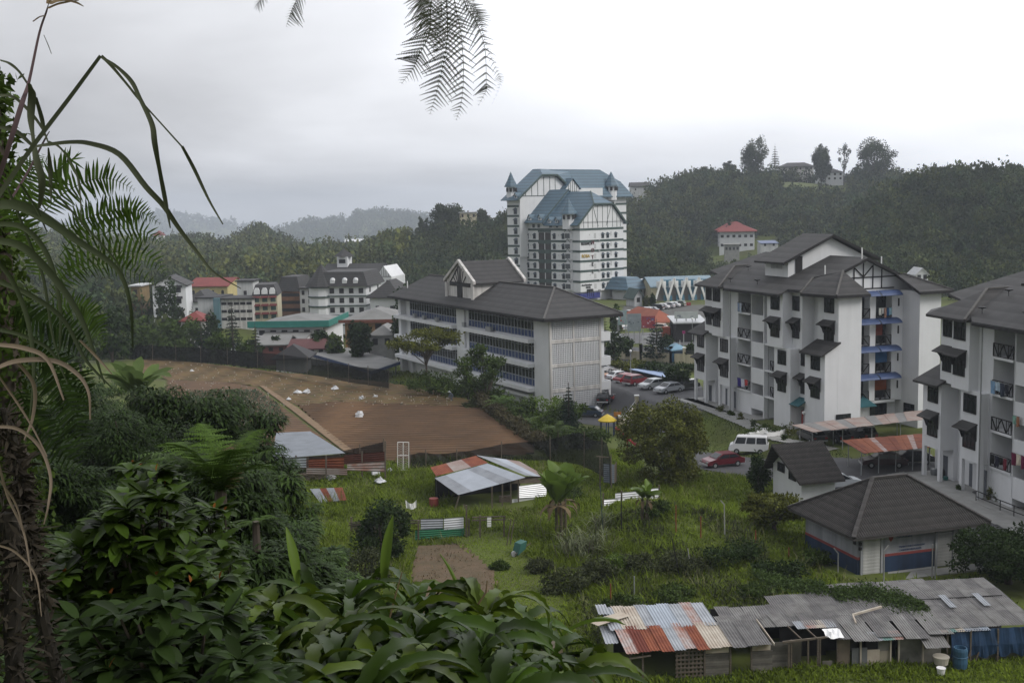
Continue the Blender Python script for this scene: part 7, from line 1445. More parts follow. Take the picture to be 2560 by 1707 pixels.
def wallp(T, L0, a, b, z0, z1, m, D=0., nm='wall_panel', th=.06): g = MB(); g.box(a - L0, b - L0, D, D + th, z0, z1); return g.build(nm, m, T)
def planks(T, L0, a, b, z0, z1, D=0.):
    n = max(2, int((z1 - z0) / .14)); g = MB(); r = random.Random(int(a * 31))
    for i in range(n): z = z0 + (z1 - z0) * i / n; g.box(a - L0 - r.uniform(0, .06), b - L0 + r.uniform(0, .06), D + r.uniform(0, .03), D + .06, z, z + (z1 - z0) / n - .015)
    return g.build('plank_wall', m_plk, T)
def posts(T, L0, xs, h=1.5, D=.05, m=None):
    for x in xs: g = MB(); g.box(x - L0 - .05, x - L0 + .05, D - .05, D + .05, -.2, h); g.build('post', m or m_wood, T)
r5 = random.Random(12)
# -- rusty roofed shed
T = shed('rusty_roof_shed', 'lowest shed at left of the row, roofed with rusty, zinc and cream sheets', 0, 6.3); L0 = 0
fr = [m_rustz, mat('deep_rust', (.15, .035, .022), .85, .35, 1.2), m_rust, m_rust, m_zinc, m_rustz, m_rust, m_wht, m_wht, m_asb, m_asb]
for i, m in enumerate(fr): rs(T, 0, -.5 + i * .66 + (1.5 if 0 else 0), -.45 + (.12 * (i % 3)), 1.74 + .01 * (i % 2), .66, 2.75 + .2 * (i % 2), m, .14, -.06, 0)
bk = [m_zinc, m_wht, m_wht, m_zinc, mat('bluish_zinc', (.33, .37, .43), .5, .2, .8), MATS['bluish_zinc'], m_zinc, m_rustz, m_zinc]
for i, m in enumerate(bk): rs(T, 0, -.9 + i * .68, 2.15 + .15 * (i % 2), 2.10, .68, 2.9, m, .12, -.08, .02)
rs(T, 0, -2.0, 3.1, 2.34, .75, 2.4, m_wht, .02, 0, 1.05); rs(T, 0, -1.3, 3.9, 2.44, .6, 1.3, m_zinc, .1); rs(T, 0, -1.4, 1.0, 1.8, .7, 2.2, m_zinc, .10)
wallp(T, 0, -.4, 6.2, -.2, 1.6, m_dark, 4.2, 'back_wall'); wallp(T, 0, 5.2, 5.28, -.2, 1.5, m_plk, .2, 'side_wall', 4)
g = MB()
for i in range(7): g.box(2.35 + i * .22, 2.45 + i * .22, 0, .05, -.1, 1.7)
for i in range(7): g.box(2.3, 3.85, -.03, 0, .05 + i * .24, .15 + i * .24)
g.build('lattice', m_wood, T); planks(T, 0, 4.0, 5.3, -.1, 1.3); wallp(T, 0, 4.0, 5.3, 1.32, 1.76, m_wht, .02); posts(T, 0, (-.2, .5, 3.95, 5.4), 1.76); g = MB(); g.bar((-.3, -.3, 1.4), (.9, -.2, 1.48), .07); g.build('beam', m_wood, T)
# -- plank shed with grey sheets
T = shed('plank_shed', 'plank walled part of the shed row with a dark doorway beside the rusty roof', 6.2, 9.6); L0 = 6.2
for i in range(2): rs(T, L0, 6.5 + i * .8, -.35, 1.78 + .01 * i, .8, 2.9, m_asb, .14, -.06)
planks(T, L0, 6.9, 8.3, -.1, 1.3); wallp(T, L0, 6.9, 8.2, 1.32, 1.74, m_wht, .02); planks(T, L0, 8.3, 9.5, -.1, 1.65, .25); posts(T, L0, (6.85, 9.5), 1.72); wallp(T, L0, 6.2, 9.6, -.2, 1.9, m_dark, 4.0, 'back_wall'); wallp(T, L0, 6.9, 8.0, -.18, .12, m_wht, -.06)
g = MB(); g.bar((2.1, -.4, 1.8), (1.9, 2.4, 2.2), .06, .12); g.build('edge_board', m_wht, T)
# -- grey fibre roofs behind
T = shed('fibre_roof_shed', 'long shed back part under overlapping grey fibre sheets', 5.6, 20); L0 = 5.6
for r in range(4):
    for i in range(17):
        L = 5.4 + i * .98 + .3 * r
        if r >= 2 and i < 3 * r - 2: continue
        rs(T, L0, L, 1.65 + r * 1.2 + r5.uniform(-.1, .1), 1.98 + r * .12 + (.0 if i % 2 else .025) + r5.uniform(-.01, .02), 1.0, 1.65, m_asb if r5.random() < .6 else m_asb2, .105, -.05 + r5.uniform(-.03, .03), r5.uniform(-.03, .03))
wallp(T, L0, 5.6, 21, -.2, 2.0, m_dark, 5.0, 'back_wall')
# -- open framed part
T = shed('open_frame_shed', 'roofless open frame of the shed row with posts and a silver sheet', 9.6, 13); L0 = 9.6
posts(T, L0, (9.7, 10.9, 11.6, 11.75, 13.0), 1.8, .1); g = MB()
g.bar((-.6, -.1, 1.78), (3.4, .2, 1.84), .1); g.bar((.8, 0, 1.84), (.5, 1.8, 1.98), .07); g.bar((1.9, 0, 1.84), (1.6, 1.8, 1.98), .07); g.bar((1.3, 0, .25), (2.1, 0, .25), .07); g.build('beam', m_wood, T)
for i in range(4): rs(T, L0, 10.6 + i * .7, 1.2, 1.98, .72, 1.0, (m_zinc, m_rustz, m_wht, m_zinc)[i], .08)
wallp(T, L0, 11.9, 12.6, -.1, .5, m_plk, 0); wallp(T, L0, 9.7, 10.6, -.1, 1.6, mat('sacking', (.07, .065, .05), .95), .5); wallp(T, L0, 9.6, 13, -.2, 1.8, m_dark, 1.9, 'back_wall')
g = MB(); rng = np.random.default_rng(3); vs = [(2.6 + .19 * i, -.2 + .35 * j, 1.88 + .06 * j + .05 * rng.normal()) for i in range(7) for j in range(4)]
g.add(vs, [(4 * i + j, 4 * i + j + 1, 4 * i + j + 5, 4 * i + j + 4) for i in range(6) for j in range(3)]); g.build('silver_sheet', mat('crumpled_silver', (.75, .75, .75), .35, .1, 3), T)
# -- patched shed with slanting grey sheets
T = shed('patched_shed', 'patched shed with slanting grey sheets over boarded walls and a black doorway', 13, 20.6); L0 = 13
for i in range(9):
    rs(T, L0, 12.9 + i * .92 + (.1 if i % 2 else 0), -.15 - .35 * (i in (1, 2, 5, 6)) , 1.76 - .05 * (i in (1, 2, 5, 6)), .95, 2.75, m_asb2 if i % 3 else m_asb, .14, -.05, r5.uniform(-.06, .10), lift=.03 * (i % 2))
for i, (L, w) in enumerate(((15.3, .8), (16.1, .8), (16.8, .7))): rs(T, L0, L, -.35, 1.66, w, .9, (m_zinc, mat('mint_sheet', (.18, .30, .27), .6), m_rustz)[i], .2)
for L in (18.7, 19.5): rs(T, L0, L, -1.1, 1.38, .85, 1.9, m_asb2, .2, 0, .1)
for (a, b, z0, z1, m, D) in ((13.0, 13.9, -.1, 1.7, mat('brown_board', (.16, .13, .10), .9, .3, 2), .1), (13.6, 14.4, .9, 1.6, m_dark, .12), (14.0, 15.1, -.1, 1.15, mat('grey_board', (.13, .135, .14), .8, .2, 2), 0), (15.1, 16.0, -.1, 1.0, m_wht, .02), (16.0, 16.7, -.1, .9, mat('buff_board', (.27, .24, .19), .9, .3, 1), .02), (15.9, 16.7, .92, 1.55, m_blk, .04), (15.1, 15.9, 1.02, 1.6, m_dark, .15), (17.4, 19.1, -.1, 1.5, m_blk, .1), (17.35, 17.8, -.1, 1.6, m_plk, .12), (19.1, 20.5, -.1, 1.1, m_blk, .12), (19.0, 19.9, 1.1, 1.6, m_tarp, .16)): wallp(T, L0, a, b, z0, z1, m, D)
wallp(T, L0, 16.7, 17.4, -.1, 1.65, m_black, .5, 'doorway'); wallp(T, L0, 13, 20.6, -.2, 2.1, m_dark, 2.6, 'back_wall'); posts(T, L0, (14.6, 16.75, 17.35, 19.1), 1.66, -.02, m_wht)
g = MB(); g.bar((2.1, 2.2, 2.25), (4.6, 2.9, 2.38), .12); g.bar((2.1, 2.2, 2.25), (1.9, 1.3, 2.1), .1); g.build('edge_board', m_wht, T)
# -- tarp shed
T = shed('tarp_shed', 'right end of the shed row, wrapped in a torn blue tarpaulin', 20.6, 27); L0 = 20.6
for r in range(4):
    for i in range(8): rs(T, L0, 19.9 + i * .98, .35 + r * 1.45, 1.85 + r * .15 + .02 * (i % 2), 1.0, 1.9, m_asb2 if (i + r) % 3 else m_asb, .11, -.04, r5.uniform(-.04, .04))
for i in range(6): rs(T, L0, 20.4 + i * .6, .0, 1.78, .62, 1.0, (m_rz2, mat('mint_sheet', (.2, .3, .25)), m_wht, m_zinc, m_zinc, MATS['bluish_zinc'])[i], .1)
for L in (22.6, 25.2): rs(T, L0, L, 2.6, 2.2, .5, 1.6, m_zinc, .135, lift=.03)
g = MB(); k = 30; vs = []
for i in range(k + 1):
    x = .6 + i * .2; vs += [(x, .12 + .03 * sin(i * 1.7), 1.82), (x, .0 + .05 * sin(i * 1.1), .9), (x, .05 + .04 * sin(i * 2.3 + 1), .25 + .12 * sin(i * .9))]
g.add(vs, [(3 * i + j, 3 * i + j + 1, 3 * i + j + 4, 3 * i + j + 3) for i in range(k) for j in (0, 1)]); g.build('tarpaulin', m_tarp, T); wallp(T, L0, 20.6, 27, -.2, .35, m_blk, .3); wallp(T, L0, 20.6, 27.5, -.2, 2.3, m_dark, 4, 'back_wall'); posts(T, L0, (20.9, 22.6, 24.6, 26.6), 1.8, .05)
for (x, h) in ((21.6, .6), (22.2, .7), (22.8, .55)): g = MB(); g.bar((x - L0, -.1, -.1), (x - L0 + .4, 0, h), .07); g.build('prop', m_wood, T)
def put(name, prof, L, D, m, label, cat, n=14):
    g = MB(); g.lathe((0, 0, 0), prof, n); o = g.build(name, m, smooth=False); o.location = SW(L, D, 0); return tag(o, label, cat)
put('barrel', [(.36, 0), (.40, .3), (.38, .6), (.41, .62), (.41, .66), (.38, .68), (.40, 1.0), (.36, 1.15), (.32, 1.15), (.32, .95)], 21.4, -.7, mat('blue_drum', (.04, .10, .17), .5, .2, 1), 'open blue plastic barrel before the tarpaulin shed', 'barrel')
put('basin', [(.3, .35), (.36, .36), (.42, .75), (.45, .75), (.45, .80), (.3, .78)], 19.9, -.9, mat('cream_plastic', (.42, .39, .33), .6), 'upturned cream basin beside the blue barrel', 'basin')
put('bucket', [(.17, 0), (.23, .4), (.25, .4), (.25, .44), (.2, .42)], 19.5, -1.6, m_white, 'small white bucket in the grass before the blue barrel', 'bucket')
# creeper over the roofs
rng = np.random.default_rng(9); n = 9000; L = rng.uniform(10.5, 21, n); c_ = 6.3 + .5 * np.sin(L * .8) - .30 * (L - 12); D = c_ + rng.normal(size=n) * (.45 + .35 * (np.abs(L - 19) < 1.3)) + 1.1 * (L < 15); P = np.array([tuple(SW(a, b, 1.8 + .10 * b + rng.uniform(.0, .28))) for a, b in zip(L, D)])
V, F = leaves(rng, P, .17, .11, None, .1, .1); tag(np_mesh('roof_creeper', V, F, leafmat('creeper_leaf', (.06, .095, .025), .45, .3, .4)), 'green creeper spreading over the grey shed roofs', 'creeper')
# ================================================================ banana plants, cane, weeds in the middle
def banana(label, base, Ht, nl, LL, seed, m=l_lime, dry=3, stems=1, name='banana_plant', wid=.42, dr=(.3, 1.5), sp=.35):
    rng = np.random.default_rng(seed); T = thing(name, label, 'plant', base); b = MB()
    for s_ in range(stems):
        dx = rng.normal(size=2) * sp * (stems > 1); b.tube([(dx[0], dx[1], -.2), (dx[0] * 1.1, dx[1] * 1.1, Ht * .25), (dx[0] * 1.2, dx[1] * 1.2, Ht * .5)], [.16, .13, .09], 7)
        n = nl; P = np.tile([dx[0] * 1.2, dx[1] * 1.2, Ht * .48], (n, 1)); az = rng.uniform(0, 6.28) + np.arange(n) * 2.4; el = rng.uniform(.85, 1.45, n)
        V, F = blades(P, az, el, LL * rng.uniform(.75, 1.1, n), LL * wid * .62 * rng.uniform(.8, 1.1, n), rng.uniform(*dr, n), 8, .35, .10, rng.uniform(-.5, .5, n), lambda t: np.clip((t - .12) * 5, .06, 1) * np.clip((1 - t) * 4, 0, 1) ** .5, rng); np_mesh('leaf', V, F, m, T)
        if dry: V, F = blades(P[:dry] - [0, 0, .15], az[:dry] + 1, .3, LL * .6, LL * .16, 2.1, 6, .3, .3, 0, None, rng); np_mesh('dry_leaf', V, F, l_dry, T)
    b.build('stem', mat('banana_stem', (.11, .09, .06), .8, .4, 3), T); return T
v = GT(1405, 1345, 55); banana('tall banana clump with broad upright leaves beside the open shack', v, 6.0, 8, 3.1, 1, stems=4, dr=(.1, .8), wid=.62, sp=.8)
v = GT(1603, 1300, 60); banana('small banana plant before the bright corrugated sheets', v, 3.6, 9, 1.7, 2, stems=2, wid=.5, dr=(.2, 1.8))
b = at(320, 1010, 62); zz = Hs(b.x, b.y); banana('banana clump with pale upright leaves at the field\'s left corner', (b.x, b.y, at(320, 1040, 62).z - .8), 4.0, 9, 2.6, 3, leafmat('banana_leaf_pale', (.11, .16, .05), .35, .3, 1, .3), stems=2, dry=2)
v = GT(1378, 1640, 6) if False else at(1378, 1640, 9.0); banana('single broad light green banana leaf rising beside the rusty shed roof', (v.x, v.y, v.z - .6), 1.4, 1, .72, 4, l_lime, 0)
def cane(label, px, py, n, L, W_, m, seed, spread=.3, name='cane_clump', y0=55, dr=(.6, 2.0)):
    p = GT(px, py, y0); rng = np.random.default_rng(seed); T = thing(name, label, 'plant', p); P = np.column_stack([rng.normal(size=n) * spread, rng.normal(size=n) * spread, rng.uniform(0, L * .45, n)])
    V, F = blades(P, rng.uniform(0, 6.28, n), rng.uniform(.7, 1.5, n), L * rng.uniform(.5, 1.1, n), W_, rng.uniform(*dr, n), 6, .3); np_mesh('foliage', V, F, m, T); b = MB()
    for i in range(6): x, y = rng.normal(size=2) * spread; b.tube([(x, y, -.1), (x * 1.3, y * 1.3, L * .6)], [.03, .02], 5)
    b.build('stem', m_wood, T)
l_cane = leafmat('cane_leaf', (.15, .17, .09), .45, .4, 2, .2)
for i, (px, py, n, L, sp, lb) in enumerate(((1440, 1395, 120, 2.3, .7, 'spiky pale cane clump below the tall banana'), (1490, 1380, 80, 2.0, .6, 'spiky cane clump right of the pale one'), (1380, 1350, 90, 1.9, .6, 'green cane clump at the left foot of the tall banana'), (1330, 1330, 90, 1.7, .6, 'grassy cane clump against the shack wall'), (1500, 1330, 60, 2.0, .5, 'loose cane clump before the green bamboo pole'))): cane(lb, px, py, n, L, .07, l_cane if i < 2 or i == 4 else l_grass, 40 + i, sp)
for i, (px, py, w, h, m, lb) in enumerate(((1500, 1460, 1.9, 1.6, l_weed, 'brown green weed thicket below the cane'), (1420, 1480, 1.7, 1.5, l_weed, 'dark weed thicket at the right edge of the lawn'), (1590, 1430, 2.0, 1.4, l_weed, 'low weed thicket around the leaning stakes'), (1700, 1420, 2.0, 1.3, l_weed, 'vine covered mound behind the dark leaning stake'), (1830, 1400, 2.2, 1.3, l_dark, 'dark bush on the grassy bank above the sheds'), (1950, 1445, 2.0, 1.2, l_dark, 'dark bush low on the bank before the utility house'), (2040, 1410, 1.2, .9, l_mid, 'small bush at the left wall of the utility house'), (1350, 1430, 1.0, 1.0, l_weed, 'little weed bush beside the lawn bend'),
        (1530, 1440, .9, 1.5, l_lime, 'feathery light green shrub left of the red capped stake'), (1690, 1500, 1.8, .8, l_mid, 'low green bush behind the rusty roof'), (1560, 1530, 1.4, .9, l_mid, 'green tangle behind the cream roof sheet'), (2430, 1500, 1.5, 1.2, l_dark, 'dark bush behind the right shed roofs'), (1900, 1490, 1.6, .8, l_mid, 'weed bush against the back of the grey sheds'), (1420, 1250, 1.4, 1.3, l_mid, 'green bush behind the tall banana'), (1640, 1290, 1.2, 1.1, l_mid, 'small green bush right of the bright sheets'), (1250, 1420, .6, .5, l_mid, 'tuft at the lawn middle') )):
    p = GT(px, py, 55); rng = np.random.default_rng(700 + i); (V, F), _ = crown_vf(rng, (0, 0, h * .45), (w, w * .8, h * .6), 16, 110, .26, .12, .42, droop=.3); o = np_mesh('weed_bush', V, F, m); o.location = p; tag(o, lb, 'bush')
# ================================================================ left flank: thickets on the spur
def thicket(label, px, yt, Yd, w, h, m, seed, L=.3, W_=.07, K=40, n=170, drp=.75, name='thicket', dep=.7):
    """weeping thicket: w, h metres, its top at pixel row yt"""
    c = at(px, yt, Yd); zg = Hs(c.x, c.y); hh = max(h, c.z - zg); rng = np.random.default_rng(seed); T = thing(name, label, 'bush', (c.x, c.y, zg)); R = np.array([w / 2, w / 2 * dep, hh * .5])
    D = unit(rng.normal(size=(K, 3))); cc = np.array([0, 0, hh * .5]) + D * R * rng.uniform(.55, 1.0, (K, 1)); parts = []
    for q in range(K):
        r = np.array([1, 1, .55]) * w * .15 * rng.uniform(.7, 1.3); P, d = blob_pts(rng, n, cc[q], r, .5); az = np.arctan2(d[:, 1], d[:, 0]) + rng.normal(size=n) * .5
        parts.append(blades(P, az, rng.uniform(-.1, .6, n), L * rng.uniform(.6, 1.3, n), W_, rng.uniform(.5, 1.5, n) * drp * 1.6, 2, .2))
    V, F = cat_vf(parts); np_mesh('foliage', V, F, m, T); b = MB()
    for i in range(5): e = cc[i]; b.tube([(e[0] * .2, e[1] * .2, -.3), e * .6, e], [.07, .05, .02], 5)
    b.build('stem', m_bark, T); return T
l_bam = leafmat('bamboo_leaf', (.040, .070, .020), .5, .45, .35); l_bam2 = leafmat('bright_bamboo_leaf', (.058, .100, .022), .45, .4, .35)
for i, a in enumerate((('broad weeping thicket hiding the left of the field', 440, 955, 42, 5.6, 3.5, l_dark, 1), ('weeping thicket reaching to the grey roofed shed', 575, 985, 44, 4.2, 3.0, l_bam, 2), ('dark thicket below the broad weeping one', 330, 1040, 34, 4.2, 2.6, l_dark, 3), ('rounded dark thicket left of the tree fern', 430, 1130, 28, 3.0, 2.0, l_dark, 4),
        ('bright weeping thicket right of the tree fern', 668, 1160, 38, 2.9, 3.0, l_bam2, 5), ('bright green slope thicket under the rusty lean-to', 715, 1290, 36, 2.9, 2.6, l_bam2, 6), ('lower bright thicket left of the dark bush', 660, 1290, 29, 3.0, 2.2, l_bam, 7), ('deep green thicket between shrub and slope', 560, 1330, 22, 2.4, 2.0, l_dark, 8),
        ('soft green thicket above the big arching leaves', 760, 1400, 27, 2.9, 2.0, l_bam, 9), ('small pale thicket left of the dark bush', 850, 1385, 34, 2.2, 1.8, l_bam2, 10), ('dark thicket behind the reddish leaved shrub', 250, 1010, 40, 4.2, 3.0, l_dark, 11), ('dense dark thicket at the left middle edge', 120, 960, 46, 5.0, 4.0, l_dark, 12),
        ('thicket at the left edge below the ferns', 60, 830, 62, 7.5, 5, l_bam, 13), ('green thicket left of the banana clump', 180, 870, 66, 6.0, 5, l_bam, 14), ('low thicket at the head of the field', 270, 905, 74, 5.0, 4, l_bam2, 15), ('thicket round the foot of the banana clump', 350, 960, 58, 4.5, 3, l_bam, 16), ('dark low thicket under the bright slope', 640, 1440, 19, 2.3, 1.6, l_dark, 17), ('thicket at the left end of the bamboo rail fence', 800, 1330, 44, 2.6, 2.4, l_bam, 18), ('dark thicket filling the hollow below the tree fern', 480, 1280, 24, 2.6, 2.2, l_dark, 19), ('dark scrub low at the left edge', 100, 1130, 26, 2.8, 2, l_dark, 20))):
    thicket(*a[:7], 800 + a[7], L=.36 if a[3] > 35 else .24, W_=.085 if a[3] > 35 else .055, K=64, n=210)
p = at(955, 1430, 84); zz = Hs(p.x, p.y); tree('bush', 'dark round bush in front of the green corrugated gate', (p.x, p.y, zz), 4.4, 2.2, l_dark, 901, K=44, n=120, L=.26, W_=.15, trunk=.05, cl=.26, cat='bush')
p = at(900, 1420, 78); tree('bush', 'low brown green bush left of the dark round bush', (p.x, p.y, Hs(p.x, p.y)), 2.6, 2.0, l_weed, 902, K=26, n=110, L=.24, W_=.12, trunk=.05, cat='bush')
p = at(1120, 1560, 60); tree('bush', 'feathery green bush behind the big arching leaves', (p.x, p.y, Hs(p.x, p.y)), 2.8, 2.2, l_mid, 903, K=30, n=120, L=.24, W_=.08, trunk=.05, cat='bush')
p = at(1330, 1600, 60); tree('bush', 'fern like green bush left of the rusty shed roof', (p.x, p.y, Hs(p.x, p.y)), 2.7, 1.9, l_mid, 904, K=30, n=120, L=.24, W_=.08, trunk=.05, cat='bush')
p = at(1440, 1640, 56); tree('bush', 'brownish bush at the left end of the shed row', (p.x, p.y, Hs(p.x, p.y)), 2.6, 1.8, leafmat('brown_leaf', (.09, .055, .03), .5, .4, 1), 905, K=26, n=110, L=.2, W_=.06, trunk=.05, cat='bush')
# tree fern with a rosette of fronds
def tree_fern(label, px, py, Yd, L, nf, seed, el=(.5, 1.2), azs=None, m=l_fern, trunk=1.2, npin=26, name='tree_fern', pl=.20, sub=7, bip=True):
    c = at(px, py, Yd); rng = np.random.default_rng(seed); T = thing(name, label, 'fern', c)
    for i in range(nf):
        az = (azs[i] if azs else i * 2 * pi / nf + rng.uniform(-.2, .2)); e = rng.uniform(*el); Lf = L * rng.uniform(.85, 1.1); pts = []; p = np.zeros(3); k = 8
        for j in range(k + 1): pts.append(p.copy()); ee = e - 1.5 * (j / k) ** 1.3; p = p + np.array([cos(az) * cos(ee), sin(az) * cos(ee), sin(ee)]) * Lf / k
        nr = unit(np.array([-cos(az) * sin(e * .5), -sin(az) * sin(e * .5), cos(e * .5)])); V, F = frond_vf(pts, (Lf * pl, Lf * pl), npin, sub, .16, rng, nr, .25, sag=.15, bip=bip); np_mesh('frond', V, F, m if not (i == 3 and nf > 9) else l_dry, T)
    b = MB(); b.tube([(0, 0, -trunk), (0, 0, .05)], [.09, .06], 7); b.build('trunk', m_bark, T); return T
tree_fern('light green tree fern spreading above the slope thickets', 552, 1235, 11.5, .98, 12, 11, (.85, 1.3), pl=.24, sub=9)
tree_fern('small fern rosette low under the tree fern', 640, 1310, 19, .6, 7, 12, (.2, .7))
tree_fern('feathery tree fern among the bushes by the yard', 1310, 1060, 131, 2.6, 9, 13, (.3, .9), npin=18, sub=4, bip=False, m=l_mid, pl=.2)
tree_fern('second feathery tree fern before the pierced end wall', 1395, 1075, 127, 2.4, 9, 14, (.3, .9), npin=18, sub=4, bip=False, m=l_mid, pl=.2)
tree_fern('light tree fern at the field hedge below the long block', 1255, 1010, 140, 2.6, 9, 15, (.4, .9), npin=18, sub=4, bip=False, m=l_fern, pl=.2)
# ================================================================ foreground left: fern fronds against the valley
def path_fern(label, specs, nrm=(0, -1, .15), m=l_fern, name='fern', npin=30, sub=8, pw=.15, fwd=.3, sag=.1, seed=1, jit=.08, cat='fern', bip=True):
    rng = np.random.default_rng(seed); c0 = at(specs[0][0][0][0], specs[0][0][0][1], specs[0][3]); T = thing(name, label, cat, c0)
    for pts, l0, l1, Yd in specs:
        n = len(pts); P = [at(x, y, Yd + jit * Yd * (i / n) * rng.uniform(-.6, .6)) - c0 for i, (x, y) in enumerate(pts)]; V, F = frond_vf(P, (l0 / FPX * Yd, l1 / FPX * Yd), npin, sub, pw, rng, np.array(nrm) + rng.normal(size=3) * .12, fwd, sag=sag, bip=bip); np_mesh('frond', V, F, m, T)
    return T
z1 = lambda *a: [(x * .3656, y * .3656) for x, y in a]
PF = dict(bip=False)
path_fern('arching tree fern fronds at the left edge against sky and town', [(z1((100, 1440), (220, 1310), (370, 1180), (480, 1100), (515, 1075)), 62, 50, 4.6), (z1((280, 1470), (430, 1330), (600, 1240), (760, 1225), (925, 1300)), 50, 55, 4.8), (z1((420, 1600), (560, 1510), (720, 1450), (900, 1425), (1105, 1535)), 50, 52, 4.9),
    ([(150, 640), (215, 560), (300, 529), (348, 528), (402, 560)], 40, 44, 5.0), ([(140, 690), (200, 615), (290, 575), (364, 580), (418, 624)], 40, 50, 5.1), ([(130, 720), (200, 655), (290, 630), (370, 640), (427, 697)], 40, 50, 5.0), ([(120, 760), (180, 690), (260, 660), (330, 678), (420, 735)], 35, 50, 5.0), ([(80, 640), (60, 520), (70, 430), (110, 385)], 45, 50, 4.8), ([(100, 700), (90, 620), (40, 540), (0, 500)], 45, 50, 4.7), ([(110, 780), (190, 760), (240, 800), (262, 870)], 45, 45, 5.0), ([(60, 620), (30, 500), (60, 420), (150, 400)], 40, 45, 5.2)], seed=4, bip=False, pw=.11, npin=27)
path_fern('shaded fern fronds hanging low at the left edge', [([(110, 880), (150, 960), (190, 1050), (215, 1150)], 60, 60, 4.2), ([(60, 870), (120, 900), (200, 960), (235, 1040)], 50, 60, 4.4), ([(40, 960), (80, 1040), (150, 1120), (230, 1210)], 50, 55, 4.2), ([(20, 760), (90, 800), (170, 830), (240, 900)], 60, 60, 4.8)], m=l_dark, seed=5, bip=False, pw=.11, npin=27)
z2 = lambda *a: [(850 + x * .3656, y * .3656) for x, y in a]
path_fern('dark lacy fern fronds hanging into the top of the picture', [(z2((640, -60), (620, 60), (610, 230), (545, 370), (500, 470), (420, 575)), 66, 46, 2.6), (z2((725, -60), (735, 150), (730, 300), (700, 470), (655, 650), (615, 785)), 60, 58, 2.62), (z2((770, -60), (800, 100), (830, 250), (845, 500), (830, 700), (795, 825)), 52, 40, 2.58), (z2((820, -60), (870, 60), (930, 150), (990, 330), (1000, 560), (1000, 620), (945, 725)), 46, 30, 2.64), (z2((890, -60), (960, 160), (1010, 340), (1080, 500), (1095, 575), (1040, 715)), 15, 13, 2.6), (z2((800, -60), (900, 40), (960, 130), (980, 260)), 30, 30, 2.66), (z2((560, -80), (555, 0), (600, 120), (640, 300)), 52, 30, 2.63), (z2((690, -60), (690, 120), (660, 260), (640, 420)), 40, 34, 2.66)], name='hanging_fern', npin=26, sub=15, pw=.085, fwd=.55, seed=6, jit=.03, m=leafmat('backlit_fern', (.035, .042, .018), .3, .3, 2, .12), sag=.12)
path_fern('small fern frond tip at the top left of the hanging fronds', [(z1((2080, -60), (2020, 20), (1985, 100), (1957, 185)), 12, 42, 2.6), (z1((1830, -60), (1780, 0), (1735, 62)), 10, 25, 2.6)], name='hanging_fern', npin=14, sub=12, pw=.09, fwd=.6, seed=7, jit=.02, m=MATS['backlit_fern'])
# ---- reeds and long grass blades, one thing per clump
def clump(name, label, specs, m, cat='grass', base=None):
    c0 = at(specs[0][0][0][0], specs[0][0][0][1], specs[0][2]); T = thing(name, label, cat, c0)
    for pts, w, Yd, *r in specs:
        wd = w if hasattr(w, '__len__') else [w] * len(pts); P = [at(x, y, Yd + .02 * sin(i)) - c0 for i, (x, y) in enumerate(pts)]; V, F = ribbon(P, [q / FPX * Yd for q in wd], (0.1, -1, .25), fold=.25); np_mesh(r[0] if r else 'blade', V, F, r[1] if len(r) > 1 else m, T)
    return T
clump('reed', 'tall broken reed arching over the sky with a long drooping tip', [
    (z1((-60, 1420), (0, 1330), (230, 1000), (480, 670), (690, 385)), [13, 13, 12, 11, 9], 1.5, 'stem'), (z1((690, 385), (760, 450), (870, 580), (950, 680), (1060, 800), (1245, 1005)), [9, 8, 6, 6, 4, 4], 1.5, 'stem'), (z1((1245, 1000), (1330, 1160), (1430, 1370), (1525, 1535)), [7, 9, 6, 3], 1.5),
    (z1((700, 395), (800, 460), (900, 560), (960, 680), (1040, 850), (1060, 980), (1090, 1150), (1130, 1360), (1165, 1560)), [5, 8, 11, 10, 13, 14, 10, 11, 3], 1.49), (z1((240, 1005), (340, 990), (480, 975), (620, 985), (820, 1060), (1000, 1280), (1120, 1410), (1230, 1570)) + [(498, 637), (536, 682), (603, 722)], [7, 9, 10, 12, 14, 14, 13, 11, 8, 5, 2], 1.52)], l_reed)
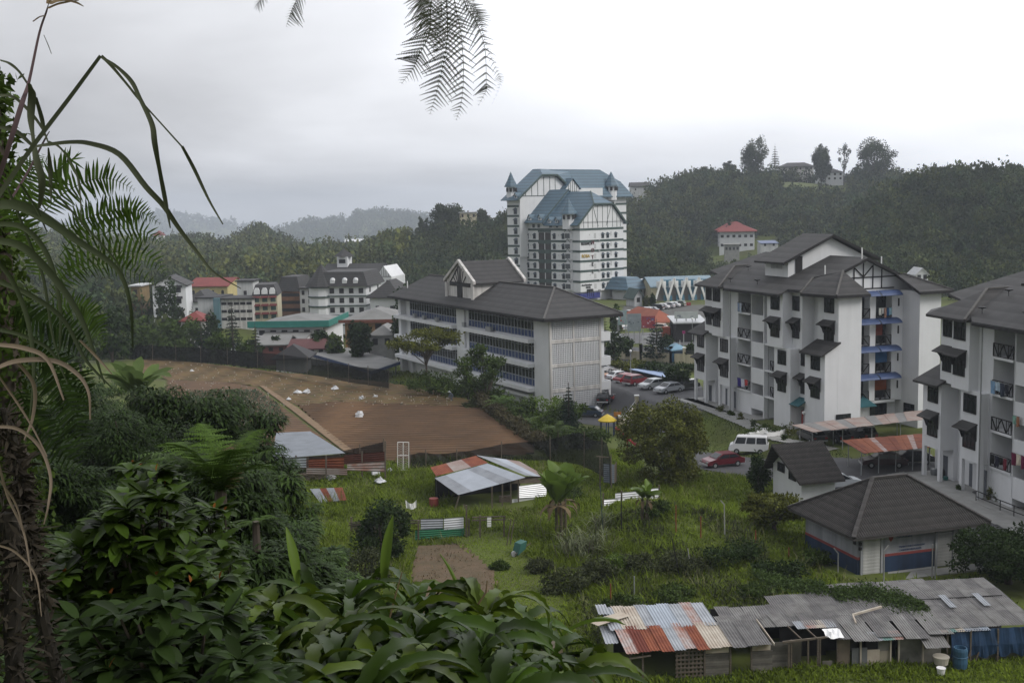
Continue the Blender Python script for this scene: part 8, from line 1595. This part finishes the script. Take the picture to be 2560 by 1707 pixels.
clump('reed', 'upright reed with a feathery flower head at the top left corner', [
    (z1((340, 10), (320, 80), (270, 230), (200, 560), (150, 720), (80, 950), (0, 1200), (-60, 1330)), [3, 5, 6, 8, 13, 13, 12, 12], 1.6, 'stem', leafmat('reed_stem_pink', (.11, .075, .08), .2, .3, 2, .05)), (z1((340, 30), (400, 8), (450, 2), (520, 20), (572, 46)), [12, 10, 8, 6, 2], 1.6, 'flower_head', l_dry), (z1((335, 30), (345, -20), (360, -60)), [12, 14, 10], 1.6, 'flower_head', l_dry), (z1((330, 60), (400, 30), (470, 15), (540, 5)), [6, 6, 5, 3], 1.6, 'flower_head', l_dry), (z1((310, 110), (270, 120), (225, 150)), [4, 4, 3], 1.6, 'flower_head', l_dry),
    (z1((205, 570), (225, 640), (215, 800), (228, 940), (250, 1080), (290, 1240), (275, 1400), (240, 1450)), [10, 20, 18, 9, 16, 18, 10, 3], 1.58), (z1((0, 415), (70, 440), (130, 490), (190, 575)), [5, 7, 6, 5], 1.6), (z1((-20, 655), (90, 665), (200, 760), (290, 880), (340, 1000)), [8, 7, 8, 6, 3], 1.6), (z1((-20, 870), (110, 900), (220, 995)), [8, 11, 8], 1.6), (z1((245, 665), (290, 820), (305, 930)), [8, 11, 5], 1.6), (z1((330, 970), (420, 1020), (520, 1180), (550, 1350), (558, 1540)), [6, 5, 5, 4, 3], 1.62), (z1((332, 1010), (345, 1150), (350, 1380)), [4, 12, 3], 1.6), (z1((60, 1390), (190, 1180), (300, 970), (340, 900)), [6, 6, 5, 3], 1.65, 'stem', MATS['reed_stem_pink']), (z1((300, 240), (330, 310), (352, 370)), [1.5, 2, 1.5], 1.6)], l_reed)
clump('grass_clump', 'wide arching dark green blades crossing the left edge', [
    ([(-20, 515), (45, 515), (110, 545), (190, 600), (290, 670), (326, 760), (332, 870)], [22, 26, 26, 18, 12, 9, 4], 1.4), ([(-20, 600), (60, 620), (140, 700), (200, 790), (235, 880), (262, 960)], [16, 20, 18, 14, 8, 3], 1.4), ([(-20, 560), (60, 570), (120, 640), (150, 760), (150, 880)], [12, 14, 13, 10, 3], 1.45), ([(20, 470), (80, 620), (110, 700), (130, 830), (150, 900)], [6, 8, 8, 6, 3], 1.5), ([(-10, 700), (80, 740), (160, 800), (215, 900), (280, 970)], [12, 13, 11, 8, 3], 1.4), ([(51, 460), (90, 520), (118, 580)], [6, 6, 3], 1.4), ([(120, 460), (190, 540), (280, 640), (310, 690)], [5, 5, 5, 3], 1.5), ([(-20, 640), (30, 700), (70, 800), (85, 920), (75, 1040)], [10, 12, 12, 9, 3], 1.3), ([(-20, 820), (60, 840), (130, 880), (170, 960)], [10, 10, 8, 3], 1.4)], leafmat('dark_blade', (.045, .058, .028), .3, .35, 2, .12))
dry = leafmat('dry_blade', (.19, .15, .11), .3, .3, 3, .12)
clump('grass_clump', 'dry brown curling blades hanging at the left edge', [
    ([(-20, 925), (45, 902), (136, 902), (195, 936), (222, 981), (226, 1049)], [9, 12, 12, 10, 7, 4], 1.2), ([(-20, 1066), (45, 1072), (100, 1117), (127, 1190), (122, 1257), (110, 1310)], [7, 9, 9, 8, 6, 3], 1.2), ([(-10, 930), (36, 995), (81, 1067), (118, 1140)], [5, 6, 5, 3], 1.2), ([(40, 900), (86, 963), (82, 1045), (60, 1100)], [8, 10, 8, 3], 1.22), ([(200, 850), (240, 890), (280, 935)], [6, 7, 3], 1.25), ([(-20, 860), (60, 870), (120, 900), (160, 1000)], [9, 12, 10, 4], 1.2), ([(-10, 1130), (20, 1240), (60, 1330), (80, 1450)], [6, 7, 6, 3], 1.1), ([(0, 1200), (40, 1260), (62, 1340)], [4, 5, 2], 1.1), ([(-10, 1360), (40, 1380), (90, 1440), (104, 1540)], [5, 6, 5, 2], 1.1)], dry)
# dark mossy stems of the left corner
def stemthing(label, pts, w, Yd, seed, m=None, fuzz=500):
    c0 = at(*pts[0], Yd); T = thing('mossy_trunk', label, 'trunk', c0); P = [at(x, y, Yd) - c0 for x, y in pts]; b = MB(); b.tube(P, [w / FPX * Yd] * len(P), 8); b.build('trunk', mat('mossy_black_bark', (.018, .015, .011), .95, .5, 20), T)
    rng = np.random.default_rng(seed); t = rng.random(fuzz) * (len(P) - 1); i = np.minimum(t.astype(int), len(P) - 2); A_ = np.array([tuple(p) for p in P]); Q = A_[i] + (A_[i + 1] - A_[i]) * (t - i)[:, None] + rng.normal(size=(fuzz, 3)) * w / FPX * Yd * .8
    V, F = leaves(rng, Q, .035, .008, None, .1, .3); np_mesh('moss', V, F, mat('root_fibre', (.03, .024, .016), .95, .4, 10), T)
stemthing('black mossy trunk leaning up the lower left corner', [(150, 1720), (110, 1560), (75, 1400), (70, 1250), (40, 1150), (15, 1050)], 17, 2.4, 1)
stemthing('second black mossy trunk at the lower left corner', [(40, 1720), (30, 1560), (35, 1400), (18, 1280)], 24, 2.2, 2); stemthing('thin dark stem rising between the mossy trunks', [(110, 1500), (85, 1380), (60, 1300), (50, 1180), (5, 1020)], 8, 2.3, 3)
tq_ = at(-8, 330, 9); rng = np.random.default_rng(31)
T = thing('climber_clad_tree', 'leaf covered trunk rising at the upper left edge', 'tree', (tq_.x, tq_.y, Hs(tq_.x, tq_.y))); zb = Hs(tq_.x, tq_.y); n = 5200; zt = at(0, 170, 9).z - zb; P = np.column_stack([rng.normal(size=n) * .10 - .04, rng.normal(size=n) * .12, rng.uniform(0, zt, n)]); P[:, 0] *= (1.3 - P[:, 2] / zt * .7)
V, F = leaves(rng, P, .075, .045, None, .1, .4); 
cr, _ = crown_vf(rng, (1.1, -4.2, zt + 2.9), (3.6, 4.6, 1.3), 90, 70, .26, .15, .3); V, F = cat_vf([(V, F), cr])      # unseen crown added over the viewpoint, out of the frame, to shade the slope
np_mesh('crown', V, F, l_mid, T); g = MB(); g.tube([(-.05, 0, 0), (-.05, 0, zt), (.1, -1.0, zt + 1.6), (.8, -3.5, zt + 2.6)], [.12, .09, .08, .04], 8); g.build('trunk', m_bark, T)
# ================================================================ reddish leaved shrub of the lower left
def shrub_big(label, regions, Yr, nros, seed, L=.125, W_=.05, m=l_shrub, name='shrub', nl=10, red=.22, droop=(.3, 1.2)):
    rng = np.random.default_rng(seed); x0, y0, x1, y1 = regions; c = at((x0 + x1) / 2, y1, Yr[1]); T = thing(name, label, 'shrub', c); c = np.array(c); k = 0; Ps = []
    while k < nros:
        px, py = rng.uniform(x0, x1), rng.uniform(y0, y1); top = y0 + (y1 - y0) * .9 * (abs((px - (x0 + x1) / 2) / ((x1 - x0) / 2)) ** 2.4) + 40 * sin(px * .03)
        if py < top: continue
        Ps.append(np.array(at(px, py, rng.uniform(*Yr))) - c); k += 1
    Ps = np.array(Ps); P = np.repeat(Ps, nl, 0); n = len(P); az = rng.uniform(0, 6.28, n); el = rng.uniform(-.1, .8, n)
    V, F = blades(P, az, el, L * rng.uniform(.7, 1.2, n), W_ * rng.uniform(.8, 1.15, n), rng.uniform(*droop, n), 5, .25, 0, rng.uniform(-.3, .3, n), lambda t: np.sin(pi * np.clip(t * .96 + .02, 0, 1)) ** .75); V1, F1 = V, F; s_ = rng.random(nros) < red; Q = np.repeat(Ps[s_], 1, 0) + [0, 0, .01]; n = len(Q)
    V, F = blades(Q, rng.uniform(0, 6.28, n), rng.uniform(.6, 1.5, n), L * .34, W_ * .3, .5, 4, .3); V, F2 = cat_vf([(V1, F1), (V, F)]); o = np_mesh('leaf', V, F2, [m, l_red], T); o.data.polygons.foreach_set('material_index', np.r_[np.zeros(len(F1), np.int32), np.ones(len(F), np.int32)])
    b = MB()
    for i in range(0, nros, 2): e = Ps[i]; b.tube([e * .55 + [0, .3, -.25], e * .8 + [0, .1, -.1], e], [.012, .008, .004], 4, False)
    b.build('twig', m_bark, T); return T
shrub_big('glossy shrub with orange young leaves filling the lower left corner', (60, 1230, 620, 1760), (4.6, 6.4), 620, 1)
shrub_big('upper spray of the reddish leaved shrub beside the tree fern', (270, 1150, 470, 1420), (6.0, 7.2), 60, 2, red=.5)
shrub_big('right spray of the glossy shrub before the thickets', (430, 1240, 610, 1600), (5.6, 6.6), 70, 3, red=.4)
shrub_big('dark broad leaved undergrowth along the bottom left edge', (0, 1500, 760, 1800), (3.6, 5.0), 200, 4, m=l_dark, red=.1, L=.12)
# ================================================================ big arching leaves of the bottom centre
def ginger(label, px, py, Yd, nl, L, W_, seed, m=l_gloss):
    c = at(px, py, Yd); rng = np.random.default_rng(seed); T = thing('arching_leaf_plant', label, 'plant', c, 0, 'big arching leaf plants along the bottom'); az = rng.uniform(0, 6.28) + np.arange(nl) * 2.39996 + rng.normal(size=nl) * .2; el = rng.uniform(.5, 1.25, nl)
    V, F = blades(np.zeros((nl, 3)) + rng.normal(size=(nl, 3)) * .02, az, el, L * rng.uniform(.75, 1.15, nl), W_ * rng.uniform(.85, 1.15, nl), rng.uniform(1.9, 3.0, nl), 20, .32, .14, rng.uniform(-.5, .5, nl), lambda t: np.clip(t * 5, .08, 1) * np.clip((1 - t) * 2.4, 0, 1) ** .7 * (1 + .12 * (-1.) ** np.arange(len(t))), rng); np_mesh('leaf', V, F, m, T)
    b = MB(); b.tube([(0, 0, .02), (.02, .05, -.6), (.0, .1, -1.6)], [.014, .018, .02], 6); b.build('stem', mat('green_cane', (.05, .07, .03), .6), T); return T
gl = [(700, 1520, 6.4), (790, 1495, 7.0), (880, 1490, 6.6), (960, 1530, 7.2), (1050, 1510, 6.6), (1130, 1560, 6.9), (1210, 1520, 6.3), (1290, 1580, 6.8), (1370, 1620, 6.5), (1440, 1680, 6.2), (690, 1620, 5.8), (780, 1600, 6.0), (870, 1590, 5.6), (950, 1640, 5.9), (1040, 1610, 5.5), (1120, 1660, 5.7), (1200, 1630, 5.4), (1280, 1690, 5.6), (740, 1700, 5.2), (840, 1690, 5.0), (930, 1720, 5.1), (1010, 1700, 4.9), (1090, 1730, 5.1), (1180, 1740, 4.9), (650, 1720, 5.0), (1360, 1740, 5.3), (1250, 1760, 4.8), (780, 1770, 4.7), (880, 1780, 4.7), (1000, 1790, 4.7)]
for i, (x, y, d) in enumerate(gl): ginger('arching glossy leaf plant of the mass along the bottom centre', x, y + 30, d, 16, .58, .070, 50 + i, l_gloss if i % 3 else leafmat('glossy_yellow_leaf', (.078, .118, .012), .5, .4, 3.0, .3, .40, .14))
for i, (x, y, d, h_, lb) in enumerate(((960, 1470, 6.8, .22, 'upright rolled young leaf left of the bottom plants'), (745, 1470, 7.2, .2, 'upright young leaf at the left of the bottom plants'), (1160, 1530, 6.8, .2, 'pale rolled leaf in the middle of the bottom plants'))):
    c = at(x, y, d); V, F = blades([[0, 0, 0]], 1.2 + i, 1.35, h_ * 2, .07, .3, 8, .5); o = np_mesh('young_leaf', V, F, l_lime); o.location = c; tag(o, lb, 'leaf')
for i, (pts, lb) in enumerate(((([(970, 1560), (985, 1500), (1005, 1430)]), 'thin pale stalk left among the bottom plants'), (([(1195, 1510), (1215, 1480), (1218, 1450)]), 'thin curved dry stalk right among the bottom plants'))):
    g = MB(); c = at(*pts[0], 6.2); g.tube([at(x, y, 6.2) - c for x, y in pts], [.006, .005, .003], 5); o = g.build('stalk', l_dry); o.location = c; tag(o, lb, 'stalk')
# undergrowth carpeting the near slope so no bare ground shows between the plants
rng = np.random.default_rng(55); n = 60000; t = rng.uniform(-.5, .2, n); y = rng.uniform(6, 62, n) ** 1.0; x = t * y; P = np.column_stack([x, y, H(x, y)]); V, F = blades(P, rng.uniform(0, 6.28, n), rng.uniform(.3, 1.4, n), rng.uniform(.2, .5, n), .06, rng.uniform(.3, 1.6, n), 2, .2); tag(np_mesh('undergrowth', V, F, l_bam), kind='stuff')
# ================================================================ the air
g = MB(); g.box(-5850, 5850, -5850, 5850, -470, 80); hz = g.build('haze'); tag(hz, kind='stuff')
M = bpy.data.materials.new('haze_air'); M.use_nodes = True; t = M.node_tree; t.nodes.clear(); o = t.nodes.new('ShaderNodeOutputMaterial'); v = t.nodes.new('ShaderNodeVolumePrincipled')
v.inputs['Color'].default_value = (.80, .87, .97, 1); v.inputs['Density'].default_value = 0.00023; v.inputs['Anisotropy'].default_value = 0.3; t.links.new(v.outputs[0], o.inputs['Volume']); hz.data.materials.append(M)
